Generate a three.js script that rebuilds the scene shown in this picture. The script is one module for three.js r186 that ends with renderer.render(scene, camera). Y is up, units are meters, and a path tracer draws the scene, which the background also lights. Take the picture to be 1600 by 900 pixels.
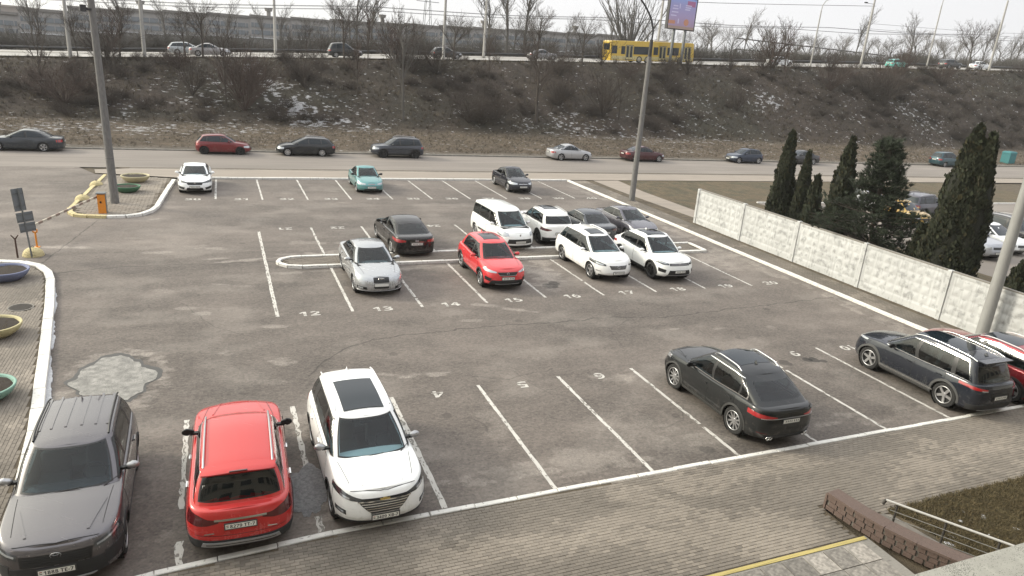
import * as THREE from 'three';
import { mergeGeometries } from 'three/addons/utils/BufferGeometryUtils.js';
import { FontLoader } from 'three/addons/loaders/FontLoader.js';

// ---------------------------------------------------------------- camera, sky, sun, exposure
const scene = new THREE.Scene();
const D2R = Math.PI / 180;
const EYE = 8.88;                                       // third-floor window above the lot
const camera = new THREE.PerspectiveCamera(44.72, 16 / 9, 0.1, 3000);
{
  // axes of the lens: x runs along the stall rows, -z away from the building
  const right = new THREE.Vector3(0.92506064, 0.07446954, 0.37244744);
  const up = new THREE.Vector3(0.05236025, 0.94622519, -0.31924332);
  const back = new THREE.Vector3(-0.37619305, 0.31482087, 0.87141644);
  camera.position.set(0, EYE, 0);
  camera.quaternion.setFromRotationMatrix(new THREE.Matrix4().makeBasis(right, up, back));
}
const SUN_DIR = new THREE.Vector3(-0.80, 0.46, -0.46).normalize();   // low hazy sun to the left
{
  const w = 512, h = 256, d = new Float32Array(w * h * 4);
  const dir = new THREE.Vector3();
  for (let j = 0; j < h; j++) for (let i = 0; i < w; i++) {
    const el = ((j + 0.5) / h - 0.5) * Math.PI, az = ((i + 0.5) / w - 0.5) * 2 * Math.PI;
    dir.set(Math.cos(el) * Math.cos(az), Math.sin(el), Math.cos(el) * Math.sin(az));
    const mu = dir.dot(SUN_DIR);
    const gq = Math.max(0, mu * 0.5 + 0.5), glow = Math.pow(gq, 5), aur = Math.pow(gq, 22);          // veil of haze round the sun
    const zen = Math.max(0, dir.y);                                 // overcast: the zenith outshines the horizon
    const cl = 0.5 + 0.5 * Math.sin(az * 3.0 + 1.3 * Math.sin(el * 7.0 + az * 2.0)) * Math.cos(el * 5.0 + az);
    const base = 0.455 * (1 + 0.75 * zen) * (0.95 + 0.10 * cl) + 0.45 * glow + 1.7 * aur;
    const k = (j * w + i) * 4, below = dir.y < 0 ? 0.55 : 1;
    d[k] = base * (1.0 - 0.03 * zen + 0.06 * glow) * below;
    d[k + 1] = base * (1.0 + 0.02 * glow) * below;
    d[k + 2] = base * (1.015 + 0.055 * zen - 0.20 * glow) * below;
    d[k + 3] = 1;
  }
  const t = new THREE.DataTexture(d, w, h, THREE.RGBAFormat, THREE.FloatType);
  t.mapping = THREE.EquirectangularReflectionMapping;
  t.magFilter = t.minFilter = THREE.LinearFilter; t.needsUpdate = true;
  scene.background = t; scene.environment = t;
}
const sun = new THREE.DirectionalLight(new THREE.Color().setRGB(1.0, 0.91, 0.77), 1.5);
sun.position.copy(SUN_DIR).multiplyScalar(150).add(new THREE.Vector3(20, 0, -40));
sun.target.position.set(20, 0, -40);
sun.castShadow = true; sun.shadow.radius = 22; sun.shadow.mapSize.set(4096, 4096);
Object.assign(sun.shadow.camera, { left: -110, right: 110, top: 90, bottom: -90, near: 1, far: 400 });
scene.add(sun, sun.target);
const renderer = new THREE.WebGLRenderer({ antialias: true });
renderer.toneMapping = THREE.LinearToneMapping;
renderer.toneMappingExposure = 1.9;
renderer.shadowMap.enabled = true;

// ---------------------------------------------------------------- helpers
let seed = 12345;
const rnd = () => { seed = (seed + 0x6D2B79F5) | 0; let t = Math.imul(seed ^ (seed >>> 15), 1 | seed); t = (t + Math.imul(t ^ (t >>> 7), 61 | t)) ^ t; return ((t ^ (t >>> 14)) >>> 0) / 4294967296; };
const rr = (a, b) => a + (b - a) * rnd();
const lerp = (a, b, t) => a + (b - a) * t;
const clamp = (x, a = 0, b = 1) => Math.min(b, Math.max(a, x));
const sstep = (a, b, x) => { const t = clamp((x - a) / (b - a)); return t * t * (3 - 2 * t); };
const hash2 = (x, y) => { let h = Math.imul(x | 0, 374761393) + Math.imul(y | 0, 668265263); h = Math.imul(h ^ (h >>> 13), 1274126177); return ((h ^ (h >>> 16)) >>> 0) / 4294967296; };
function vnoise(x, y) {
  const xi = Math.floor(x), yi = Math.floor(y), fx = x - xi, fy = y - yi, u = fx * fx * (3 - 2 * fx), v = fy * fy * (3 - 2 * fy);
  return lerp(lerp(hash2(xi, yi), hash2(xi + 1, yi), u), lerp(hash2(xi, yi + 1), hash2(xi + 1, yi + 1), u), v);
}
function fbm(x, y, o = 4) { let s = 0, a = 0.5, n = 0; for (let i = 0; i < o; i++) { s += a * vnoise(x, y); n += a; a *= 0.5; x = x * 2.03 + 17.1; y = y * 2.03 + 5.7; } return s / n; }
// piecewise-linear curve smoothed by monotone cubic
function curve(pts) {
  const n = pts.length, m = [];
  const dl = i => (pts[i + 1][1] - pts[i][1]) / (pts[i + 1][0] - pts[i][0]);
  for (let i = 0; i < n; i++) {
    if (i === 0) m.push(dl(0)); else if (i === n - 1) m.push(dl(n - 2));
    else { const a = dl(i - 1), b = dl(i); m.push(a * b <= 0 ? 0 : 2 * a * b / (a + b)); }
  }
  return x => {
    if (x <= pts[0][0]) return pts[0][1];
    if (x >= pts[n - 1][0]) return pts[n - 1][1];
    let i = 0; while (x > pts[i + 1][0]) i++;
    const h = pts[i + 1][0] - pts[i][0], t = (x - pts[i][0]) / h, t2 = t * t, t3 = t2 * t;
    return (2 * t3 - 3 * t2 + 1) * pts[i][1] + (t3 - 2 * t2 + t) * h * m[i] + (-2 * t3 + 3 * t2) * pts[i + 1][1] + (t3 - t2) * h * m[i + 1];
  };
}
const lin = (r, g, b) => new THREE.Color().setRGB(r, g, b);
const std = (r, g, b, rough = 0.8, metal = 0, extra = {}) => new THREE.MeshStandardMaterial({ color: lin(r, g, b), roughness: rough, metalness: metal, side: THREE.DoubleSide, ...extra });
const phys = (r, g, b, o = {}) => new THREE.MeshPhysicalMaterial({ color: lin(r, g, b), side: THREE.DoubleSide, ...o });
const taken = {};
const numbered = n => { const k = taken[n] = (taken[n] ?? -1) + 1; return k ? `${n}_${String(k).padStart(3, '0')}` : n; };
function mesh(name, geo, mat, parent) {
  const m = new THREE.Mesh(Array.isArray(geo) ? (geo.length > 1 ? mergeGeometries(geo.map(g => { const c = g.index ? g.toNonIndexed() : g; for (const k of Object.keys(c.attributes)) if (!['position', 'normal', 'uv'].includes(k)) c.deleteAttribute(k); return c; })) : geo[0]) : geo, mat);
  m.name = name; m.castShadow = m.receiveShadow = true; if (parent) parent.add(m); return m;
}
function tag(o, label, category, group, kind) { o.userData.label = label; if (category) o.userData.category = category; if (group) o.userData.group = group; if (kind) o.userData.kind = kind; return o; }
function thing(name, label, category, x = 0, y = 0, z = 0, ry = 0, group) { const g = new THREE.Group(); g.name = numbered(name); g.position.set(x, y, z); g.rotation.y = ry; scene.add(g); return tag(g, label, category, group); }
function struct(name, geo, mat, label) { const m = mesh(numbered(name), geo, mat, scene); m.userData.kind = 'structure'; if (label) m.userData.label = label; return m; }
function box(w, h, d, x = 0, y = 0, z = 0, ry = 0, rz = 0, rx = 0) { const g = new THREE.BoxGeometry(w, h, d); if (rx) g.rotateX(rx); if (rz) g.rotateZ(rz); if (ry) g.rotateY(ry); g.translate(x, y, z); return g; }
// box with a chamfer round its top face
function chamferBox(w, h, d, c) {
  const a = w / 2, b = d / 2, P = [], I = [];
  const ring = (y, s) => P.push(-a + s, y, -b + s, a - s, y, -b + s, a - s, y, b - s, -a + s, y, b - s);
  ring(0, 0); ring(h - c, 0); ring(h, c);
  for (let r = 0; r < 2; r++) for (let k = 0; k < 4; k++) { const p = r * 4 + k, q = r * 4 + (k + 1) % 4; I.push(p, p + 4, q, q, p + 4, q + 4); }
  I.push(8, 11, 9, 9, 11, 10);
  const g = new THREE.BufferGeometry(); g.setAttribute('position', new THREE.Float32BufferAttribute(P, 3)); g.setIndex(I);
  const n = g.toNonIndexed(); n.computeVertexNormals(); n.setAttribute('uv', new THREE.Float32BufferAttribute(new Float32Array(n.attributes.position.count * 2), 2)); return n;
}
const V3 = (x, y, z) => new THREE.Vector3(x, y, z);
function tube(pts, r, seg = 6, n = 0, closed = false) { const c = new THREE.CatmullRomCurve3(pts.map(p => Array.isArray(p) ? V3(...p) : p), closed, 'catmullrom', 0.3); return new THREE.TubeGeometry(c, n || Math.max(2, pts.length * 3), r, seg, closed); }
function rod(a, b, r0, r1 = r0, seg = 6) { const A = V3(...a), B = V3(...b), d = B.clone().sub(A), L = d.length(); const g = new THREE.CylinderGeometry(r1, r0, L, seg, 1); g.translate(0, L / 2, 0); g.applyQuaternion(new THREE.Quaternion().setFromUnitVectors(V3(0, 1, 0), d.normalize())); g.translate(A.x, A.y, A.z); return g; }
// a flat sheet from an outline in x,z
function sheet(outline, y, holes = []) {
  const s = outline.map(p => new THREE.Vector2(p[0], p[1])), hs = holes.map(h => h.map(p => new THREE.Vector2(p[0], p[1])));
  if (THREE.ShapeUtils.isClockWise(s)) s.reverse();
  const tri = THREE.ShapeUtils.triangulateShape(s, hs), all = s.concat(...hs), P = [], U = [], I = [];
  for (const p of all) { P.push(p.x, y, p.y); U.push(p.x, p.y); }
  for (const t of tri) I.push(t[0], t[2], t[1]);
  const g = new THREE.BufferGeometry(); g.setAttribute('position', new THREE.Float32BufferAttribute(P, 3)); g.setAttribute('uv', new THREE.Float32BufferAttribute(U, 2)); g.setIndex(I); g.computeVertexNormals(); return g;
}
function dataTex(w, h, f, srgb = true, repeat = true) {
  const d = new Uint8Array(w * h * 4), c = [0, 0, 0, 255];
  for (let j = 0; j < h; j++) for (let i = 0; i < w; i++) { c[3] = 255; f(i, j, c); const k = (j * w + i) * 4; d[k] = clamp(c[0], 0, 255); d[k + 1] = clamp(c[1], 0, 255); d[k + 2] = clamp(c[2], 0, 255); d[k + 3] = c[3]; }
  const t = new THREE.DataTexture(d, w, h); if (srgb) t.colorSpace = THREE.SRGBColorSpace;
  t.magFilter = t.minFilter = THREE.LinearFilter; t.wrapS = t.wrapT = repeat ? THREE.RepeatWrapping : THREE.ClampToEdgeWrapping; t.needsUpdate = true; return t;
}
function canvasTex(w, h, draw) { const c = document.createElement('canvas'); c.width = w; c.height = h; draw(c.getContext('2d'), w, h); const t = new THREE.CanvasTexture(c); t.colorSpace = THREE.SRGBColorSpace; t.magFilter = THREE.LinearFilter; return t; }

// ---------------------------------------------------------------- the lot, the road and the paved islands
const camFrame = (() => { camera.updateMatrixWorld(); const m = camera.matrixWorldInverse, f = 1 / Math.tan(22.36 * D2R); return (x, y, z) => { const v = V3(x, y, z).applyMatrix4(m); return v.z > -0.3 ? null : [f * v.x / -v.z / (16 / 9), f * v.y / -v.z, -v.z]; }; })();
const inView = (x, y, z, pad = 0.03) => { const p = camFrame(x, y, z); return p && Math.abs(p[0]) < 1 + pad && Math.abs(p[1]) < 1 + pad; };
// asphalt: one map over 48 x 48 m, 2.3 cm a texel; stains, salt, cracks and patches where the photo shows them
const AX0 = -22, AZ0 = -58, AS = 48, AN = 2048;
const asphaltMap = (() => {
  const k = AN / AS, mul = new Float32Array(AN * AN).fill(1), salt = new Float32Array(AN * AN);
  const stamp = (x, z, r, f) => { const cx = (x - AX0) * k, cz = (z - AZ0) * k, R = r * k; for (let j = Math.max(0, Math.floor(cz - R)); j <= Math.min(AN - 1, cz + R); j++) for (let i = Math.max(0, Math.floor(cx - R)); i <= Math.min(AN - 1, cx + R); i++) { const d = Math.hypot(i - cx, j - cz) / R; if (d <= 1) f(j * AN + i, d, i, j); } };
  const crack = (pts, w, depth) => { for (let s = 0; s < pts.length - 1; s++) { const [a, b] = [pts[s], pts[s + 1]], L = Math.hypot(b[0] - a[0], b[1] - a[1]), n = Math.ceil(L / 0.02); for (let q = 0; q < n; q++) { const t = q / n, x = lerp(a[0], b[0], t), z = lerp(a[1], b[1], t), jx = 0.16 * (fbm(x * 2.2 + 3, z * 2.2, 3) - 0.5), jz = 0.32 * (fbm(x * 2.2, z * 2.2 + 40, 4) - 0.5); const ww = w * (0.5 + 1.1 * vnoise(x * 5, z * 5)); stamp(x + jx, z + jz, Math.max(0.025, ww), (o, d) => { mul[o] = Math.min(mul[o], lerp(depth, 1, d * d)); }); } } };
  crack([[1.95, -18.3], [2.82, -19.67], [4.13, -20.44], [5.64, -20.67], [6.76, -20.78], [8.86, -20.83], [10.8, -20.76], [13.19, -20.82], [15.11, -20.4], [17.04, -20.57], [19.74, -20.81], [24.4, -21.1]], 0.034, 0.42);
  crack([[-5.9, -29.1], [-4.58, -29.36], [-3.08, -29.57], [-0.55, -29.49], [2.1, -29.49]], 0.036, 0.42);
  crack([[-5.5, -37.3], [-5.9, -34.82], [-6.16, -32.73], [-6.57, -30.05]], 0.04, 0.45);
  crack([[-0.08, -41.83], [1.69, -40.3], [2.92, -39.2]], 0.03, 0.5);
  crack([[-22, -51.4], [-14, -50.6], [-9, -50.9]], 0.04, 0.5);
  crack([[6.2, -17.4], [7.4, -16.9], [9, -17.2]], 0.022, 0.55);
  crack([[-1.5, -25], [-0.5, -22.6], [0.8, -21.4]], 0.018, 0.62);
  for (let n = 0; n < 16; n++) { const x = rr(-8, 23), z = rr(-41, -12), a = rr(0, 6.28), L = rr(1, 3.5); crack([[x, z], [x + Math.cos(a) * L * 0.5, z + Math.sin(a) * L * 0.5], [x + Math.cos(a + 0.4) * L, z + Math.sin(a + 0.4) * L]], 0.014, 0.7); }
  // salt and sand left by meltwater: grainy, ragged
  const smear = (x, z, rx, rz, ang, amt, sc = 2.2) => { const R = Math.max(rx, rz) * 1.3, ca = Math.cos(ang), sa = Math.sin(ang); stamp(x, z, R, (o, d, i, j) => { const wx = AX0 + i / k - x, wz = AZ0 + j / k - z, u = (wx * ca + wz * sa) / rx, v = (-wx * sa + wz * ca) / rz, e = u * u + v * v; if (e > 1.6) return; const n = fbm((wx + x) * sc + 7, (wz + z) * sc * 1.6, 4), g = hash2(i, j); salt[o] = Math.max(salt[o], amt * sstep(0.50, 0.86, n + 0.34 * (1 - e)) * (0.35 + 0.65 * g)); }); };
  for (const a of [[5.1, -17.7, 0.9, 0.18, 0.1, 0.55], [4.2, -17.9, 0.6, 0.12, 0.3, 0.45], [2.9, -18.4, 0.5, 0.2, 0.4, 0.35], [-0.2, -20.5, 0.35, 0.3, 0, 0.6], [1.3, -19.4, 0.4, 0.4, 0, 0.5], [1.5, -15.7, 0.5, 0.9, 0, 0.4], [9.8, -22.2, 1.0, 0.16, 0.5, 0.55], [8.8, -22.9, 0.7, 0.14, 0.3, 0.5], [7.7, -21.5, 0.6, 0.16, 0.2, 0.35], [0.7, -29.8, 1.2, 0.2, -0.15, 0.6], [-0.4, -30.2, 0.8, 0.15, -0.2, 0.5], [-6.1, -32.6, 1.3, 0.24, 0.15, 0.6], [-0.5, -31.8, 0.7, 0.3, 0.2, 0.45], [-2.6, -31.4, 0.6, 0.2, 0.1, 0.4], [12.6, -26.2, 1.0, 1.7, 0.1, 0.62], [11.9, -24.6, 0.7, 0.8, 0, 0.55], [13.4, -27.6, 0.8, 0.6, 0, 0.55], [10.6, -16.3, 0.8, 0.5, 0.2, 0.42], [13.4, -14.0, 0.5, 1.2, 0, 0.3], [22.8, -27.2, 1.5, 1.9, 0.2, 0.42], [22.6, -31.6, 1.4, 0.4, 0.1, 0.55], [3.6, -32.3, 1.6, 0.35, 0.1, 0.4], [4.6, -30.6, 0.9, 0.3, 0.3, 0.4], [6.0, -14.6, 0.35, 1.2, 0.1, 0.22], [9.6, -13.6, 1.1, 1.4, 0.3, 0.2], [7.4, -12.6, 0.8, 0.6, 0.3, 0.22], [-3.0, -37.4, 0.6, 0.1, 0, 0.7], [-3.6, -33.8, 0.6, 0.16, 0.2, 0.45], [-2.2, -26.4, 0.5, 0.25, 0.3, 0.3], [-1.3, -24.4, 0.5, 0.2, 0.1, 0.45], [-0.8, -23.8, 0.3, 0.2, 0.1, 0.45], [1.4, -22.2, 0.6, 0.16, 0.2, 0.4], [0.5, -26.5, 0.5, 0.2, 0.2, 0.3], [16.5, -19.0, 0.4, 0.1, 0, 0.4], [14.8, -19.3, 0.2, 0.08, 0, 0.5]]) smear(...a);
  for (let n = 0; n < 60; n++) smear(rr(-20, 24), rr(-57, -12), rr(0.15, 0.9), rr(0.06, 0.25), rr(-0.4, 0.6), rr(0.12, 0.32));
  for (let n = 0; n < 26; n++) smear(rr(-20, 24), rr(-58, -51), rr(0.8, 2.6), rr(0.1, 0.3), rr(-0.1, 0.1), rr(0.2, 0.45));
  // spilt oil and wet spots
  const spot = (x, z, r, dk, st = 1) => stamp(x, z, r * 1.3, (o, d, i, j) => { const n = fbm(i * 0.12, j * 0.12, 3); if (d * 1.3 + (n - 0.5) * 0.9 < 1) mul[o] *= dk; });
  for (const a of [[18.0, -15.85, 0.2, 0.35], [17.75, -15.95, 0.17, 0.38], [18.25, -15.72, 0.13, 0.4], [16.75, -15.9, 0.2, 0.5], [12.3, -24.6, 0.32, 0.4], [12.6, -24.9, 0.22, 0.42], [5.3, -25.6, 0.5, 0.8], [10.2, -24.4, 0.5, 0.82], [7.9, -26.5, 0.8, 0.86], [0.3, -14, 0.6, 0.84], [2.3, -13, 0.7, 0.8], [12.8, -13, 0.6, 0.8], [-2.4, -14, 0.7, 0.8], [16.8, -12.8, 0.7, 0.85], [15.5, -26, 0.6, 0.8], [4.6, -45.5, 0.5, 0.82], [12.3, -45, 0.6, 0.84]]) spot(...a);
  for (let n = 0; n < 70; n++) spot(rr(-6, 24), rr(-47, -12), rr(0.04, 0.22), rr(0.62, 0.9));
  // sand washed round the middle island and along the kerbs, grit round the ice
  for (let n = 0; n < 60; n++) { smear(rr(2, 23.5), rnd() < 0.5 ? -28.0 + rr(-0.1, 0.35) : -30.2 + rr(-0.35, 0.1), rr(0.4, 1.1), rr(0.1, 0.3), 0, rr(0.3, 0.6), 3); smear(24.3 - rr(0, 0.5), rr(-46, -14), rr(0.1, 0.35), rr(0.5, 1.4), 0, rr(0.25, 0.5), 3); }
  for (let n = 0; n < 40; n++) smear(rr(-3, 23), -11.9 - rr(0, 0.7), rr(0.3, 1), rr(0.08, 0.25), 0, rr(0.2, 0.45), 3);
  for (let n = 0; n < 26; n++) { const a = rr(0, 6.28); smear(-2.87 + Math.cos(a) * 1.15, -19.2 + Math.sin(a) * 1.8, rr(0.15, 0.4), rr(0.15, 0.4), a, rr(0.3, 0.7), 4); }
  return dataTex(AN, AN, (i, j, c) => {
    const x = AX0 + i / k, z = AZ0 + j / k, o = j * AN + i;
    const big = fbm(x * 0.16 + 2, z * 0.24 + 1, 3), mid = fbm(x * 0.9 + 11, z * 1.3, 3), fine = hash2(i, j), fine2 = hash2(i >> 1, j >> 1), tr = vnoise(x * 0.35 + 30, z * 3.1);   // drawn-out wear along the lanes
    let v = 0.107 * (0.86 + 0.62 * (big - 0.5) + 0.46 * (mid - 0.5) + 0.34 * (fine - 0.5) + 0.26 * (fine2 - 0.5) + 0.30 * (hash2(i >> 2, j >> 1) - 0.5) + 0.16 * (tr - 0.5) + 0.12);
    const dust = 0.042 * sstep(0.46, 0.76, fbm(x * 0.55 + 50, z * 0.8 + 9, 4));
    v = v * mul[o]; const s = clamp(salt[o] * 0.24 + dust * mul[o], 0, 0.4);
    const R = v * 1.16 + s, G = v * 0.985 + s * 0.92, B = v * 0.86 + s * 0.82;
    c[0] = 255 * Math.pow(R, 1 / 2.2); c[1] = 255 * Math.pow(G, 1 / 2.2); c[2] = 255 * Math.pow(B, 1 / 2.2);
  });
})();
asphaltMap.repeat.set(1 / AS, 1 / AS); asphaltMap.offset.set(-AX0 / AS, -AZ0 / AS); asphaltMap.wrapS = asphaltMap.wrapT = THREE.MirroredRepeatWrapping;
const grainBump = dataTex(512, 512, (i, j, c) => { const v = 128 + 90 * (hash2(i >> 1, j >> 1) - 0.5) + 60 * (hash2(i, j + 77) - 0.5) + 60 * (fbm(i / 40, j / 40, 3) - 0.5); c[0] = c[1] = c[2] = v; }, false);
const bumpAt = s => { const t = grainBump.clone(); t.repeat.set(s, s); t.needsUpdate = true; return t; };
const M = {};
M.asphalt = new THREE.MeshStandardMaterial({ map: asphaltMap, roughness: 0.86, bumpMap: bumpAt(0.4), bumpScale: 0.006, side: THREE.DoubleSide });
const noiseCol = (sc, r, g, b, amp, n = 512, ax = 1) => dataTex(n, n, (i, j, c) => { const u = i / n, v = j / n, w = fbm(u * sc * ax + 3, v * sc, 5), f = hash2(i, j), m = 1 + amp * (w - 0.5) * 2 + amp * 0.7 * (f - 0.5); c[0] = 255 * Math.pow(r * m, 1 / 2.2); c[1] = 255 * Math.pow(g * m, 1 / 2.2); c[2] = 255 * Math.pow(b * m, 1 / 2.2); });
const texRep = (t, sx, sy = sx) => { const c = t.clone(); c.repeat.set(sx, sy); c.wrapS = c.wrapT = THREE.MirroredRepeatWrapping; c.needsUpdate = true; return c; };
const soilTex = noiseCol(14, 0.085, 0.066, 0.043, 0.5), dryGrassTex = dataTex(1024, 1024, (i, j, c) => { const u = i / 1024, v = j / 1024, a = fbm(u * 60, v * 24, 4), b = fbm(u * 9 + 4, v * 9, 4), f = hash2(i, j); const k = 0.6 + 0.7 * a + 0.5 * (f - 0.5); const g = clamp((b - 0.4) * 2.4); c[0] = 255 * Math.pow(lerp(0.115, 0.075, g) * k, 1 / 2.2); c[1] = 255 * Math.pow(lerp(0.088, 0.068, g) * k, 1 / 2.2); c[2] = 255 * Math.pow(lerp(0.052, 0.040, g) * k, 1 / 2.2); });
M.soil = new THREE.MeshStandardMaterial({ map: texRep(soilTex, 0.22), roughness: 1, bumpMap: bumpAt(0.3), bumpScale: 0.03 });
M.dryGrass = new THREE.MeshStandardMaterial({ map: texRep(dryGrassTex, 0.12), roughness: 1, bumpMap: bumpAt(0.35), bumpScale: 0.05 });
M.road = new THREE.MeshStandardMaterial({ map: texRep(noiseCol(10, 0.195, 0.172, 0.152, 0.24, 1024, 0.35), 0.06, 0.2), roughness: 0.9, bumpMap: bumpAt(0.4), bumpScale: 0.006 });
M.walk = new THREE.MeshStandardMaterial({ map: texRep(noiseCol(10, 0.26, 0.225, 0.19, 0.16, 512, 0.5), 0.12, 0.3), roughness: 0.95, bumpMap: bumpAt(0.4), bumpScale: 0.006 });
// white kerb paint, chipped to grey concrete
const chipTex = (r, g, b, thr) => dataTex(512, 512, (i, j, c) => { const n = fbm(i / 26, j / 18, 5), f = hash2(i >> 1, j >> 1), d = sstep(thr, thr + 0.1, n + 0.1 * (f - 0.5)), g2 = fbm(i / 60 + 8, j / 60, 3); const k = lerp(1, 0.36, d) * (0.82 + 0.3 * g2) + 0.06 * (f - 0.5); c[0] = 255 * Math.pow(clamp(r * k, 0, 1), 1 / 2.2); c[1] = 255 * Math.pow(clamp(g * k * lerp(1, 0.97, d), 0, 1), 1 / 2.2); c[2] = 255 * Math.pow(clamp(b * k * lerp(1, 0.93, d), 0, 1), 1 / 2.2); });
const kerbTex = chipTex(0.66, 0.645, 0.61, 0.68), lineTex = chipTex(0.52, 0.50, 0.465, 0.57), creamTex = chipTex(0.54, 0.46, 0.25, 0.62);
M.kerb = new THREE.MeshStandardMaterial({ map: texRep(kerbTex, 0.7), roughness: 0.75, bumpMap: bumpAt(0.8), bumpScale: 0.004 });
M.cream = new THREE.MeshStandardMaterial({ map: texRep(creamTex, 0.7), roughness: 0.75 });
M.kerbGrey = new THREE.MeshStandardMaterial({ map: texRep(noiseCol(12, 0.24, 0.225, 0.2, 0.25), 0.5), roughness: 0.9 });
M.line = new THREE.MeshStandardMaterial({ map: texRep(lineTex, 0.5), roughness: 0.8 });
// ground to the horizon
struct('ground', sheet([[-900, -900], [900, -900], [900, 300], [-900, 300]], -0.06), M.soil, 'bare winter soil around the lot');
const lot = new THREE.Group(); lot.name = 'parking_lot'; lot.userData = { kind: 'structure', label: 'worn grey asphalt of the parking lot' }; scene.add(lot);
mesh('asphalt', sheet([[-60, -52.0], [-8.4, -52.0], [-7.2, -49.6], [-2.6, -48.05], [24.7, -48.05], [24.7, -11.3], [-60, -11.0]], 0), M.asphalt, lot);
struct('road', sheet([[-120, -59.6], [220, -60.4], [220, -50.6], [47, -51.9], [-8.4, -52.0], [-120, -52.0]], 0.004), M.road, 'pale grey back road with parked cars');
struct('sidewalk', sheet([[-7.2, -49.7], [-2.6, -48.3], [24.7, -48.3], [60, -48.3], [120, -48], [120, -50.2], [47, -51.2], [-5.5, -51.5], [-7.4, -51]], 0.05), M.walk, 'pale footpath between the lot and the road');
struct('verge', sheet([[-5.6, -51.5], [47, -51.2], [120, -50.2], [120, -50.9], [47, -51.88], [-6.5, -51.98]], 0.035), M.soil, 'narrow soil verge along the road');
const kerbGeoCache = {};
function kerbRun(label, pts, w, h, mat, o = {}) {
  const gk = new THREE.Group(); gk.name = numbered('kerb'); gk.userData = { kind: 'structure', label }; scene.add(gk);
  const step = o.step ?? 1; let s0 = 0;
  for (let i = 0; i < pts.length - 1; i++) {
    const a = pts[i], b = pts[i + 1], L = Math.hypot(b[0] - a[0], b[1] - a[1]), n = Math.max(1, Math.round(L / step)), ang = -Math.atan2(b[1] - a[1], b[0] - a[0]);
    for (let k = 0; k < n; k++) {
      const t = (k + 0.5) / n, len = L / n, variant = Math.floor(rnd() * 4), key = len.toFixed(3) + w + h + variant;
      const geo = kerbGeoCache[key] ??= (() => { const g = chamferBox(len - 0.014 + (o.lap ?? 0), h + 0.06, w, 0.014), p = g.attributes.position, u = g.attributes.uv; for (let q = 0; q < p.count; q++) u.setXY(q, p.getX(q) + variant * 0.61, p.getZ(q) + p.getY(q) + variant * 0.37); return g; })();
      const m = mesh('kerb_stone', geo, o.mats ? o.mats(lerp(a[0], b[0], t), lerp(a[1], b[1], t)) : mat, gk);
      m.position.set(lerp(a[0], b[0], t) + rr(-0.008, 0.008), -0.06 + (o.y ?? 0) + rr(-0.006, 0.006), lerp(a[1], b[1], t) + rr(-0.008, 0.008)); m.rotation.y = ang + rr(-0.006, 0.006);
    }
  }
  return gk;
}
kerbRun('white kerb along the front stalls', [[-4.2, -10.75], [-1.42, -11.16], [1.61, -11.38], [6.39, -11.45], [24.6, -11.5]], 0.13, 0.055, M.kerb);
kerbRun('white kerb beside the concrete fence', [[24.75, -11.6], [24.75, -48.1]], 0.2, 0.1, M.kerb);
kerbRun('white kerb behind the far stalls', [[-2.55, -48.15], [24.65, -48.15]], 0.2, 0.12, M.kerb);
const leftKerb = [[-3.35, -9], [-3.78, -12.6], [-4.17, -16.64], [-4.76, -21], [-5.3, -24.8], [-5.82, -28.0], [-6.05, -28.9], [-6.45, -29.7], [-7.1, -30.25], [-8.2, -30.55], [-12, -30.9]];
kerbRun('white painted kerb of the left pavement', leftKerb, 0.27, 0.13, M.kerb);
kerbRun('dark kerb of the embankment road', [[-60, -59.75], [100, -60.15]], 0.16, 0.12, M.kerbGrey, { step: 3 });
kerbRun('grey kerb between footpath and verge', [[-5.5, -51.52], [47, -51.22], [90, -50.6]], 0.1, 0.07, M.kerbGrey, { step: 3 });
const islandOut = [[-6.98, -39.57], [-6.85, -38.7], [-6.55, -38.15], [-6.0, -37.9], [-5.2, -37.72], [-4.4, -37.78], [-3.75, -38.15], [-3.35, -38.9], [-3.16, -39.84], [-2.95, -43.5], [-2.69, -47.3]];
kerbRun('white and cream kerb of the gate island', islandOut, 0.24, 0.13, M.kerb, { mats: (x, z) => x < -5.4 ? M.cream : M.kerb, step: 0.8 });
kerbRun('cream kerb on the entrance side of the gate island', [[-6.98, -39.57], [-6.55, -48.9]], 0.2, 0.12, M.cream);
const midOut = [[22.95, -28.38], [2.9, -28.38], [2.35, -28.55], [2.05, -28.9], [1.98, -29.15], [2.1, -29.5], [2.5, -29.75], [3.0, -29.82], [22.95, -29.9]];
kerbRun('white kerb of the long middle island', midOut, 0.17, 0.12, M.kerb);
kerbRun('white kerb closing the middle island', [[22.95, -29.85], [22.95, -28.45]], 0.17, 0.12, M.kerb);
// concrete pavers: the largest in view are single stones, the rest of each field one mass
const paverGeo = chamferBox(0.160, 0.07, 0.078, 0.006), paverMats = []; const paverNoise = noiseCol(6, 0.5, 0.5, 0.5, 0.25, 128);
{ const u = paverGeo.attributes.uv, p = paverGeo.attributes.position; for (let i = 0; i < p.count; i++) u.setXY(i, p.getX(i) * 4, p.getZ(i) * 4); }
const paverTone = (x, z, kind) => { const n = fbm(x * 0.5 + 3, z * 0.8 + 8, 4), s = 0.75 * sstep(0.52, 0.74, fbm(x * 0.6 + 20, z * 1.1 + 3, 5) + 0.22 * (hash2(Math.round(x * 90), Math.round(z * 70)) - 0.5)), f = 0.90 + 0.20 * hash2(Math.round(x * 100), Math.round(z * 100)); const k = f * (0.85 + 0.5 * (n - 0.5)) * (kind ?? 1); return [0.160 * k + 0.09 * s, 0.140 * k + 0.078 * s, 0.118 * k + 0.064 * s]; };
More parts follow.
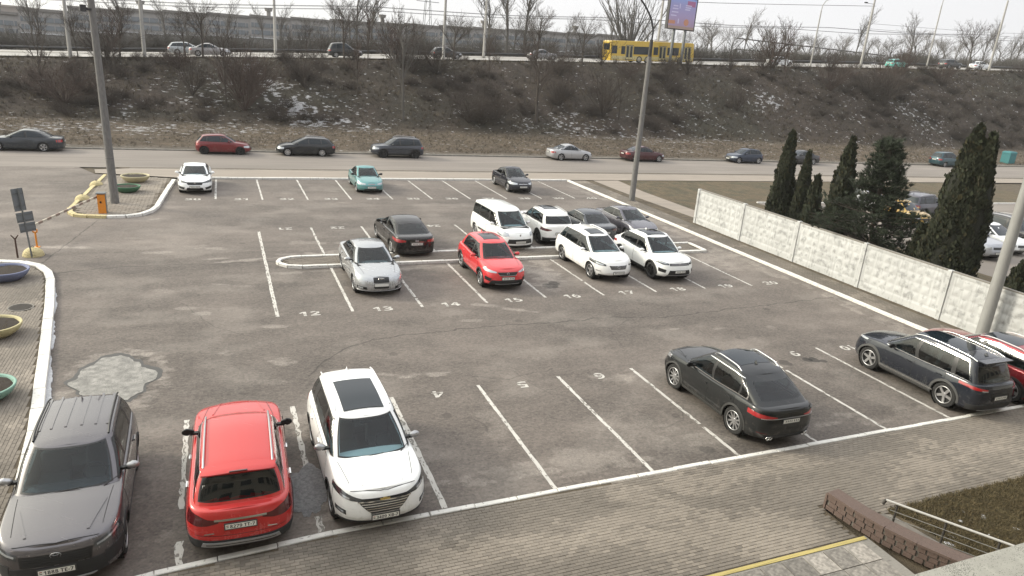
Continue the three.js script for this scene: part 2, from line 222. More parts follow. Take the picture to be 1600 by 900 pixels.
for (let i = 0; i < 8; i++) { const c = 0.86 + 0.04 * i; paverMats.push(new THREE.MeshStandardMaterial({ color: lin(0.16 * c, 0.14 * c, 0.118 * c), roughness: 0.92 })); }
for (let i = 0; i < 4; i++) { const c = 1.3 + 0.12 * i; paverMats.push(new THREE.MeshStandardMaterial({ color: lin(0.16 * c, 0.14 * c, 0.118 * c), roughness: 0.92 })); }
const whiteMat = new THREE.MeshStandardMaterial({ color: 0xffffff, roughness: 0.92, side: THREE.DoubleSide });
function inPoly(x, z, P) { let c = false; for (let i = 0, j = P.length - 1; i < P.length; j = i++) { const [xi, zi] = P[i], [xj, zj] = P[j]; if ((zi > z) !== (zj > z) && x < (xj - xi) * (z - zi) / (zj - zi) + xi) c = !c; } return c; }
function paving(name, label, poly, y, o = {}) {
  const gp = new THREE.Group(); gp.name = name; gp.userData = { kind: 'structure', label }; scene.add(gp);
  mesh('bedding', sheet(poly, y - (o.gap ? 0.03 : 0.012)), M.soil, gp);
  const xs = poly.map(p => p[0]), zs = poly.map(p => p[1]), list = [], along = o.along ?? 'x', sz = o.size ?? 1, lx = (along === 'x' ? 0.164 : 0.082) * sz, lz = (along === 'x' ? 0.082 : 0.164) * sz, inset = 0.05;
  let r = 0;
  for (let z = Math.min(...zs); z < Math.max(...zs); z += lz, r++) { let c = 0; for (let x = Math.min(...xs) + (along === 'x' && r % 2 ? lx / 2 : 0); x < Math.max(...xs); x += lx, c++) { const zz = z + (along === 'z' && c % 2 ? lz / 2 : 0); if (!inView(x, y, zz, 0.06)) continue; if (![[-1, -1], [1, -1], [1, 1], [-1, 1]].every(([a, b]) => inPoly(x + a * lx * 0.42, zz + b * lz * 0.42, poly))) continue; if (o.skip && o.skip(x, zz)) continue; list.push([x, zz, Math.hypot(x, zz, EYE - y)]); } }
  list.sort((a, b) => a[2] - b[2]);
  const single = o.single ?? 300, rest = list.slice(single), d = new THREE.Object3D();
  for (const [x, z] of list.slice(0, single)) { const t = paverTone(x, z, o.tone)[0] / 0.16; const q = paverMats[t > 1.22 ? 8 + Math.min(3, Math.floor((t - 1.22) * 8)) : clamp(Math.floor((t - 0.84) * 25), 0, 7)]; const m = mesh('paver', paverGeo, q, gp); if (o.gap) m.scale.set(0.97 * sz, 1, o.gap * sz); m.position.set(x, y - 0.07 + rr(-0.003, 0.003), z); m.rotation.set(rr(-0.008, 0.008), (along === 'x' ? 0 : Math.PI / 2) + rr(-0.012, 0.012), rr(-0.008, 0.008)); }
  if (rest.length) {
    const im = new THREE.InstancedMesh(paverGeo, whiteMat, rest.length); im.name = 'pavers'; im.userData = { kind: 'stuff' }; im.castShadow = im.receiveShadow = true;
    rest.forEach(([x, z], i) => { d.position.set(x, y - 0.07 + rr(-0.003, 0.003), z); d.rotation.set(rr(-0.008, 0.008), (along === 'x' ? 0 : Math.PI / 2) + rr(-0.012, 0.012), rr(-0.008, 0.008)); if (o.gap) d.scale.set(0.97 * sz, 1, o.gap * sz); d.updateMatrix(); im.setMatrixAt(i, d.matrix); im.setColorAt(i, lin(...paverTone(x, z, o.tone))); });
    gp.add(im);
  }
  return gp;
}
paving('front_paving', 'brown-grey block paving in front of the entrance', [[-3.0, -10.8], [-1.42, -11.06], [1.61, -11.29], [6.39, -11.37], [30, -11.42], [30, -8.72], [12.9, -8.62], [12.3, -9.3], [11.75, -9.25], [11.72, -8.22], [-3.0, -8.2]], 0.055, { tone: 1.14 });
paving('left_pavement', 'block paving of the left pavement with flower bowls', [[-3.5, -9], [-3.93, -12.6], [-4.32, -16.64], [-4.91, -21], [-5.45, -24.8], [-5.97, -28.0], [-6.2, -28.85], [-6.6, -29.6], [-7.2, -30.1], [-8.2, -30.4], [-12, -30.7], [-12, -9]], 0.1, { along: 'z', tone: 1.3, skip: (x, z) => Math.hypot(x + 6.12, z + 25.08) < 0.36 });
paving('gate_island_paving', 'block paving on the gate island', [[-6.86, -39.57], [-6.72, -38.75], [-6.45, -38.25], [-5.95, -38.02], [-5.2, -37.85], [-4.45, -37.92], [-3.85, -38.25], [-3.47, -38.95], [-3.29, -39.84], [-3.08, -43.5], [-2.82, -47.9], [-6.5, -48.9]], 0.1, { single: 60, tone: 1.9, gap: 0.7, size: 2.2 });
paving('middle_island_paving', 'block paving inside the middle island', [[22.85, -28.48], [2.95, -28.48], [2.4, -28.65], [2.15, -28.95], [2.2, -29.4], [2.55, -29.65], [3, -29.72], [22.85, -29.8]], 0.09, { single: 100, tone: 1.25, gap: 0.8, size: 1.6 });
paving('fence_side_paving', 'block paving between the kerb and the fence', [[24.87, -48], [24.87, -12], [26.15, -12], [26.15, -34], [26.3, -48]], 0.07, { single: 60, tone: 0.9, along: 'z' });
struct('path', sheet([[27.0, -48.25], [29.3, -48.25], [28.9, -44], [29.0, -34.6], [29.0, -20], [27.5, -20], [27.5, -34.4], [27.0, -43]], 0.03), M.walk, 'narrow paved path running behind the fence');
struct('soil_strip', sheet([[26.15, -12], [27.5, -12], [27.5, -34.4], [27.0, -43], [26.9, -48.2], [26.3, -48], [26.15, -34]], 0.04), M.soil, 'soil strip along the foot of the fence');
struct('lawn', sheet([[29.35, -48.25], [70, -48.2], [70, -38.3], [48.8, -39.2], [36, -39.8], [36, -12], [29.05, -12], [29.05, -34.6], [28.95, -44]], 0.02), M.dryGrass, 'brown winter lawn beyond the fence');
struct('yard', sheet([[36.05, -39.7], [48.8, -39.1], [70, -38.2], [140, -37], [140, -8], [36.05, -8]], 0.012), M.road, 'neighbouring car yard behind the fence');
kerbRun('pale kerb between lawn and yard', [[36.0, -39.75], [48.8, -39.15], [72, -38.2]], 0.16, 0.1, M.kerb, { step: 3 });
// painted stall lines and numbers
function ribbon(x0, z0, x1, z1, w, wear) {
  const n = Math.ceil(Math.hypot(x1 - x0, z1 - z0) / 0.16), P = [], U = [], I = [], dx = x1 - x0, dz = z1 - z0, L = Math.hypot(dx, dz), nx = -dz / L, nz = dx / L, o = rnd() * 5;
  for (let i = 0; i <= n; i++) { const t = i / n, cx = lerp(x0, x1, t), cz = lerp(z0, z1, t), a = w / 2 * (1 + rr(-wear, wear * 0.4)), b = w / 2 * (1 + rr(-wear, wear * 0.4)); P.push(cx + nx * a, 0.005, cz + nz * a, cx - nx * b, 0.005, cz - nz * b); U.push(o + t * L, o, o + t * L, o + 0.2); if (i < n && !(rnd() < wear * 0.05)) { const k = i * 2; I.push(k, k + 2, k + 1, k + 1, k + 2, k + 3); } }
  const g = new THREE.BufferGeometry(); g.setAttribute('position', new THREE.Float32BufferAttribute(P, 3)); g.setAttribute('uv', new THREE.Float32BufferAttribute(U, 2)); g.setIndex(I); g.computeVertexNormals(); const nn = g.attributes.normal; for (let i = 0; i < nn.count; i++) nn.setXYZ(i, 0, 1, 0); return g;
}
const line = (x0, z0, x1, z1, w = 0.105, wear = 0.22) => mesh('stall_line', ribbon(x0, z0, x1, z1, w, wear), M.line, lot);
line(-1.07, -16.55, -1.05, -12.95, 0.13, 0.5); line(-1.05, -11.95, -1.04, -11.3, 0.15, 0.6); line(1.38, -16.65, 1.4, -13.3, 0.13, 0.45); line(1.42, -12.0, 1.42, -11.5, 0.13, 0.6);
for (let i = -1; i < 7; i++) line(6.39 + 2.5 * i, i === -1 ? -16.55 : -16.68, 6.39 + 2.5 * i, -11.56, i === -1 ? 0.13 : 0.105, 0.2);
line(1.5, -23.05, 1.53, -34.5, 0.13, 0.3);
for (let i = 1; i < 9; i++) { const x = 1.51 + 2.5 * i; line(x, -23.1, x, -28.25, 0.11, 0.25); line(x, -30.0, x, -35.1, 0.11, 0.3); }
line(-0.35, -42.0, -0.3, -48.0, 0.12, 0.2);
for (let i = 0; i < 10; i++) line(2.13 + 2.5 * i, -41.7, 2.13 + 2.5 * i, -48.0, 0.105, 0.2);
const font = await new FontLoader().loadAsync('fonts/droid/droid_sans_bold.typeface.json');
function stallNumber(txt, x, z, turned, size = 0.39) {
  const g = new THREE.ShapeGeometry(font.generateShapes(txt, size), 4); g.computeBoundingBox(); const b = g.boundingBox; g.translate(-(b.min.x + b.max.x) / 2, -(b.min.y + b.max.y) / 2, 0); g.scale(1.25, 1, 1); g.rotateX(-Math.PI / 2); if (turned) g.rotateY(Math.PI);
  const u = g.attributes.uv; for (let i = 0; i < u.count; i++) u.setXY(i, u.getX(i) + rnd() * 0, u.getY(i)); g.translate(x, 0.0055, z); mesh('stall_number', g, M.line, lot);
}
[['4', 5.15], ['5', 7.65], ['6', 10.15], ['8', 15.15], ['9', 17.7], ['10', 20.15]].forEach(([t, x]) => stallNumber(t, x, -16.42, true, 0.36));
for (let i = 0; i < 9; i++) stallNumber(String(12 + i), 2.56 + 2.52 * i, -23.15 - i * 0.02, false);
for (let i = 0; i < 9; i++) stallNumber(String(21 + i), 2.8 + 2.5 * i, -34.95, true);
for (let i = 0; i < 11; i++) stallNumber(String(30 + i), -1.5 + 2.49 * i, -41.95 + i * 0.02, false, 0.44);
// thawing ice and refrozen slush
function blob(cx, cz, rx, rz, n, jag, s0) { const P = []; for (let i = 0; i < n; i++) { const a = i / n * 2 * Math.PI, k = 1 + jag * (fbm(Math.cos(a) * 1.6 + s0, Math.sin(a) * 1.6 + s0, 4) - 0.5) * 2; P.push([cx + Math.cos(a) * rx * k, cz + Math.sin(a) * rz * k]); } return P; }
const iceTex = dataTex(512, 512, (i, j, c) => { const n = fbm(i / 34, j / 34, 6), f = hash2(i, j), sp = hash2(i >> 2, j >> 2) > 0.955 - 0.12 * sstep(0.5, 0.7, fbm(i / 70 + 9, j / 70, 3)) ? 0.5 : 1, k = (0.9 + 1.1 * (n - 0.5) + 0.3 * (f - 0.5)) * sp; c[0] = 255 * Math.pow(0.255 * k, 1 / 2.2); c[1] = 255 * Math.pow(0.245 * k, 1 / 2.2); c[2] = 255 * Math.pow(0.225 * k, 1 / 2.2); });
M.ice = new THREE.MeshStandardMaterial({ map: texRep(iceTex, 0.5), roughness: 0.5, bumpMap: bumpAt(0.7), bumpScale: 0.01 });
M.iceGrey = new THREE.MeshStandardMaterial({ map: texRep(noiseCol(24, 0.26, 0.26, 0.265, 0.55), 1.0), roughness: 0.3, bumpMap: bumpAt(1.5), bumpScale: 0.02 });
M.wet = new THREE.MeshStandardMaterial({ color: lin(0.032, 0.029, 0.026), roughness: 0.35 });
struct('wet_rim', sheet(blob(-2.86, -19.25, 0.99, 1.6, 140, 0.42, 3.15), 0.003), M.wet, 'wet dark edge around the ice sheet');
struct('ice_sheet', sheet(blob(-2.87, -19.2, 0.9, 1.45, 140, 0.42, 3.1), 0.009), M.ice, 'pale refrozen ice sheet on the asphalt');
struct('ice_patch', sheet(blob(1.3, -12.85, 0.42, 0.95, 90, 0.45, 7.7), 0.008), M.iceGrey, 'small crusted ice patch between two cars');
// snow lumps along the left kerb
M.snow = new THREE.MeshStandardMaterial({ map: texRep(noiseCol(20, 0.46, 0.465, 0.48, 0.3), 1.5), roughness: 0.9, side: THREE.DoubleSide });
function lump(rx, ry, rz, s) { const g = new THREE.SphereGeometry(1, 14, 8, 0, Math.PI * 2, 0, Math.PI / 2); const p = g.attributes.position; for (let i = 0; i < p.count; i++) { const k = 0.75 + 0.6 * fbm(p.getX(i) * 2 + s, p.getZ(i) * 2 + p.getY(i) * 2, 3); p.setXYZ(i, p.getX(i) * rx * k, p.getY(i) * ry * k, p.getZ(i) * rz * k); } g.computeVertexNormals(); return g; }
{ const kx = z => { let i = 0; while (i < leftKerb.length - 2 && leftKerb[i + 1][1] > z) i++; const a = leftKerb[i], b = leftKerb[i + 1]; return lerp(a[0], b[0], (z - a[1]) / (b[1] - a[1])); };
  const strip = (za, zb, w0, w1) => { const inn = [], out = []; for (let z = za; z < zb; z += 0.035) { const t = (z - za) / (zb - za), e = Math.sin(Math.PI * clamp(t)) ** 0.4, w = lerp(w0, w1, t) * (0.35 + 1.3 * fbm(z * 1.4 + 5, 3.3, 3)) + 0.12 * (fbm(z * 5, 8.1, 3) - 0.5); inn.push(new THREE.Vector2(kx(z) + 0.1, -z)); out.push(new THREE.Vector2(kx(z) + 0.13 + Math.max(0.012, w * e), -z)); } const g = new THREE.ExtrudeGeometry(new THREE.Shape(inn.concat(out.reverse())), { depth: 0.018, bevelEnabled: true, bevelSize: 0.012, bevelThickness: 0.016, bevelSegments: 2 }); g.rotateX(-Math.PI / 2); return g; };
  const m = mesh('snow', [strip(-27.2, -24.6, 0.03, 0.06), strip(-23.9, -21.6, 0.03, 0.07), strip(-21.1, -14.2, 0.08, 0.2)], M.snow, scene); tag(m, 'strip of old snow lying along the left kerb', 'snow', null, 'stuff'); }

// ---------------------------------------------------------------- embankment, highway and the land behind
const crestC = curve([[-300, 1.5], [-80, 2.9], [-20, 4.75], [5, 6.3], [37, 8.05], [80, 10.1], [140, 13.0], [220, 15.6], [400, 17]]);
const terrainY = (x, z) => {
  const hc = crestC(x), n = (fbm(x * 0.22, z * 0.3, 3) - 0.5);
  if (z > -60) return 0.06;
  if (z > -74) return 0.06 + 0.5 * (-60 - z) / 14 + 0.18 * n * sstep(-60, -64, z);
  if (z > -89.2) { const t = (-74 - z) / 15.2; return lerp(0.56, hc, t * 0.86 + 0.14 * sstep(0, 1, t)) + 0.7 * n * Math.sin(Math.PI * clamp(t)); }
  if (z > -90.5) return hc;
  if (z > -113) return hc - 0.02;
  return hc - 0.02 - 0.9 * sstep(-113, -130, z);
};
{
  const xs = [], zs = []; for (let x = -120; x < -30; x += 10) xs.push(x); for (let x = -30; x <= 180; x += 1.5) xs.push(x); for (let x = 190; x <= 520; x += 20) xs.push(x);
  for (let z = -59.85; z > -91; z -= 0.8) zs.push(z); for (const z of [-90.4, -90.6, -100, -113, -120, -130, -200, -400, -800]) zs.push(z); zs.sort((a, b) => b - a);
  const P = [], U = [], I = []; for (const z of zs) for (const x of xs) { P.push(x, terrainY(x, z), z); U.push((x + 30) / 200, (z + 93) / 34); }
  for (let i = 0; i < zs.length - 1; i++) for (let j = 0; j < xs.length - 1; j++) { const a = i * xs.length + j, b = a + 1, c = a + xs.length, d = c + 1; I.push(a, b, c, b, d, c); }
  const g = new THREE.BufferGeometry(); g.setAttribute('position', new THREE.Float32BufferAttribute(P, 3)); g.setAttribute('uv', new THREE.Float32BufferAttribute(U, 2)); g.setIndex(I); g.computeVertexNormals();
  // last year's leaves and grass with remains of snow, 10 x 3 cm a texel
  const W = 2048, H = 1024;
  const zones = [[0, -71, 9, 4, 0.20], [-10, -69.5, 9, 3, 0.26], [-7.5, -76, 4, 5, 0.14], [4.0, -86, 1.2, 3.2, 0.30], [5.6, -82, 1.9, 3.4, 0.36], [7.5, -78, 2.6, 3.4, 0.38], [9.5, -75, 4.5, 2.4, 0.30], [13, -73, 6, 2.4, 0.2], [12, -79, 3.4, 3.4, 0.16], [-1, -81, 4.2, 4.5, 0.18], [27, -80, 6, 5, 0.08], [38, -76, 8, 3.5, 0.2], [50, -73, 14, 3, 0.18], [58, -79, 6, 4, 0.12], [72, -82, 3.2, 2.6, 0.24], [80, -75, 10, 3.4, 0.08], [90, -82, 7, 5.5, 0.09], [101, -79, 5, 6, 0.18], [104, -72, 10, 4, 0.06], [118, -84, 9, 6, 0.05], [60, -66, 40, 2.5, 0.1]];
  const tex = dataTex(W, H, (i, j, c) => {
    const x = -30 + i / W * 200, z = -93 + j / H * 34;
    const a = fbm(x * 1.3, z * 2.2, 4), b = fbm(x * 0.12 + 5, z * 0.2, 3), f = hash2(i, j), f2 = hash2(i >> 1, j >> 1), flat = sstep(-76, -71, z);
    const run = 0.75 + 0.5 * fbm(x * 1.1 + 8, z * 0.16, 3), k = 0.58 + 0.62 * a + 0.55 * (f - 0.5) + 0.3 * (f2 - 0.5), g = clamp((b - 0.38) * 2.2);
    let R = lerp(lerp(0.062, 0.046, g), 0.126, flat) * k * run, G = lerp(lerp(0.045, 0.040, g), 0.094, flat) * k * run, B = lerp(lerp(0.034, 0.026, g), 0.062, flat) * k * run;
    const dirt = sstep(-62.2, -60.6, z); R = lerp(R, 0.17 * k, dirt); G = lerp(G, 0.145 * k, dirt); B = lerp(B, 0.115 * k, dirt);
    let sn = 0.0; for (const q of zones) { const dx = (x - q[0]) / q[2], dz = (z - q[1]) / q[3], e = dx * dx + dz * dz; if (e < 2.5) sn = Math.max(sn, q[4] * Math.exp(-e)); }
    const fl = fbm(x * 2.1 + 40, z * 3.4 + 11, 4) + 0.22 * (f2 - 0.5); const s = sstep(0.80 - sn * 0.95, 0.86 - sn * 0.95, fl) * 0.85;
    R = lerp(R, 0.60, s); G = lerp(G, 0.60, s); B = lerp(B, 0.62, s);
    c[0] = 255 * Math.pow(R, 1 / 2.2); c[1] = 255 * Math.pow(G, 1 / 2.2); c[2] = 255 * Math.pow(B, 1 / 2.2);
  });
  tex.wrapS = tex.wrapT = THREE.MirroredRepeatWrapping; const bm = bumpAt(1); bm.repeat.set(160, 27);
  struct('embankment', g, new THREE.MeshStandardMaterial({ map: tex, roughness: 1, bumpMap: bm, bumpScale: 0.12, side: THREE.DoubleSide }), 'dark leaf-strewn embankment with scraps of snow');
}
// highway ribbons that follow the rise
function ribbonX(z0, z1, dy, x0 = -140, x1 = 420) { const P = [], U = [], I = []; let n = 0; for (let x = x0; x <= x1; x += 8, n++) { const h = crestC(x) + dy; P.push(x, h, z0, x, h, z1); U.push(x, z0, x, z1); if (x + 8 <= x1) { const k = n * 2; I.push(k, k + 2, k + 1, k + 1, k + 2, k + 3); } } const g = new THREE.BufferGeometry(); g.setAttribute('position', new THREE.Float32BufferAttribute(P, 3)); g.setAttribute('uv', new THREE.Float32BufferAttribute(U, 2)); g.setIndex(I); g.computeVertexNormals(); return g; }
M.highway = new THREE.MeshStandardMaterial({ map: texRep(noiseCol(8, 0.33, 0.315, 0.295, 0.14), 0.05, 0.3), roughness: 0.7, side: THREE.DoubleSide });
struct('highway', ribbonX(-112, -91.0, 0.16), M.highway, 'pale dry highway on top of the embankment');
for (const [z, d] of [[-94.8, 0], [-98.4, 0], [-104.6, 0], [-108.2, 0]]) struct('lane_marking', ribbonX(z - 0.07, z + 0.07, 0.166), M.line, 'painted lane line on the highway');
{ const g = ribbonX(-102.3, -101.1, 0.24), p = g.attributes.position; struct('median', g, M.dryGrass, 'grass median between the carriageways'); }
// tufts and dead stalks all over the bank
{
  const blades = []; for (let i = 0; i < 9; i++) { const a = rr(0, 6.28), r = rr(0, 0.1), h = rr(0.1, 0.34), l = rr(0.05, 0.22), t = new THREE.BufferGeometry(); const bx = Math.cos(a) * r, bz = Math.sin(a) * r, dx = Math.cos(a) * l, dz = Math.sin(a) * l, w = 0.018; t.setAttribute('position', new THREE.Float32BufferAttribute([bx - dz * w * 5, 0, bz + dx * w * 5, bx + dz * w * 5, 0, bz - dx * w * 5, bx + dx, h, bz + dz], 3)); t.computeVertexNormals(); blades.push(t); }
  const tg = mergeGeometries(blades), N = 26000, im = new THREE.InstancedMesh(tg, whiteMat, N), d = new THREE.Object3D(); im.name = 'dead_grass'; im.castShadow = im.receiveShadow = true;
  let k = 0, guard = 0; while (k < N && guard++ < 200000) { const z = rr(-91, -61), x = rr(-26, 155); if (!inView(x, terrainY(x, z), z, 0.02)) continue; const den = fbm(x * 0.3, z * 0.4 + 9, 3); if (den < 0.4 && rnd() < 0.6) continue; d.position.set(x, terrainY(x, z) - 0.02, z); d.rotation.set(rr(-0.25, 0.25), rr(0, 6.28), rr(-0.25, 0.25)); const s = rr(0.5, 1.5) * (z < -74 ? 1 : 0.6); d.scale.set(s, s * rr(0.7, 1.4), s); d.updateMatrix(); im.setMatrixAt(k, d.matrix); const c = rr(0.6, 1.3), w = rnd(); im.setColorAt(k, lin(lerp(0.05, 0.12, w) * c, lerp(0.041, 0.093, w) * c, lerp(0.032, 0.057, w) * c)); k++; }
  im.count = k; tag(im, 'dead grass and stalks covering the embankment', 'grass', null, 'stuff'); scene.add(im);
}

// ---------------------------------------------------------------- cars
const CM = {
  glass: phys(0.010, 0.016, 0.022, { roughness: 0.03, metalness: 0, ior: 1.48 }),
  clear: phys(0.42, 0.54, 0.58, { roughness: 0.0, transmission: 1, thickness: 0, ior: 1.45 }),
  tint: phys(0.24, 0.29, 0.30, { roughness: 0.0, transmission: 1, thickness: 0, ior: 1.5 }),
  dash: std(0.020, 0.020, 0.021, 0.8), seat: std(0.075, 0.072, 0.07, 0.9), lining: std(0.14, 0.135, 0.125, 0.95),
  trim: std(0.012, 0.012, 0.013, 0.42),
  clad: std(0.022, 0.022, 0.023, 0.72),
  seam: std(0.006, 0.006, 0.006, 0.9),
  under: std(0.010, 0.010, 0.010, 0.95),
  tyre: std(0.018, 0.018, 0.018, 0.88),
  rim: std(0.52, 0.52, 0.53, 0.32, 0.85),
  rimDark: std(0.03, 0.03, 0.032, 0.4, 0.6),
  chrome: std(0.72, 0.72, 0.72, 0.14, 1),
  silver: std(0.42, 0.42, 0.43, 0.38, 0.7),
  lens: phys(0.42, 0.44, 0.46, { roughness: 0.12, metalness: 0.55, clearcoat: 1, clearcoatRoughness: 0.03 }),
  lensDark: phys(0.06, 0.065, 0.07, { roughness: 0.1, metalness: 0.4, clearcoat: 1, clearcoatRoughness: 0.03 }),
  red: phys(0.30, 0.012, 0.014, { roughness: 0.2, clearcoat: 1, clearcoatRoughness: 0.04 }),
  redDark: phys(0.075, 0.008, 0.010, { roughness: 0.18, clearcoat: 1, clearcoatRoughness: 0.04 }),
  amber: phys(0.6, 0.2, 0.02, { roughness: 0.2, clearcoat: 1 }),
  plate: std(0.62, 0.62, 0.60, 0.5),
  plateBack: std(0.05, 0.05, 0.05, 0.6),
};
// winter grime: salt spray in specks and runs, thick on the sills and thin above (u = x / 2 m, v = y / 2 m)
const GN = 256, grime = new Float32Array(GN * GN);
for (let j = 0; j < GN; j++) for (let i = 0; i < GN; i++) {
  const y = j / GN * 2, n = fbm(i / 11, j / 11 + 3, 4), run = vnoise(i / 2.2, j / 30), sp = hash2(i, j), lowD = clamp(1 - (y - 0.2) / 0.75);
  grime[j * GN + i] = clamp(sstep(0.52, 0.8, n * 0.62 + 0.30 * lowD + 0.22 * (run - 0.5) + 0.22 * (sp - 0.5)) * 0.7 + 0.03 * (n - 0.5));
}
const grimeRough = dataTex(GN, GN, (i, j, c) => { const v = 150 + 105 * grime[j * GN + i]; c[0] = c[1] = c[2] = v; }, false); grimeRough.repeat.set(0.5, 0.5);
function paint(r, g, b, metal = 0.25, rough = 0.4, coat = 0.9, coatRough = 0.035) {
  const k = 1 / 2.2, f = 0.34, t = dataTex(GN, GN, (i, j, c) => { const m = grime[j * GN + i] * f; c[0] = 255 * Math.pow(lerp(r, 0.20, m), k); c[1] = 255 * Math.pow(lerp(g, 0.18, m), k); c[2] = 255 * Math.pow(lerp(b, 0.155, m), k); }); t.repeat.set(0.5, 0.5);
  return phys(1, 1, 1, { specularIntensity: r + g + b < 0.3 ? 0.15 : 0.6, metalness: r + g + b < 0.12 ? metal * 0.4 : metal, roughness: rough * 1.3, clearcoat: coat, clearcoatRoughness: coatRough, map: t, roughnessMap: grimeRough });
}
function gridGeo(rows, wrap) { // rows: array of arrays of [x,y,z]; returns geometry
  const R = rows.length, C = rows[0].length, P = [], U = [], I = [];
  for (const r of rows) for (const p of r) { P.push(p[0], p[1], p[2]); U.push(p[0] + p[2] * 0.7, p[1] + Math.abs(p[2]) * 0.04); }
  for (let i = 0; i < R - 1; i++) for (let j = 0; j < C - 1; j++) { if (wrap && wrap(i, j)) continue; const a = i * C + j, b = a + 1, c = a + C, d = c + 1; I.push(a, b, c, b, d, c); }
  const g = new THREE.BufferGeometry(); g.setAttribute('position', new THREE.Float32BufferAttribute(P, 3)); g.setAttribute('uv', new THREE.Float32BufferAttribute(U, 2)); g.setIndex(I); g.computeVertexNormals(); return g;
}
const wheelCache = {};
function wheelGeos(R, style, hi) {
  const key = R + style + hi; if (wheelCache[key]) return wheelCache[key];
  const w = R * 0.66, rr0 = R * (style === 'small' ? 0.62 : 0.7), seg = hi ? 32 : 16;
  const prof = [[rr0 * 0.9, -w / 2 + 0.02], [rr0, -w / 2 + 0.005], [R * 0.93, -w / 2], [R * 0.985, -w / 2 + 0.03], [R, -w / 2 + 0.06], [R, w / 2 - 0.06], [R * 0.985, w / 2 - 0.03], [R * 0.93, w / 2], [rr0, w / 2 - 0.005], [rr0 * 0.9, w / 2 - 0.02], [rr0 * 0.9, w / 2 - 0.075], [0.001, w / 2 - 0.085]];
  const ty = new THREE.LatheGeometry(prof.map(p => new THREE.Vector2(p[0], p[1])), seg); ty.rotateX(Math.PI / 2);       // axis z, outside +z
  const zf = w / 2 - 0.022, G = [];
  const lip = new THREE.TorusGeometry(rr0 * 0.95, 0.014, 6, seg); lip.translate(0, 0, w / 2 - 0.008); G.push(lip);
  const hub = new THREE.CylinderGeometry(R * 0.16, R * 0.19, 0.05, 12); hub.rotateX(Math.PI / 2); hub.translate(0, 0, zf - 0.02); G.push(hub);
  const n = style === 'ten' ? 10 : style === 'cover' ? 8 : 5;
  for (let k = 0; k < n; k++) {
    const a = k / n * 2 * Math.PI;
    if (style === 'five' || style === 'small') { for (const s of [-1, 1]) { const b = box(rr0 * 0.85, 0.042, 0.03, rr0 * 0.52, 0, zf - 0.022); b.rotateZ(s * 0.13); b.rotateZ(a); G.push(b); } }
    else if (style === 'wide') { const b = box(rr0 * 0.82, R * 0.20, 0.03, rr0 * 0.52, 0, zf - 0.022); b.rotateZ(a); G.push(b); }
    else { const b = box(rr0 * 0.85, style === 'cover' ? R * 0.2 : 0.045, 0.028, rr0 * 0.5, 0, zf - 0.022); b.rotateZ(a); G.push(b); }
  }
  return wheelCache[key] = { ty, rim: mergeGeometries(G.map(g => g.toNonIndexed())) };
}
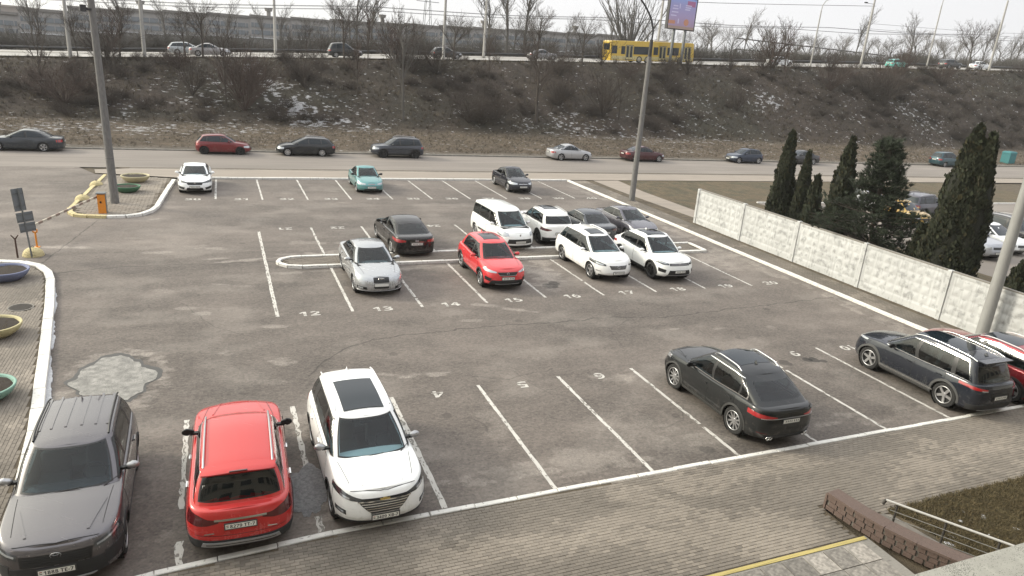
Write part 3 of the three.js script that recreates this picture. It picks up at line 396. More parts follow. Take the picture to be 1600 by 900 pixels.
function makeCar(g, s) {
  const { L, W, H, R } = s, hi = s.lod !== 1, hw0 = W / 2, glassM = hi ? CM.clear : CM.glass;
  const fx = s.fx, rx = s.rx;                                   // axle positions
  const clear = s.clear ?? 0.2;
  const lev = s.lev ?? [[0, 0, 0.885, -0.15, -0.11], [0.10, 0.07, 0.96, -0.05, -0.03], [0.30, 0.30, 0.992, 0, 0], [0.5, 0.52, 1, -0.012, -0.004], [0.72, 0.75, 0.982, -0.045, -0.025], [0.88, 0.92, 0.95, -0.10, -0.05], [0.96, 0.985, 0.925, -0.15, -0.075], [1, 1, 0.9, -0.19, -0.095]];
  const fC = curve(lev.map(l => [l[0], l[1]])), lwC = curve(lev.map(l => [l[0], l[2]])), foC = curve(lev.map(l => [l[0], l[3] * (s.noseK ?? 1)])), roC = curve(lev.map(l => [l[0], l[4] * (s.tailK ?? 1)]));
  const beltC = curve(s.belt), crownC = curve(s.crown ?? [[-L / 2, 0.02], [-L / 2 + 0.5, 0.03], [L / 2 - 1, 0.055], [L / 2, 0.02]]);
  const Ef = s.Ef ?? 0.75, pf = s.pf ?? 2.7, Er = s.Er ?? 0.5, pr = s.pr ?? 3;
  const taper = x => 1 - 0.045 * Math.pow(Math.abs(x) / (L / 2), 4);
  const low = (t, v) => {
    let sg = 1; if (t > 3) { t = 6 - t; sg = -1; } if (t < 0) { t = -t; sg = -1; }
    const xf = L / 2 + foC(v), xr = -L / 2 - roC(v); let x, w;
    if (t >= 2) { const th = (t - 2) * Math.PI / 2; x = xf - Ef * (1 - Math.pow(Math.sin(th), 2 / pf)); w = Math.pow(Math.max(0, Math.cos(th)), 2 / pf); }
    else if (t <= 1) { const th = (1 - t) * Math.PI / 2; x = xr + Er * (1 - Math.pow(Math.sin(th), 2 / pr)); w = Math.pow(Math.max(0, Math.cos(th)), 2 / pr); }
    else { x = lerp(xr + Er, xf - Ef, t - 1); w = 1; }
    w *= hw0 * lwC(v) * taper(x);
    const fl = (s.flare ?? 0.018) * (Math.exp(-(((x - fx) / 0.42) ** 2)) + Math.exp(-(((x - rx) / 0.42) ** 2))) * Math.exp(-(((v - 0.55) / 0.3) ** 2)); w += w > 0.3 ? fl : 0;
    const cl = clear + 0.10 * (sstep(fx + R, L / 2, x) + sstep(-(rx - R), L / 2, -x)) * 0.5;
    return [x, lerp(cl, beltC(x), fC(v)), w * sg];
  };
  const xf1 = L / 2 + foC(1), xr1 = -L / 2 - roC(1);
  const outlineW = x => {                                       // half-width of the belt outline at x
    let w = 1; if (x > xf1 - Ef) w = Math.pow(Math.max(0, 1 - Math.pow(clamp(1 - (xf1 - x) / Ef), pf)), 1 / pf); else if (x < xr1 + Er) w = Math.pow(Math.max(0, 1 - Math.pow(clamp(1 - (x - xr1) / Er), pr)), 1 / pr);
    return Math.max(1e-4, w * hw0 * lwC(1) * taper(x));
  };
  const topY = (x, z) => beltC(x) + crownC(x) * (1 - Math.pow(clamp(Math.abs(z) / outlineW(x)), 2.6));
  const topS = (t, q) => {
    const p = low(t, 1); let tt = t; if (tt > 3) tt = 6 - tt;
    const xc = tt >= 2 ? xf1 - Ef * (3 - tt) : tt <= 1 ? xr1 + Er * tt : p[0];
    const x = lerp(p[0], xc, q), z = p[2] * (1 - q); return [x, q < 0.001 ? p[1] : topY(x, z), z];
  };
  // --- lower body shell with real wheel openings
  const nm = hi ? 64 : 34, ne = hi ? 16 : 9, ts = [];
  for (let i = 0; i < ne; i++) ts.push(i / ne);
  for (let i = 0; i < nm; i++) ts.push(1 + i / nm);
  for (let i = 0; i < ne; i++) ts.push(2 + i / ne);
  const full = [...ts, 3, ...ts.slice(1).reverse().map(t => 6 - t), 6];
  const vs = hi ? [0, 0.04, 0.1, 0.16, 0.23, 0.3, 0.37, 0.44, 0.51, 0.58, 0.65, 0.72, 0.79, 0.86, 0.92, 0.96, 0.985, 1] : [0, 0.1, 0.2, 0.3, 0.4, 0.5, 0.6, 0.7, 0.8, 0.9, 0.96, 1];
  const qs = hi ? [0.03, 0.08, 0.16, 0.3, 0.5, 0.75, 1] : [0.05, 0.2, 0.5, 1];
  const rows = vs.map(v => full.map(t => low(t, v))); const nWall = rows.length;
  for (const q of qs) rows.push(full.map(t => topS(t, q)));
  const Ra = R + (s.archGap ?? 0.045), C = full.length, inside = rows.map((r, i) => r.map(p => i < nWall && Math.abs(p[2]) > hw0 * 0.6 && (Math.hypot(p[0] - fx, p[1] - R) < Ra || Math.hypot(p[0] - rx, p[1] - R) < Ra)));
  const P = [], U = [], I = [];
  const snap = rows.map(r => r.map(() => false)), quads = [];
  for (let i = 0; i < rows.length - 1; i++) for (let j = 0; j < C - 1; j++) {
    const n = inside[i][j] + inside[i][j + 1] + inside[i + 1][j] + inside[i + 1][j + 1];
    if (n === 4) continue;
    if (hi && i >= nWall) { const cx = (rows[i][j][0] + rows[i + 1][j + 1][0]) / 2, cz = Math.abs(rows[i][j][2] + rows[i + 1][j + 1][2]) / 2; if (cx > s.gh.x0 + 0.22 && cx < s.gh.x1 - 0.42 && cz < hw0 * 0.78) continue; }
    quads.push([i, j]);
    if (n > 0) for (const [a, b] of [[i, j], [i, j + 1], [i + 1, j], [i + 1, j + 1]]) if (inside[a][b]) snap[a][b] = true;
  }
  rows.forEach((r, i) => r.forEach((p, j) => {
    if (snap[i][j]) { const cx = Math.abs(p[0] - fx) < Math.abs(p[0] - rx) ? fx : rx; let dx = p[0] - cx, dy = p[1] - R; const d = Math.hypot(dx, dy) || 1; p = [cx + dx / d * Ra, R + dy / d * Ra, p[2]]; rows[i][j] = p; }
    P.push(...p); U.push(p[0] + p[2] * 0.7, p[1] + Math.abs(p[2]) * 0.04);
  }));
  for (const [i, j] of quads) { const a = i * C + j, b = a + 1, c = a + C, d = c + 1; I.push(a, b, c, b, d, c); }
  const bg = new THREE.BufferGeometry(); bg.setAttribute('position', new THREE.Float32BufferAttribute(P, 3)); bg.setAttribute('uv', new THREE.Float32BufferAttribute(U, 2)); bg.setIndex(I); bg.computeVertexNormals();
  mesh('body', bg, s.paint, g);
  // --- underside and wheel housings
  const un = [box(L - 0.9, 0.03, W * 0.5, 0, clear + 0.03, 0), box(fx - rx - 2 * Ra, 0.03, W * 0.84, (fx + rx) / 2, clear + 0.02, 0)];
  for (const ax of [fx, rx]) for (const sz of [-1, 1]) { const c = new THREE.CylinderGeometry(Ra + 0.004, Ra + 0.004, 0.36, hi ? 24 : 14, 1, true, Math.PI * 0.36, Math.PI * 1.28); c.rotateX(Math.PI / 2); c.rotateZ(Math.PI); c.translate(ax, R, sz * (hw0 * 0.93 - 0.18)); un.push(c); const d = new THREE.CircleGeometry(Ra, 14); d.translate(ax, R, sz * (hw0 * 0.93 - 0.36)); un.push(d); }
  mesh('underbody', un, CM.under, g);
  // --- glasshouse
  const gh = s.gh, wbC = gh.wb ?? 0.86, wtC = gh.wt ?? 0.66, gEf = gh.Ef ?? 0.42, gEr = gh.Er ?? 0.3, gpf = gh.pf ?? 2.8, gpr = gh.pr ?? 3.4, roofC = curve(gh.roof), rc = gh.crown ?? 0.05;
  const ghS = (t, v) => {
    let sg = 1; if (t > 3) { t = 6 - t; sg = -1; } if (t < 0) { t = -t; sg = -1; }
    const w1 = hw0 * (lerp(wbC, wtC, v) + (gh.bulge ?? 0.035) * Math.sin(Math.PI * Math.pow(v, 1.25)));
    const at = vv => { const x0 = lerp(gh.x0, gh.rx0, vv), x1 = lerp(gh.x1, gh.rx1, vv); if (t >= 2) { const th = (t - 2) * Math.PI / 2; return [x1 - gEf * (1 - Math.pow(Math.sin(th), 2 / gpf)), Math.pow(Math.max(0, Math.cos(th)), 2 / gpf)]; } if (t <= 1) { const th = (1 - t) * Math.PI / 2; return [x0 + gEr * (1 - Math.pow(Math.sin(th), 2 / gpr)), Math.pow(Math.max(0, Math.cos(th)), 2 / gpr)]; } return [lerp(x0 + gEr, x1 - gEf, t - 1), 1]; };
    const [x, k] = at(v), xb = at(0)[0], xt = at(1)[0];
    const yb = beltC(xb) - 0.03, yt = roofC(xt), bow = (gh.bow ?? 0.03) * Math.sin(Math.PI * v);
    const along = t >= 2 ? 1 - k : t <= 1 ? -(1 - k) : 0;       // windscreens bow outwards a little
    return [x + along * bow, lerp(yb, yt, v) + Math.abs(along) * bow * 0.6, w1 * k * sg * (1 - (gh.plan ?? 0.06) * sstep(0.1, 1, clamp((gh.rx1 - 0.6 - x) / (L * 0.7))))];
  };
  const roofS = (t, q) => { const p = ghS(t, 1); let tt = t; if (tt > 3) tt = 6 - tt; if (tt < 0) tt = -tt; const xc = tt >= 2 ? gh.rx1 - gEf * (3 - tt) : tt <= 1 ? gh.rx0 + gEr * tt : p[0]; const x = lerp(p[0], xc, q); return [x, roofC(x) + rc * (1 - Math.pow(1 - q, 2.2)) * sstep(-0.02, 0.3, Math.min(x - gh.rx0 + 0.12, gh.rx1 - x + 0.08)), p[2] * (1 - q)]; };
  const gts = []; const gm = hi ? 30 : 16;
  for (let i = 0; i < ne; i++) gts.push(i / ne); for (let i = 0; i < gm; i++) gts.push(1 + i / gm); for (let i = 0; i < ne; i++) gts.push(2 + i / ne);
  const ws = gh.ws ?? 0.50, wsr = gh.wsr ?? 0.45, v0 = gh.v0 ?? 0.16, v1 = gh.v1 ?? 0.93, rv0 = gh.rv0 ?? 0.2, rv1 = gh.rv1 ?? 0.86, sv0 = gh.sv0 ?? 0.14, sv1 = gh.sv1 ?? 0.86, tFb = 2 + (gh.af ?? 0.22), win = gh.win ?? [];
  const gx = (x, v) => { const a = lerp(gh.x0, gh.rx0, v) + gEr, b = lerp(gh.x1, gh.rx1, v) - gEf; const t = 1 + (x - a) / (b - a); return clamp(t, 0.35, 2.45); };
  const T = (x, v) => x === null ? tFb : gx(x, v);
  if (hi) { for (const t of [2 + ws, 1 - wsr, tFb]) if (!gts.some(q => Math.abs(q - t) < 0.004)) gts.push(t); gts.sort((a, b) => a - b); }
  const gfull = [...gts, 3, ...gts.slice(1).reverse().map(t => 6 - t), 6];
  const gvs = hi ? [0, 0.12, 0.25, 0.4, 0.55, 0.7, 0.82, 0.9, 0.95, 0.98, 1, v0, v1, rv0, rv1, sv0, sv1].sort((a, b) => a - b).filter((v, i, a) => !i || v - a[i - 1] > 0.004) : [0, 0.25, 0.5, 0.75, 0.92, 1], gqs = hi ? [0.025, 0.06, 0.12, 0.25, 0.5, 0.75, 1] : [0.06, 0.2, 0.6, 1];
  const gr = gvs.map(v => gfull.map(t => ghS(t, v))); for (const q of gqs) gr.push(gfull.map(t => roofS(t, q)));
  const holed = (i, j) => {
    if (!hi || i >= gvs.length - 1) return false; const v = (gvs[i] + gvs[i + 1]) / 2; let t = (gfull[j] + gfull[j + 1]) / 2; if (t > 3) t = 6 - t;
    if (t > 2 + ws && v > v0 && v < v1) return true; if (t < 1 - wsr && v > rv0 && v < rv1) return true;
    if (win.length && v > sv0 && v < sv1 && t < tFb && t > 0.5) { const f = (v - sv0) / (sv1 - sv0), w = win[0], e = lerp(T(w[0], sv0), T(w[1], sv1), f); return t > e - 0.03; } return false;
  };
  mesh('roof', gridGeo(gr, holed), s.roofMat ?? s.paint, g);
  // --- patches laid on the shells: windows, lamps, grilles, trims (thin solids with an edge)
  const ctr = V3(0, H * 0.45, 0);
  const solveV = (t, y) => { let a = 0, b = 1; for (let i = 0; i < 16; i++) { const m = (a + b) / 2; if (low(t, m)[1] < y) a = m; else b = m; } return (a + b) / 2; };
  const tx = x => { let a = 0, b = 3; for (let i = 0; i < 20; i++) { const m = (a + b) / 2; if (low(m, 0.5)[0] < x) a = m; else b = m; } return (a + b) / 2; };
  const F = k => { const t = 2 + Math.acos(Math.pow(clamp(Math.abs(k)), pf / 2)) * 2 / Math.PI; return k < 0 ? 6 - t : t; };
  const B = k => { const t = 1 - Math.acos(Math.pow(clamp(Math.abs(k)), pr / 2)) * 2 / Math.PI; return k < 0 ? -t : t; };
  const surf = { low: (t, y) => { const v = solveV(t, y); return [t, v, low]; }, gh: (t, v) => [t, v, ghS], roof: (x, z) => [x, z, (a, b) => { const t = clamp(1 + (a - gh.rx0 - gEr) / (gh.rx1 - gEf - gh.rx0 - gEr), 0.2, 2.8), w = Math.abs(ghS(t, 1)[2]), q = clamp(1 - Math.abs(b) / w); const p = roofS(t, q); return [a, p[1], b]; }], hood: (x, z) => [x, z, (a, b) => [a, topY(a, b), b]] };
  const evalP = (kind, a, b, off) => {
    const [u, v, f] = surf[kind](a, b), e = 0.004, p = V3(...f(u, v)), du = V3(...f(u + e, v)).sub(V3(...f(u - e, v))), dv = V3(...f(u, v + e > 1 && kind !== 'roof' && kind !== 'hood' ? v : v + e)).sub(V3(...f(u, v - e)));
    const n = du.cross(dv).normalize(); if (!isFinite(n.x) || n.lengthSq() < 0.5) n.set(0, 1, 0);
    if (n.dot(p.clone().sub(ctr).setX(kind === 'low' || kind === 'gh' ? p.x * 0.9 : 0)) < 0) n.negate(); return p.addScaledVector(n, off);
  };
  const patch = (kind, top, bot, off, sub = 4, nr = 4, thick = 0.02) => {
    const rowsP = [], base = [];
    for (let r = 0; r <= nr; r++) { const row = [], rb = []; for (let i = 0; i < top.length - 1; i++) for (let k = 0; k < sub + (i === top.length - 2 ? 1 : 0); k++) { const f = k / sub, h = r / nr; const ta = lerp(top[i][0], top[i + 1][0], f), tb = lerp(top[i][1], top[i + 1][1], f), ba = lerp(bot[i][0], bot[i + 1][0], f), bb = lerp(bot[i][1], bot[i + 1][1], f); const a = lerp(ta, ba, h), b = lerp(tb, bb, h); row.push(evalP(kind, a, b, off).toArray()); rb.push(evalP(kind, a, b, off - thick).toArray()); } rowsP.push(row); base.push(rb); }
    const n = rowsP.length - 1, m = rowsP[0].length - 1, ring = [], rb = [];
    for (let j = 0; j <= m; j++) { ring.push(rowsP[0][j]); rb.push(base[0][j]); } for (let i = 1; i <= n; i++) { ring.push(rowsP[i][m]); rb.push(base[i][m]); } for (let j = m - 1; j >= 0; j--) { ring.push(rowsP[n][j]); rb.push(base[n][j]); } for (let i = n - 1; i >= 0; i--) { ring.push(rowsP[i][0]); rb.push(base[i][0]); }
    return mergeGeometries([gridGeo(rowsP), gridGeo([ring, rb])]);
  };
  const mir = (kind, pts) => pts.map(([a, b]) => kind === 'roof' || kind === 'hood' ? [a, -b] : [a < 1 ? -a : 6 - a, b]);
  const mirT = (kind, pts) => kind === 'low' || kind === 'gh' ? pts.map(([a, b]) => [a, b]) : mir(kind, pts);
  const flipZ = geo => { const c = geo.clone(), p = c.attributes.position, n = c.attributes.normal; for (let i = 0; i < p.count; i++) { p.setZ(i, -p.getZ(i)); n.setZ(i, -n.getZ(i)); } const ix = c.index; if (ix) for (let i = 0; i < ix.count; i += 3) { const a = ix.getX(i); ix.setX(i, ix.getX(i + 1)); ix.setX(i + 1, a); } return c; };
  const add = (name, kind, top, bot, off, mat, o = {}) => { const ge = patch(kind, top, bot, off, o.sub ?? (hi ? 4 : 2), o.nr ?? (hi ? 4 : 2), o.thick ?? 0.02); const m1 = mesh(name, ge, mat, o.parent ?? g); if (o.pair) return [m1, mesh(name, flipZ(ge), mat, o.parent ?? g)]; return m1; };
  const api = { g, s, low, ghS, roofS, topY, evalP, add, patch, flipZ, tx, F, B, hi, hw0, beltC };
  // windscreens and side windows, each in a dark rubber frame
  const nS = hi ? 10 : 4, merge = list => list.length > 1 ? mergeGeometries(list) : list[0];
  const ring = (tl, tr, bl, br, m, mv, off, sub) => { // four strips round a window given by its corners (t, v)
    const P_ = (c, a, b) => [c[0] + a, c[1] + b]; const o = [P_(tl, -m, mv), P_(tr, m, mv), P_(bl, -m, -mv), P_(br, m, -mv)];
    return merge([patch('gh', [o[0], o[1]], [tl, tr], off, sub, 1, 0.01), patch('gh', [bl, br], [o[2], o[3]], off, sub, 1, 0.01), patch('gh', [o[0], tl], [o[2], bl], off, 2, 8, 0.01), patch('gh', [tr, o[1]], [br, o[3]], off, 2, 8, 0.01)]);
  };
  mesh('windscreen_frame', ring([2 + ws, v1], [4 - ws, v1], [2 + ws - 0.02, v0], [4 - ws + 0.02, v0], 0.05, 0.035, 0.003, nS * 2), CM.trim, g);
  add('windscreen', 'gh', [[2 + ws, v1], [3, v1], [4 - ws, v1]], [[2 + ws - 0.02, v0], [3, v0], [4 - ws + 0.02, v0]], 0.004, glassM, { sub: nS, thick: 0.001 });
  if (!gh.noRear) {
    const ra = 1 - wsr;
    mesh('rear_window_frame', ring([-ra, rv1], [ra, rv1], [-ra - 0.03, rv0], [ra + 0.03, rv0], 0.03, 0.03, 0.003, nS * 2), s.rearFrame ?? CM.trim, g);
    add('rear_window', 'gh', [[-ra, rv1], [0, rv1], [ra, rv1]], [[-ra - 0.03, rv0], [0, rv0], [ra + 0.03, rv0]], 0.004, hi ? CM.tint : CM.glass, { sub: nS, thick: 0.001 });
  }
  if (win.length) {
    const a = win[0], z = win[win.length - 1], tl = [T(a[1], sv1), sv1], tr = [T(z[3], sv1), sv1], bl = [T(a[0], sv0), sv0], br = [T(z[2], sv0), sv0], pair = (n, ge, m) => { mesh(n, ge, m, g); mesh(n, flipZ(ge), m, g); };
    if (hi) pair('pillar_cover', patch('gh', [[tl[0] - 0.16, sv1 + 0.01], tl], [[bl[0] - 0.16, sv0 - 0.01], bl], 0.002, 4, 8, 0.004), s.paint);
    pair('window_frame', ring(tl, tr, bl, br, gh.frameMat ? 0.009 : 0.03, gh.frameMat ? 0.03 : 0.045, 0.006, hi ? 20 : 8), gh.frameMat ?? CM.trim);
    for (const w of win) add('side_window', 'gh', [[T(w[1], sv1), sv1], [T(w[3], sv1), sv1]], [[T(w[0], sv0), sv0], [T(w[2], sv0), sv0]], 0.004, hi ? CM.tint : CM.glass, { pair: true, sub: hi ? 8 : 4, thick: 0.001 });
    for (let i = 0; i < win.length - 1; i++) { const p = win[i], q = win[i + 1]; pair('window_pillar', patch('gh', [[T(p[3], sv1), sv1], [T(q[1], sv1), sv1]], [[T(p[2], sv0), sv0], [T(q[0], sv0), sv0]], 0.005, 2, 6, 0.02), CM.trim); }
  }
  // cabin seen through the glass
  if (hi) {
    const fl = clear + 0.16, by = beltC(0), cw = hw0 * 0.8, xr = Math.max(rx + 0.1, gh.x0 + 0.35), xd = gh.x1 - 0.35;
    mesh('cabin_tub', [box(xd - xr + 0.6, 0.02, cw * 2, (xd + xr) / 2, fl, 0), box(xd - xr + 0.6, by - fl - 0.02, 0.02, (xd + xr) / 2, (by + fl) / 2, cw), box(xd - xr + 0.6, by - fl - 0.02, 0.02, (xd + xr) / 2, (by + fl) / 2, -cw), box(0.04, by - fl - 0.05, cw * 2, xd + 0.28, (by + fl) / 2 - 0.03, 0)], CM.lining, g);
    const ds = new THREE.CylinderGeometry(0.14, 0.14, cw * 2, 10); ds.rotateX(Math.PI / 2); ds.scale(2.1, 1, 1); ds.translate(xd - 0.02, by - 0.1, 0); mesh('dashboard', [ds, box(0.5, 0.05, cw * 1.9, xd + 0.16, by - 0.015, 0)], CM.dash, g);
    const st = new THREE.TorusGeometry(0.18, 0.016, 6, 20); st.rotateY(Math.PI / 2); st.rotateZ(0.35); st.translate(xd - 0.4, by - 0.02, -0.36); mesh('steering_wheel', st, CM.dash, g);
    const seatG = (x, z, w) => { const b = new THREE.CapsuleGeometry(0.09, 0.5, 3, 8); b.scale(1, 1, w / 0.18); b.rotateZ(0.25); b.translate(x - 0.28, by - 0.2, z); const c = box(0.5, 0.16, w, x, fl + 0.28, z), h = new THREE.SphereGeometry(0.11, 8, 6); h.scale(0.6, 0.8, 1.1); h.translate(x - 0.42, by + 0.24, z); return [b, c, h]; };
    for (const z of [-0.37, 0.37]) mesh('front_seat', seatG(xd - 0.85, z, 0.5), CM.seat, g);
    const bz = seatG(Math.max(xd - 1.75, xr + 0.45), 0, cw * 1.8); mesh('rear_seat', [bz[0], bz[1]], CM.seat, g);
    if (gh.x0 < -L / 2 + 0.4) mesh('boot_cover', box(Math.max(0.1, Math.max(xd - 2.2, xr) - gh.x0 - 0.15), 0.02, cw * 1.9, (Math.max(xd - 2.2, xr) + gh.x0 + 0.1) / 2, by - 0.02, 0), CM.dash, g); else mesh('parcel_shelf', box(0.7, 0.03, cw * 1.7, gh.x0 + 0.45, beltC(gh.x0 + 0.45) - 0.02, 0), CM.dash, g);
    mesh('mirror_inside', box(0.03, 0.07, 0.24, gh.rx1 - 0.0, H - 0.24, 0), CM.trim, g);
  }
  // doors: panels standing a few millimetres proud over dark gaps, with handles
  if (s.doors) for (const [xa, xb, hx] of s.doors) {
    const yb = s.doorY ?? clear + 0.15, n = 4, tp = [], bt = [], tp2 = [], bt2 = [];
    for (let i = 0; i <= n; i++) { const x = lerp(xa, xb, i / n), t = tx(x), cut = (Math.hypot(x - rx, 0) < Ra + 0.06) ? Math.max(yb, R + Math.sqrt(Math.max(0, (Ra + 0.06) ** 2 - (x - rx) ** 2))) : yb; tp.push([t, beltC(x) - 0.035]); bt.push([t, cut]); const e = i === 0 ? -0.008 : i === n ? 0.008 : 0, t2 = tx(x + e); tp2.push([t2, beltC(x) - 0.027]); bt2.push([t2, cut - 0.008]); }
    add('door_gap', 'low', tp2, bt2, 0.0015, CM.seam, { pair: true, sub: hi ? 4 : 2, nr: hi ? 10 : 4, thick: 0.006 });
    for (const [i, d] of add('door', 'low', tp, bt, 0.0045, s.paint, { pair: true, sub: hi ? 4 : 2, nr: hi ? 10 : 4, thick: 0.006 }).entries()) {
      if (hi) { const hy = s.handleY ?? beltC(hx) - 0.14, hp = evalP('low', tx(hx), hy, 0.022), hb = box(0.19, 0.032, 0.028); hb.translate(hp.x, hp.y, (i ? -1 : 1) * hp.z); mesh('handle', hb, s.handleMat ?? s.paint, d); }
    }
  }
  // wheels
  const wg = wheelGeos(R, s.wheel ?? 'five', hi);
  for (const ax of [fx, rx]) for (const sz of [-1, 1]) { const w = mesh('wheel', wg.ty, CM.tyre, g); w.position.set(ax, R, sz * (hw0 * 0.965 - R * 0.33)); if (sz < 0) w.rotation.y = Math.PI; w.rotation.z = (ax * 1.7 + sz) % 1; mesh('rim', wg.rim, s.rimMat ?? CM.rim, w); }
  // door mirrors
  if (!s.noMirror) for (const sz of [-1, 1]) { const my = beltC(gh.x1 - 0.55) + 0.1, mx = gh.x1 - (s.mirX ?? 0.62), m = new THREE.SphereGeometry(0.5, hi ? 14 : 8, hi ? 10 : 6); m.scale(0.14, 0.155, 0.24); const p = m.attributes.position; for (let i = 0; i < p.count; i++) { if (p.getX(i) < -0.02) p.setX(i, -0.025); const k = sz * p.getZ(i); p.setY(i, p.getY(i) * (k < 0 ? 0.8 : 1)); } m.computeVertexNormals(); m.translate(mx, my, sz * (hw0 * wbC + 0.16)); const b = box(0.08, 0.05, 0.16, mx, my - 0.04, sz * (hw0 * wbC + 0.04)); const mm = mesh('mirror', m, s.mirMat ?? s.paint, g); mesh('mirror_arm', b, CM.trim, mm); }
  // arch and sill cladding
  const archRing = (ax, wdt, off, mat) => { const pts0 = [], pts1 = []; for (let i = 0; i <= (hi ? 22 : 12); i++) { const a = lerp(-0.12, Math.PI + 0.12, i / (hi ? 22 : 12)); pts0.push([ax + Math.cos(a) * (Ra - 0.012), R + Math.sin(a) * (Ra - 0.012)]); pts1.push([ax + Math.cos(a) * (Ra + wdt), R + Math.sin(a) * (Ra + wdt)]); } const f = ([x, y]) => [tx(x), Math.max(y, low(tx(x), 0.02)[1])]; return add('arch_trim', 'low', pts1.map(f), pts0.map(f), off, mat, { pair: true, sub: 1, nr: 2, thick: 0.03 }); };
  if (s.cladding) { for (const ax of [fx, rx]) archRing(ax, s.cladW ?? 0.055, 0.012, s.cladMat ?? CM.clad); add('sill_trim', 'low', [[tx(rx + Ra + 0.02), clear + (s.sillH ?? 0.17)], [tx(fx - Ra - 0.02), clear + (s.sillH ?? 0.17)]], [[tx(rx + Ra - 0.02), clear + 0.015], [tx(fx - Ra + 0.02), clear + 0.015]], 0.012, s.cladMat ?? CM.clad, { pair: true, sub: hi ? 16 : 6 }); }
  else if (hi) for (const ax of [fx, rx]) archRing(ax, 0.022, 0.006, s.paint);
  if (s.rails) for (const sz of [-1, 1]) { const pts = []; for (let i = 0; i <= 8; i++) { const x = lerp(s.rails[0], s.rails[1], i / 8); const z = hw0 * wtC * 0.93; const p = evalP('roof', x, z, 0.0); pts.push([p.x, p.y + (i === 0 || i === 8 ? 0.0 : 0.045), sz * p.z * (1 - 0.0)]); } mesh('roof_rail', tube(pts, 0.019, 6, 18), s.railMat ?? CM.silver, g); }
  if (s.sunroof) { const [a, b, k] = s.sunroof, z = hw0 * wtC * k; add('sunroof', 'roof', [[a, -z], [b, -z]], [[a, z], [b, z]], 0.006, CM.glass, { sub: hi ? 8 : 4, nr: hi ? 8 : 4, thick: 0.012 }); }
  if (s.fin) { const p = evalP('roof', s.fin, 0, 0), f = new THREE.ConeGeometry(0.05, 0.09, 8); f.scale(1.6, 1, 0.5); f.translate(p.x, p.y + 0.04, 0); mesh('antenna', f, s.paint, g); }
  if (hi) { for (const k of [0.25, -0.45]) { const a = evalP('gh', 3 - k * 0.9, v0 - 0.07, 0.02), b = evalP('gh', 3 - k * 0.9 + (k > 0 ? 0.32 : 0.42) * (k > 0 ? 1 : 1), v0 - 0.005, 0.022); mesh('wiper', rod(a.toArray(), b.toArray(), 0.009, 0.007, 5), CM.trim, g); } }
  if (hi) { // shut lines round the bonnet and between wings and bumpers
    const xa = gh.x1 - 0.12, xb = L / 2 - 0.42, za = outlineW(xa) * 0.86, zb = outlineW(xb) * 0.86;
    for (const sz of [-1, 1]) mesh('bonnet_gap', patch('hood', [[xa, sz * za], [xb, sz * zb]], [[xa, sz * (za + 0.009)], [xb, sz * (zb + 0.009)]], 0.0025, 10, 1, 0.005), CM.seam, g);
    for (const [x, y0, y1] of [[fx + Ra * 0.86, R + Ra * 0.62, beltC(fx + Ra) - 0.13], [rx - Ra * 0.86, R + Ra * 0.62, beltC(rx - Ra) - 0.2]]) { const t = tx(x), t2 = tx(x + 0.008), ge = patch('low', [[t, y1], [t2, y1]], [[t, y0], [t2, y0]], 0.002, 1, 5, 0.005); mesh('bumper_gap', ge, CM.seam, g); mesh('bumper_gap', flipZ(ge), CM.seam, g); }
    const tc = evalP('low', tx(rx - 0.05), Math.min(beltC(rx) - 0.1, 0.93), 0.003); const fc = new THREE.CircleGeometry(0.075, 16); fc.translate(tc.x, tc.y, tc.z); mesh('fuel_cap', fc, s.paint, g);
  }
  (s.face ?? (() => {}))(api);
  return g;
}
// a registration plate standing on the bodywork at the front or the rear
const plateStrokes = canvasTex(256, 56, (c, w, h) => { c.fillStyle = '#d8d8d2'; c.fillRect(0, 0, w, h); c.strokeStyle = '#222'; c.lineWidth = 3; c.strokeRect(2, 2, w - 4, h - 4); c.fillStyle = '#55565a'; for (let i = 0; i < 7; i++) { c.fillRect(34 + i * 30 + (i > 3 ? 8 : 0), 14, 16, 28); } });
const platePlain = new THREE.MeshStandardMaterial({ map: plateStrokes, roughness: 0.45 });
function plateMat(txt) { return new THREE.MeshStandardMaterial({ roughness: 0.45, map: canvasTex(512, 112, (c, w, h) => { c.fillStyle = '#e2e2dc'; c.fillRect(0, 0, w, h); c.strokeStyle = '#161616'; c.lineWidth = 7; c.strokeRect(4, 4, w - 8, h - 8); c.fillStyle = '#141416'; c.font = 'bold 92px sans-serif'; c.textBaseline = 'middle'; c.fillText(txt, 78, h / 2 + 4, w - 100); c.font = 'bold 26px sans-serif'; c.fillStyle = '#b03030'; c.fillRect(22, 30, 38, 12); c.fillStyle = '#2f7a3a'; c.fillRect(22, 42, 38, 6); c.fillStyle = '#222'; c.fillRect(22, 66, 38, 14); }) }); }
function plate(A, front, y, mat, tilt = 0) {
  const t = front ? 3 : 0, p = A.evalP('low', t, y, 0.02), grp = mesh('license_plate', [box(0.545, 0.135, 0.012)], CM.plateBack, A.g), f = mesh('plate_face', new THREE.PlaneGeometry(0.52, 0.112), mat ?? platePlain, grp);
  f.position.z = 0.0075; grp.position.set(p.x, p.y, 0); grp.rotation.y = front ? Math.PI / 2 : -Math.PI / 2; grp.rotateX(front ? -tilt : -tilt);
}
function badge(A, front, y, geos, mat = CM.chrome) { const p = A.evalP('low', front ? 3 : 0, y, 0.012); const b = mesh('emblem', geos, mat, A.g); b.position.copy(p); b.rotation.y = front ? Math.PI / 2 : -Math.PI / 2; return b; }
const ringG = (rx_, ry_, x = 0, y = 0, t = 0.008) => { const g = new THREE.TorusGeometry(1, t / Math.max(rx_, ry_) * 1.2, 6, 20); g.scale(rx_, ry_, Math.max(rx_, ry_)); g.translate(x, y, 0); return g; };

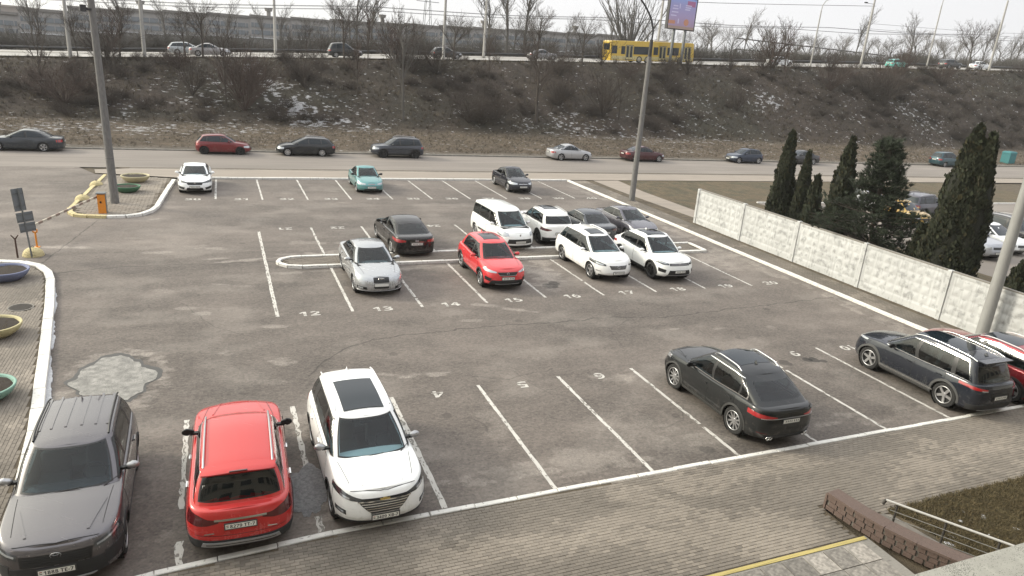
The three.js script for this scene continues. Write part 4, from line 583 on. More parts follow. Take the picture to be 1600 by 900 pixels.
// --- body families (metres; x forward from the middle of the car)
function suv(o) {
  const L = o.L ?? 4.6, h = L / 2, H = o.H ?? 1.67, b = o.b ?? 1.03;
  return { L, W: 1.85, H, R: 0.355, clear: 0.23, fx: h - 0.92, rx: h - 0.92 - (o.wb ?? 2.69), cladding: true, flare: 0.02, pf: 2.9, Ef: 0.8, pr: 3.6, Er: 0.5,
    belt: o.belt ?? [[-h, b], [-h + 1, b + 0.01], [-0.2, b - 0.02], [h - 1.2, b - 0.01], [h - 0.55, b - 0.06], [h - 0.2, b - 0.12], [h, b - 0.2]],
    crown: [[-h, 0.02], [-h + 0.6, 0.03], [h - 1.1, 0.06], [h - 0.3, 0.045], [h, 0.015]],
    doors: [[-1.2, -0.16, -1.02], [-0.14, 0.93, 0.02]], rails: [-1.75, 0.2], fin: -1.6,
    ...o,
    gh: { x0: -h + 0.1, rx0: -h + 0.4, x1: h - 1.07, rx1: 0.28, wb: 0.89, wt: 0.70, roof: [[-h + 0.3, H - 0.15], [-h + 0.9, H - 0.085], [-0.4, H - 0.05], [0.28, H - 0.1]], win: [[-1.98, -1.72, -1.36, -1.3], [-1.24, -1.2, -0.21, -0.19], [-0.1, -0.08, null, null]], ...(o.gh ?? {}) } };
}
function sedan(o) {
  const L = o.L ?? 4.7, h = L / 2, H = o.H ?? 1.46, b = o.b ?? 0.94;
  return { L, W: 1.8, H, R: 0.318, clear: 0.17, fx: h - 0.9, rx: h - 0.9 - (o.wb ?? 2.7), flare: 0.015, pf: 2.6, Ef: 0.8, pr: 3, Er: 0.55,
    belt: o.belt ?? [[-h, b - 0.05], [-h + 0.25, b + 0.0], [-h + 0.9, b + 0.02], [-0.2, b - 0.01], [h - 1.25, b - 0.03], [h - 0.6, b - 0.11], [h - 0.2, b - 0.2], [h, b - 0.27]],
    doors: [[-1.22, -0.2, -1.0], [-0.18, 0.9, 0.0]], doorY: 0.27,
    ...o,
    gh: { x0: -h + 0.62, rx0: -h + 1.42, x1: h - 1.12, rx1: 0.24, wb: 0.875, wt: 0.64, Er: 0.36, roof: [[-h + 1.3, H - 0.16], [-h + 1.8, H - 0.07], [-0.2, H - 0.05], [0.24, H - 0.1]], win: [[-1.28, -0.92, -0.3, -0.27], [-0.19, -0.17, null, null]], rv0: 0.12, rv1: 0.93, wsr: 0.5, ...(o.gh ?? {}) } };
}
function hatch(o) {
  const L = o.L ?? 4.2, h = L / 2, H = o.H ?? 1.48, b = o.b ?? 0.93;
  return { L, W: 1.75, H, R: 0.31, clear: 0.18, fx: h - 0.82, rx: h - 0.82 - (o.wb ?? 2.55), pf: 2.6, Ef: 0.75, pr: 3.2, Er: 0.45,
    belt: o.belt ?? [[-h, b - 0.02], [-h + 0.6, b + 0.02], [-0.2, b - 0.01], [h - 1.15, b - 0.03], [h - 0.55, b - 0.1], [h - 0.2, b - 0.18], [h, b - 0.25]],
    doors: [[-1.1, -0.2, -0.9], [-0.18, 0.8, 0.0]], doorY: 0.27,
    ...o,
    gh: { x0: -h + 0.1, rx0: -h + 0.5, x1: h - 0.98, rx1: 0.2, wb: 0.875, wt: 0.64, roof: [[-h + 0.4, H - 0.16], [-h + 1, H - 0.08], [-0.2, H - 0.05], [0.2, H - 0.1]], win: [[-1.72, -1.5, -1.2, -1.15], [-1.1, -1.06, -0.26, -0.24], [-0.17, -0.15, null, null]], ...(o.gh ?? {}) } };
}
// generic faces, used where the photograph shows a car only small
const rect = (a0, a1, y0, y1) => [[[a0, y1], [a1, y1]], [[a0, y0], [a1, y0]]];
function spanF(A, name, k, y0, y1, off, mat, o = {}) { const { F } = A, kk = o.kb ?? k; return A.add(name, 'low', [[F(k), y1], [3, y1 + (o.arch ?? 0)], [6 - F(k), y1]], [[F(kk), y0], [3, y0 + (o.archB ?? 0)], [6 - F(kk), y0]], off, mat, { sub: A.hi ? 8 : 4, ...o }); }
function spanB(A, name, k, y0, y1, off, mat, o = {}) { const { B } = A, kk = o.kb ?? k; return A.add(name, 'low', [[-B(k), y1], [0, y1 + (o.arch ?? 0)], [B(k), y1]], [[-B(kk), y0], [0, y0 + (o.archB ?? 0)], [B(kk), y0]], off, mat, { sub: A.hi ? 8 : 4, ...o }); }
function quadF(A, name, pts, off, mat, o = {}) { const { F } = A; const q = p => [p[2] ? p[0] : F(p[0]), p[1]]; const n = pts.length / 2; return A.add(name, 'low', pts.slice(0, n).map(q), pts.slice(n).reverse().map(q), off, mat, { pair: true, ...o }); }
function quadB(A, name, pts, off, mat, o = {}) { const { B } = A; const q = p => [p[2] ? p[0] : B(p[0]), p[1]]; const n = pts.length / 2; return A.add(name, 'low', pts.slice(0, n).map(q), pts.slice(n).reverse().map(q), off, mat, { pair: true, ...o }); }
function plainFace(o = {}) {
  return A => {
    const b = A.beltC(A.s.L / 2 - 0.3), c = A.s.clear, r = A.beltC(-A.s.L / 2 + 0.1);
    quadF(A, 'headlight', [[0.98, b - 0.09], [0.8, b - 0.08], [0.55, b - 0.11], [0.55, b - 0.25], [0.8, b - 0.25], [0.98, b - 0.22]], 0.006, o.lamp ?? CM.lens);
    spanF(A, 'grille', 0.45, b - 0.27, b - 0.14, 0.004, CM.trim);
    if (o.chrome) spanF(A, 'grille_bar', 0.4, b - 0.215, b - 0.19, 0.012, CM.chrome);
    spanF(A, 'air_intake', 0.6, c + 0.06, c + 0.17, 0.004, CM.trim, { kb: 0.66 });
    quadB(A, 'taillight', [[0.99, r - 0.08], [0.8, r - 0.07], [0.6, r - 0.1], [0.6, r - 0.24], [0.8, r - 0.25], [0.99, r - 0.24]], 0.006, CM.red);
    spanB(A, 'rear_valance', 0.7, c + 0.02, c + 0.12, 0.004, CM.clad);
    plate(A, true, c + 0.24); plate(A, false, o.plateY ?? r - 0.22);
  };
}
const SPECS = {
  // grey compact off-roader with black lower front, facing the building
  greySuv: () => suv({ L: 4.55, W: 1.84, H: 1.68, b: 1.06, R: 0.36, paint: paint(0.12, 0.112, 0.12, 0.6, 0.34), wheel: 'five', rails: [-1.85, -0.1], railMat: CM.trim, fin: -1.55, noseK: 0.75, pf: 3.2, mirMat: CM.silver,
    gh: { wt: 0.70, wb: 0.90, ws: 0.46, x1: 1.0, rx1: 0.12, roof: [[-2, 1.54], [-1.4, 1.60], [-0.6, 1.63], [0.12, 1.575]] },
    face: A => {
      const { F } = A;
      quadF(A, 'headlight', [[0.99, 0.93], [0.85, 0.90], [0.62, 0.845], [0.62, 0.765], [0.85, 0.80], [0.99, 0.84]], 0.008, CM.lensDark);
      quadF(A, 'lamp_strip', [[0.97, 0.905], [0.66, 0.828], [0.66, 0.80], [0.97, 0.875]], 0.013, CM.lens);
      spanF(A, 'grille', 0.60, 0.64, 0.83, 0.010, CM.trim, { kb: 0.55 });
      for (const y of [0.67, 0.705, 0.74, 0.775]) spanF(A, 'grille_bar', 0.52, y, y + 0.012, 0.018, CM.clad);
      spanF(A, 'grille_frame', 0.62, 0.82, 0.85, 0.016, A.s.paint);
      spanF(A, 'front_bumper', 0.72, 0.34, 0.62, 0.012, CM.clad, { kb: 0.8 });
      quadF(A, 'fog_surround', [[0.99, 0.70], [0.75, 0.66], [0.75, 0.42], [0.99, 0.46]], 0.010, CM.clad);
      spanF(A, 'skid_plate', 0.62, 0.315, 0.35, 0.026, CM.silver, { kb: 0.56 });
      plate(A, true, 0.545, plateMat('1888 TE-7'));
      badge(A, true, 0.79, [ringG(0.075, 0.05, 0, 0, 0.006), ringG(0.028, 0.046, 0, 0, 0.005), ringG(0.05, 0.02, 0, 0.02, 0.005)], CM.silver);
      for (const z of [0.55, 0.36]) for (const sz of [-1, 1]) mesh('roof_rib', A.patch('roof', [[-1.8, sz * z - 0.02], [-0.4, sz * z - 0.02]], [[-1.8, sz * z + 0.02], [-0.4, sz * z + 0.02]], 0.012, 8, 2, 0.02), A.s.paint, A.g);
      for (const z of [0.13]) for (const sz of [-1, 1]) mesh('roof_rib', A.patch('roof', [[-1.7, sz * z - 0.02], [-0.4, sz * z - 0.02]], [[-1.7, sz * z + 0.02], [-0.4, sz * z + 0.02]], 0.012, 8, 2, 0.02), A.s.paint, A.g);
      for (const sz of [-1, 1]) mesh('bonnet_rib', A.patch('hood', [[1.25, sz * 0.62], [1.95, sz * 0.42]], [[1.25, sz * 0.66], [1.95, sz * 0.46]], 0.014, 10, 3, 0.03), A.s.paint, A.g);
      mesh('bonnet_gap', A.patch('hood', [[2.06, -0.6], [2.13, 0], [2.06, 0.6]], [[2.07, -0.6], [2.14, 0], [2.07, 0.6]], 0.003, 8, 1, 0.006), CM.seam, A.g);
    } }),
  // red family off-roader seen from behind
  redSuv: () => suv({ L: 4.5, W: 1.83, H: 1.70, b: 1.04, R: 0.355, wb: 2.65, paint: paint(0.50, 0.028, 0.026, 0.12, 0.34), wheel: 'five', rails: [-1.62, 0.2], fin: 0, noseK: 1, pr: 3.2, Er: 0.6, handleMat: CM.chrome, mirMat: CM.trim,
    gh: { rx0: -1.72, x0: -2.05, wb: 0.87, wt: 0.68, rv0: 0.2, rv1: 0.84, wsr: 0.42, frameMat: CM.chrome, roof: [[-1.95, 1.53], [-1.3, 1.60], [-0.4, 1.645], [0.28, 1.60]], Er: 0.34 },
    face: A => {
      plainFaceFront(A);
      quadB(A, 'taillight', [[0.98, 1.01, 0], [0.8, 0.96], [0.62, 0.90], [0.40, 0.885], [0.42, 0.835], [0.62, 0.79], [0.8, 0.77], [0.98, 0.79]], 0.008, CM.redDark);
      spanB(A, 'tailgate_bar', 0.5, 0.865, 0.905, 0.018, CM.chrome);
      spanB(A, 'plate_recess', 0.38, 0.66, 0.845, 0.003, A.s.paint);
      plate(A, false, 0.765, plateMat('8279 TT-7'));
      spanB(A, 'rear_bumper', 0.995, 0.30, 0.52, 0.012, CM.clad, { archB: 0, arch: -0.03 });
      spanB(A, 'skid_plate', 0.72, 0.375, 0.455, 0.03, CM.silver, { kb: 0.76 });
      spanB(A, 'skid_groove', 0.66, 0.41, 0.423, 0.033, CM.trim);
      // spoiler lip with a stop lamp
      const p = A.ghS(0, 1), q = A.ghS(0.75, 1), G = []; for (let r = 0; r <= 3; r++) { const row = []; for (let k = 0; k <= 12; k++) { const z = lerp(-0.62, 0.62, k / 12), f = 1 - (z / 0.62) ** 4 * 0.18; row.push([p[0] + 0.16 - (r === 3 ? 0.26 : r * 0.14) * f - 0.02, p[1] + 0.035 + (1 - (z / 0.62) ** 2) * 0.035 - r * 0.018 - (r === 3 ? 0.02 : 0), z]); } G.push(row); }
      const sp = mesh('spoiler', gridGeo(G), A.s.paint, A.g); mesh('brake_light', box(0.03, 0.02, 0.3, p[0] - 0.13, p[1] + 0.045, 0), CM.redDark, sp);
      mesh('tailgate_gap', [A.patch('low', [[-A.B(0.85), 0.60], [0, 0.585], [A.B(0.85), 0.60]], [[-A.B(0.85), 0.592], [0, 0.577], [A.B(0.85), 0.592]], 0.002, 8, 1, 0.006)], CM.seam, A.g);
      for (const sg of [-1, 1]) mesh('script_badge', box(0.012, 0.022, 0.16, A.evalP('low', A.B(0.55), 0.62, 0.006).x, 0.645, sg * 0.52), CM.chrome, A.g);
      mesh('bonnet_crease', [[-0.4], [0.4]].map(([z]) => A.patch('hood', [[1.3, z * 1.3], [2.0, z * 0.9]], [[1.3, z * 1.3 + 0.03], [2.0, z * 0.9 + 0.03]], 0.01, 8, 2, 0.02)), A.s.paint, A.g);
    } }),
  // white crossover with dark glass roof and wide barred grille
  whiteSuv: () => suv({ L: 4.6, W: 1.84, H: 1.66, b: 1.03, R: 0.355, wb: 2.72, paint: paint(0.80, 0.81, 0.80, 0.0, 0.36), wheel: 'five', rails: [-1.85, 0.1], railMat: paint(0.8, 0.81, 0.8, 0), sunroof: [-1.15, 0.22, 0.68], noseK: 0.9, sillH: 0.1, cladW: 0.03, mirMat: CM.silver, fin: -1.75, handleMat: paint(0.8, 0.81, 0.8, 0),
    gh: { wt: 0.67, wb: 0.885, ws: 0.47, rx1: 0.42, x1: 1.3, roof: [[-2, 1.52], [-1.4, 1.575], [-0.4, 1.61], [0.42, 1.55]], win: [[-1.95, -1.8, -1.55, -1.5], [-1.3, -1.22, -0.21, -0.19], [-0.1, -0.08, null, null]] },
    face: A => {
      quadF(A, 'headlight', [[0.995, 0.94], [0.9, 0.91], [0.72, 0.85], [0.5, 0.80], [0.5, 0.755], [0.72, 0.765], [0.9, 0.81], [0.995, 0.86]], 0.008, CM.lensDark);
      quadF(A, 'lamp_strip', [[0.9, 0.85], [0.74, 0.81], [0.74, 0.775], [0.9, 0.81]], 0.013, CM.lens);
      spanF(A, 'grille_top', 0.52, 0.755, 0.80, 0.010, CM.trim, { arch: -0.005 });
      spanF(A, 'grille', 0.56, 0.52, 0.735, 0.006, CM.trim, { kb: 0.30 });
      spanF(A, 'grille_frame', 0.58, 0.735, 0.755, 0.020, CM.chrome, { arch: -0.004, archB: -0.004 });
      for (const [k, y] of [[0.50, 0.69], [0.45, 0.645], [0.40, 0.60], [0.35, 0.555]]) spanF(A, 'grille_bar', k, y, y + 0.018, 0.018, CM.chrome);
      spanF(A, 'grille_frame', 0.31, 0.505, 0.52, 0.018, CM.chrome);
      quadF(A, 'fog_light', [[0.96, 0.60], [0.80, 0.56], [0.80, 0.47], [0.96, 0.51]], 0.006, CM.clad);
      quadF(A, 'fog_lens', [[0.93, 0.565], [0.83, 0.54], [0.83, 0.50], [0.93, 0.525]], 0.012, CM.lens);
      spanF(A, 'front_bumper', 0.95, 0.27, 0.36, 0.008, CM.clad);
      plate(A, true, 0.44, plateMat('3409 XB-7'));
      badge(A, true, 0.765, [box(0.19, 0.035, 0.012), box(0.075, 0.062, 0.013)], std(0.55, 0.40, 0.14, 0.3, 0.8));
      mesh('bonnet_gap', A.patch('hood', [[2.05, -0.62], [2.16, 0], [2.05, 0.62]], [[2.06, -0.62], [2.17, 0], [2.06, 0.62]], 0.003, 8, 1, 0.006), CM.seam, A.g);
      mesh('bonnet_crease', [-1, 1].map(s => A.patch('hood', [[1.35, s * 0.55], [2.0, s * 0.36]], [[1.35, s * 0.59], [2.0, s * 0.39]], 0.008, 8, 2, 0.02)), A.s.paint, A.g);
      plainRear(A);
    } }),
  // coupe-roofed crossover, used black (from behind) and white (from the front)
  coupeSuv: (p, black) => suv({ L: 4.6, W: 1.87, H: 1.68, b: 1.04, R: 0.375, wb: 2.66, paint: p, roofMat: p, wheel: black ? 'ten' : 'five', rimMat: black ? CM.rim : CM.rimDark, rails: black ? [-0.95, 0.15] : null, railMat: CM.chrome, fin: -0.75, sunroof: [-0.75, 0.18, 0.74], cladW: 0.045, sillH: 0.14, cladMat: black ? std(0.035, 0.035, 0.034, 0.6) : CM.clad, pr: 3.4, Er: 0.55, tailK: 1.3, handleMat: p,
    belt: [[-2.3, 1.03], [-2.05, 1.08], [-1.3, 1.07], [-0.2, 1.01], [1.1, 1.0], [1.75, 0.97], [2.1, 0.90], [2.3, 0.82]],
    gh: { x0: -2.14, rx0: -1.2, x1: 1.26, rx1: 0.32, wb: 0.89, wt: 0.70, Er: 0.42, gpr: 3, roof: [[-1.2, 1.55], [-0.7, 1.62], [-0.1, 1.64], [0.32, 1.58]], win: [[-1.5, -1.2, -1.24, -1.06], [-1.16, -1.02, -0.23, -0.2], [-0.14, -0.12, null, null]], rv0: 0.26, rv1: 0.80, wsr: 0.54, frameMat: CM.chrome, sv0: 0.1, sv1: 0.84 },
    rearFrame: p,
    face: A => {
      quadF(A, 'headlight', [[0.99, 0.95], [0.82, 0.91], [0.58, 0.86], [0.60, 0.80], [0.82, 0.80], [0.99, 0.85]], 0.008, black ? CM.lens : CM.lensDark);
      quadF(A, 'lamp_strip', [[0.95, 0.92], [0.7, 0.87], [0.7, 0.84], [0.95, 0.885]], 0.012, CM.lens);
      spanF(A, 'grille', 0.56, 0.77, 0.865, 0.008, CM.trim);
      for (const y of [0.79, 0.825]) spanF(A, 'grille_bar', 0.5, y, y + 0.01, 0.014, CM.silver);
      quadF(A, 'air_intake', [[0.95, 0.66], [0.70, 0.60], [0.74, 0.47], [0.95, 0.50]], 0.006, CM.trim);
      spanF(A, 'air_intake', 0.55, 0.38, 0.58, 0.007, CM.trim, { kb: 0.64 });
      spanF(A, 'front_lip', 0.66, 0.295, 0.36, 0.012, CM.clad, { kb: 0.72 });
      spanF(A, 'lip_strip', 0.6, 0.36, 0.375, 0.02, CM.silver);
      plate(A, true, 0.52);
      badge(A, true, 0.82, [ringG(0.05, 0.045)], CM.silver);
      quadB(A, 'taillight', [[1, 0.975], [0.85, 0.955], [0.66, 0.93], [0.48, 0.905], [0.48, 0.885], [0.66, 0.86], [0.85, 0.855], [1, 0.865]], 0.008, CM.red);
      spanB(A, 'tailgate_bar', 0.9, 0.845, 0.86, 0.016, CM.silver, { archB: 0.015, arch: 0.015 });
      plate(A, false, 0.79);
      spanB(A, 'rear_bumper', 0.8, 0.30, 0.42, 0.010, CM.clad);
      for (const sz of [-1, 1]) for (const d of [0, 0.1]) { const t = new THREE.TorusGeometry(0.042, 0.014, 6, 12); t.rotateY(Math.PI / 2); const q = A.evalP('low', A.B(0.7), 0.36, 0.015); t.translate(q.x - 0.02, 0.35, sz * (q.z - d)); mesh('exhaust', t, CM.chrome, A.g); }
      quadB(A, 'reflector', [[0.95, 0.50], [0.72, 0.475], [0.72, 0.455], [0.95, 0.475]], 0.006, CM.redDark);
      spanB(A, 'tail_lip', 0.97, 0.985, 1.01, 0.03, A.s.paint);
      mesh('bonnet_crease', [-1, 1].map(s => A.patch('hood', [[1.3, s * 0.62], [2.0, s * 0.42]], [[1.3, s * 0.67], [2.0, s * 0.46]], 0.010, 8, 2, 0.02)), A.s.paint, A.g);
      mesh('tailgate_gap', [A.patch('low', [[-A.B(0.9), 0.60], [0, 0.6], [A.B(0.9), 0.60]], [[-A.B(0.9), 0.59], [0, 0.59], [A.B(0.9), 0.59]], 0.002, 8, 1, 0.006)], CM.seam, A.g);
    } }),
  // dark five-door off-roader with split-spoke wheels and chrome trims
  darkSuv: () => suv({ L: 4.62, W: 1.84, H: 1.74, b: 1.05, R: 0.375, wb: 2.68, paint: paint(0.013, 0.016, 0.024, 0.35, 0.34), wheel: 'wide', rails: [-1.78, 0.22], railMat: CM.chrome, fin: -1.6, sunroof: [-1.25, 0.22, 0.8], cladW: 0.06, sillH: 0.2, cladMat: std(0.06, 0.06, 0.06, 0.7), mirMat: CM.trim,
    gh: { frameMat: CM.chrome, rx0: -1.88, x0: -2.16, rv0: 0.14, rv1: 0.8, wsr: 0.4, sv0: 0.08, win: [[-1.85, -1.62, -1.4, -1.32], [-1.26, -1.2, -0.21, -0.19], [-0.1, -0.08, null, null]] },
    face: A => {
      quadF(A, 'headlight', [[0.995, 0.98], [0.9, 0.96], [0.66, 0.92], [0.66, 0.88], [0.9, 0.905], [0.995, 0.93]], 0.01, CM.lens);
      plainFaceFront(A, true);
      quadB(A, 'taillight', [[1.05, 1.0, 1], [0.97, 0.99], [0.62, 0.955], [0.62, 0.90], [0.97, 0.905], [1.05, 0.93, 1]], 0.01, CM.red);
      quadB(A, 'lamp_strip', [[0.8, 0.915], [0.6, 0.91], [0.6, 0.885], [0.8, 0.89]], 0.014, CM.lens);
      plate(A, false, 0.68);
      spanB(A, 'plate_recess', 0.4, 0.60, 0.80, 0.004, CM.trim);
      spanB(A, 'rear_bumper', 0.995, 0.28, 0.46, 0.012, CM.clad, { arch: 0.06 });
      spanB(A, 'skid_plate', 0.8, 0.30, 0.335, 0.02, CM.silver);
      A.add('sill_strip', 'low', [[A.tx(-0.95), 0.40], [A.tx(0.95), 0.40]], [[A.tx(-0.95), 0.375], [A.tx(0.95), 0.375]], 0.024, CM.chrome, { pair: true, sub: 10 });
      const p = A.ghS(0, 1); mesh('spoiler', box(0.24, 0.035, 1.16, p[0] - 0.02, p[1] + 0.035, 0), A.s.paint, A.g);
    } }),
  maroonSuv: () => suv({ L: 4.6, W: 1.86, H: 1.62, b: 1.04, R: 0.355, wb: 2.7, paint: paint(0.24, 0.016, 0.022, 0.4, 0.34), wheel: 'five', sunroof: [-0.9, 0.15, 0.72], rails: [-1.3, 0.15], railMat: CM.silver, fin: -1.4,
    gh: { rx0: -1.5, x0: -2.1, frameMat: CM.chrome, rv0: 0.2, rv1: 0.82, win: [[-1.5, -1.32, -0.21, -0.19], [-0.1, -0.08, null, null]] }, face: A => { plainFaceFront(A); quadB(A, 'taillight', [[0.99, 0.98], [0.8, 0.95], [0.5, 0.92], [0.5, 0.86], [0.8, 0.86], [0.99, 0.88]], 0.008, CM.red); plate(A, false, 0.74); spanB(A, 'rear_bumper', 0.98, 0.28, 0.44, 0.01, CM.clad); } }),
  silverSedan: () => sedan({ L: 4.85, W: 1.84, H: 1.46, b: 0.95, R: 0.33, wb: 2.82, paint: paint(0.42, 0.43, 0.44, 0.55, 0.34), wheel: 'ten', gh: { rx0: -1.15, x0: -1.95, x1: 1.3, rx1: 0.35, wt: 0.62, roof: [[-1.2, 1.31], [-0.6, 1.385], [-0.1, 1.41], [0.35, 1.36]], win: [[-1.45, -1.1, -0.25, -0.22], [-0.14, -0.12, null, null]] },
    face: A => {
      quadF(A, 'headlight', [[0.99, 0.755], [0.84, 0.745], [0.58, 0.715], [0.58, 0.63], [0.84, 0.61], [0.99, 0.65]], 0.006, CM.lens);
      spanF(A, 'grille_frame', 0.37, 0.33, 0.75, 0.004, CM.silver, { kb: 0.33 });
      spanF(A, 'grille', 0.345, 0.56, 0.735, 0.010, CM.trim, { kb: 0.335 });
      spanF(A, 'grille', 0.325, 0.345, 0.42, 0.010, CM.trim, { kb: 0.30 });
      badge(A, true, 0.675, [-1.5, -0.5, 0.5, 1.5].map(k => ringG(0.036, 0.036, k * 0.054, 0, 0.007)));
      plate(A, true, 0.485, plainPlate);
      quadF(A, 'air_intake', [[0.94, 0.43], [0.6, 0.40], [0.6, 0.30], [0.94, 0.33]], 0.005, CM.trim);
      quadF(A, 'fog_lens', [[0.9, 0.40], [0.74, 0.385], [0.74, 0.33], [0.9, 0.345]], 0.01, CM.lens);
      spanF(A, 'lip_strip', 0.95, 0.235, 0.25, 0.012, CM.silver);
      mesh('bonnet_crease', [-1, 1].map(s => A.patch('hood', [[1.35, s * 0.55], [2.15, s * 0.36]], [[1.35, s * 0.58], [2.15, s * 0.385]], 0.008, 8, 2, 0.02)), A.s.paint, A.g);
      plainRear(A);
    } }),
  blackSedan: () => sedan({ L: 4.85, W: 1.87, H: 1.50, b: 0.98, R: 0.33, wb: 2.82, paint: paint(0.014, 0.012, 0.012, 0.3, 0.3), wheel: 'ten', gh: { rx0: -1.2, x0: -2.0, rv0: 0.1, wsr: 0.46, win: [[-1.45, -1.1, -0.25, -0.22], [-0.14, -0.12, null, null]] },
    face: A => {
      plainFaceFront(A);
      quadB(A, 'taillight', [[1.06, 0.90, 1], [0.85, 0.89], [0.56, 0.855], [0.56, 0.79], [0.85, 0.75], [1.06, 0.79, 1]], 0.008, CM.red);
      spanB(A, 'tailgate_bar', 0.34, 0.775, 0.795, 0.014, CM.chrome);
      plate(A, false, 0.70); spanB(A, 'plate_recess', 0.36, 0.62, 0.775, 0.003, CM.trim);
      badge(A, false, 0.835, [ringG(0.075, 0.032), box(0.13, 0.04, 0.008)], CM.silver);
      spanB(A, 'rear_bumper', 0.9, 0.24, 0.34, 0.006, CM.clad);
      mesh('tailgate_gap', [A.patch('low', [[-A.B(0.8), 0.60], [0, 0.6], [A.B(0.8), 0.60]], [[-A.B(0.8), 0.59], [0, 0.59], [A.B(0.8), 0.59]], 0.002, 8, 1, 0.006)], CM.seam, A.g);
    } }),
  redCrossover: () => suv({ L: 4.33, W: 1.80, H: 1.61, b: 1.0, R: 0.345, wb: 2.6, paint: paint(0.62, 0.045, 0.05, 0.1, 0.34), wheel: 'five', sunroof: [-0.95, 0.0, 0.62], rails: null, fin: -1.4, cladW: 0.05, sillH: 0.17, cladMat: CM.clad,
    gh: { rx0: -1.5, x0: -1.95, x1: 1.14, rx1: 0.3, wt: 0.64, win: [[-1.35, -1.2, -0.23, -0.2], [-0.12, -0.1, null, null]] },
    face: A => {
      quadF(A, 'headlight', [[0.99, 0.885], [0.82, 0.86], [0.55, 0.80], [0.55, 0.755], [0.82, 0.765], [0.99, 0.80]], 0.008, CM.lens);
      spanF(A, 'grille', 0.52, 0.64, 0.785, 0.006, CM.trim, { kb: 0.36 });
      spanF(A, 'grille_bar', 0.42, 0.665, 0.68, 0.016, CM.silver, { archB: -0.02, arch: -0.02 });
      quadF(A, 'air_intake', [[0.95, 0.60], [0.72, 0.54], [0.80, 0.42], [0.96, 0.46]], 0.006, CM.trim);
      spanF(A, 'front_bumper', 0.74, 0.30, 0.48, 0.008, CM.clad, { kb: 0.86 });
      spanF(A, 'lip_strip', 0.6, 0.315, 0.335, 0.018, CM.silver);
      plate(A, true, 0.55); badge(A, true, 0.73, [ringG(0.045, 0.04)], CM.silver); plainRear(A);
    } }),
  whiteVan: () => hatch({ L: 4.35, W: 1.80, H: 1.80, b: 1.08, R: 0.32, wb: 2.7, clear: 0.19, paint: paint(0.78, 0.79, 0.78, 0, 0.38), wheel: 'cover', pr: 5, Er: 0.3, doorY: 0.3, mirMat: paint(0.7, 0.7, 0.7, 0), fx: 1.3, rx: -1.4, doors: [[-1.05, -0.02, -0.1], [0.0, 0.98, 0.12]],
    belt: [[-2.17, 1.1], [0.4, 1.06], [1.0, 1.06], [1.5, 1.02], [1.9, 0.92], [2.17, 0.76]],
    gh: { x0: -2.14, rx0: -2.02, x1: 1.5, rx1: 0.62, wb: 0.9, wt: 0.76, Er: 0.22, gpr: 5, plan: 0.02, roof: [[-2.05, 1.70], [-1.2, 1.745], [-0.2, 1.75], [0.62, 1.68]], win: [[-1.95, -1.88, -1.12, -1.1], [-1.02, -1.0, 0.02, 0.04], [0.14, 0.16, null, null]], v0: 0.16, sv0: 0.12, sv1: 0.8 },
    face: A => {
      quadF(A, 'headlight', [[1.0, 1.0], [0.9, 0.975], [0.68, 0.90], [0.64, 0.78], [0.9, 0.74], [1.0, 0.80]], 0.008, CM.lens);
      spanF(A, 'grille', 0.66, 0.44, 0.64, 0.008, CM.trim, { kb: 0.74 }); spanF(A, 'front_bumper', 0.97, 0.27, 0.36, 0.012, CM.clad); plate(A, true, 0.50);
      badge(A, true, 0.80, [box(0.07, 0.1, 0.012)], CM.chrome); A.add('side_trim', 'low', [[A.tx(-0.95), 0.56], [A.tx(0.85), 0.56]], [[A.tx(-0.95), 0.47], [A.tx(0.85), 0.47]], 0.014, CM.clad, { pair: true, sub: 8 }); plainRear(A);
    } }),
  whiteHatchSuv: () => suv({ L: 4.35, W: 1.82, H: 1.62, b: 1.02, R: 0.345, wb: 2.62, paint: paint(0.79, 0.79, 0.78, 0, 0.36), wheel: 'five', rimMat: CM.rimDark, sunroof: [-0.8, 0.15, 0.6], rails: [-1.5, 0.1], fin: -1.5,
    gh: { rx0: -1.6, x0: -2.0, rv0: 0.22, rv1: 0.82, wsr: 0.38, wb: 0.87, win: [[-1.5, -1.35, -0.23, -0.2], [-0.12, -0.1, null, null]] },
    face: A => { plainFaceFront(A); quadB(A, 'taillight', [[1.0, 0.93], [0.8, 0.90], [0.55, 0.86], [0.55, 0.82], [0.8, 0.78], [1.0, 0.80]], 0.008, CM.redDark); spanB(A, 'rear_bumper', 0.98, 0.27, 0.46, 0.01, CM.clad); spanB(A, 'skid_plate', 0.6, 0.3, 0.34, 0.02, CM.silver); plate(A, false, 0.66); } }),
  greySedan: (p) => sedan({ L: 4.7, H: 1.46, paint: p, wheel: 'five', gh: { frameMat: CM.silver }, face: A => { plainFaceFront(A); quadB(A, 'taillight', [[1.0, 0.87], [0.8, 0.86], [0.5, 0.83], [0.5, 0.77], [0.8, 0.74], [1.0, 0.76]], 0.008, CM.redDark); plate(A, false, 0.66); spanB(A, 'rear_bumper', 0.9, 0.24, 0.33, 0.006, CM.clad); } }),
  softSuv: () => suv({ L: 4.7, W: 1.88, H: 1.68, b: 1.03, R: 0.36, wb: 2.74, paint: paint(0.80, 0.80, 0.79, 0, 0.36), wheel: 'five', cladding: false, sunroof: [-0.55, 0.18, 0.6], rails: [-1.55, 0.1], railMat: paint(0.8, 0.8, 0.79, 0), fin: -1.5, noseK: 1.2, pf: 2.4, Ef: 0.95,
    gh: { rx0: -1.75, x0: -2.22, x1: 1.38, rx1: 0.32, wt: 0.63, wb: 0.875, win: [[-1.95, -1.62, -1.42, -1.28], [-1.32, -1.2, -0.21, -0.19], [-0.1, -0.08, null, null]] },
    face: A => {
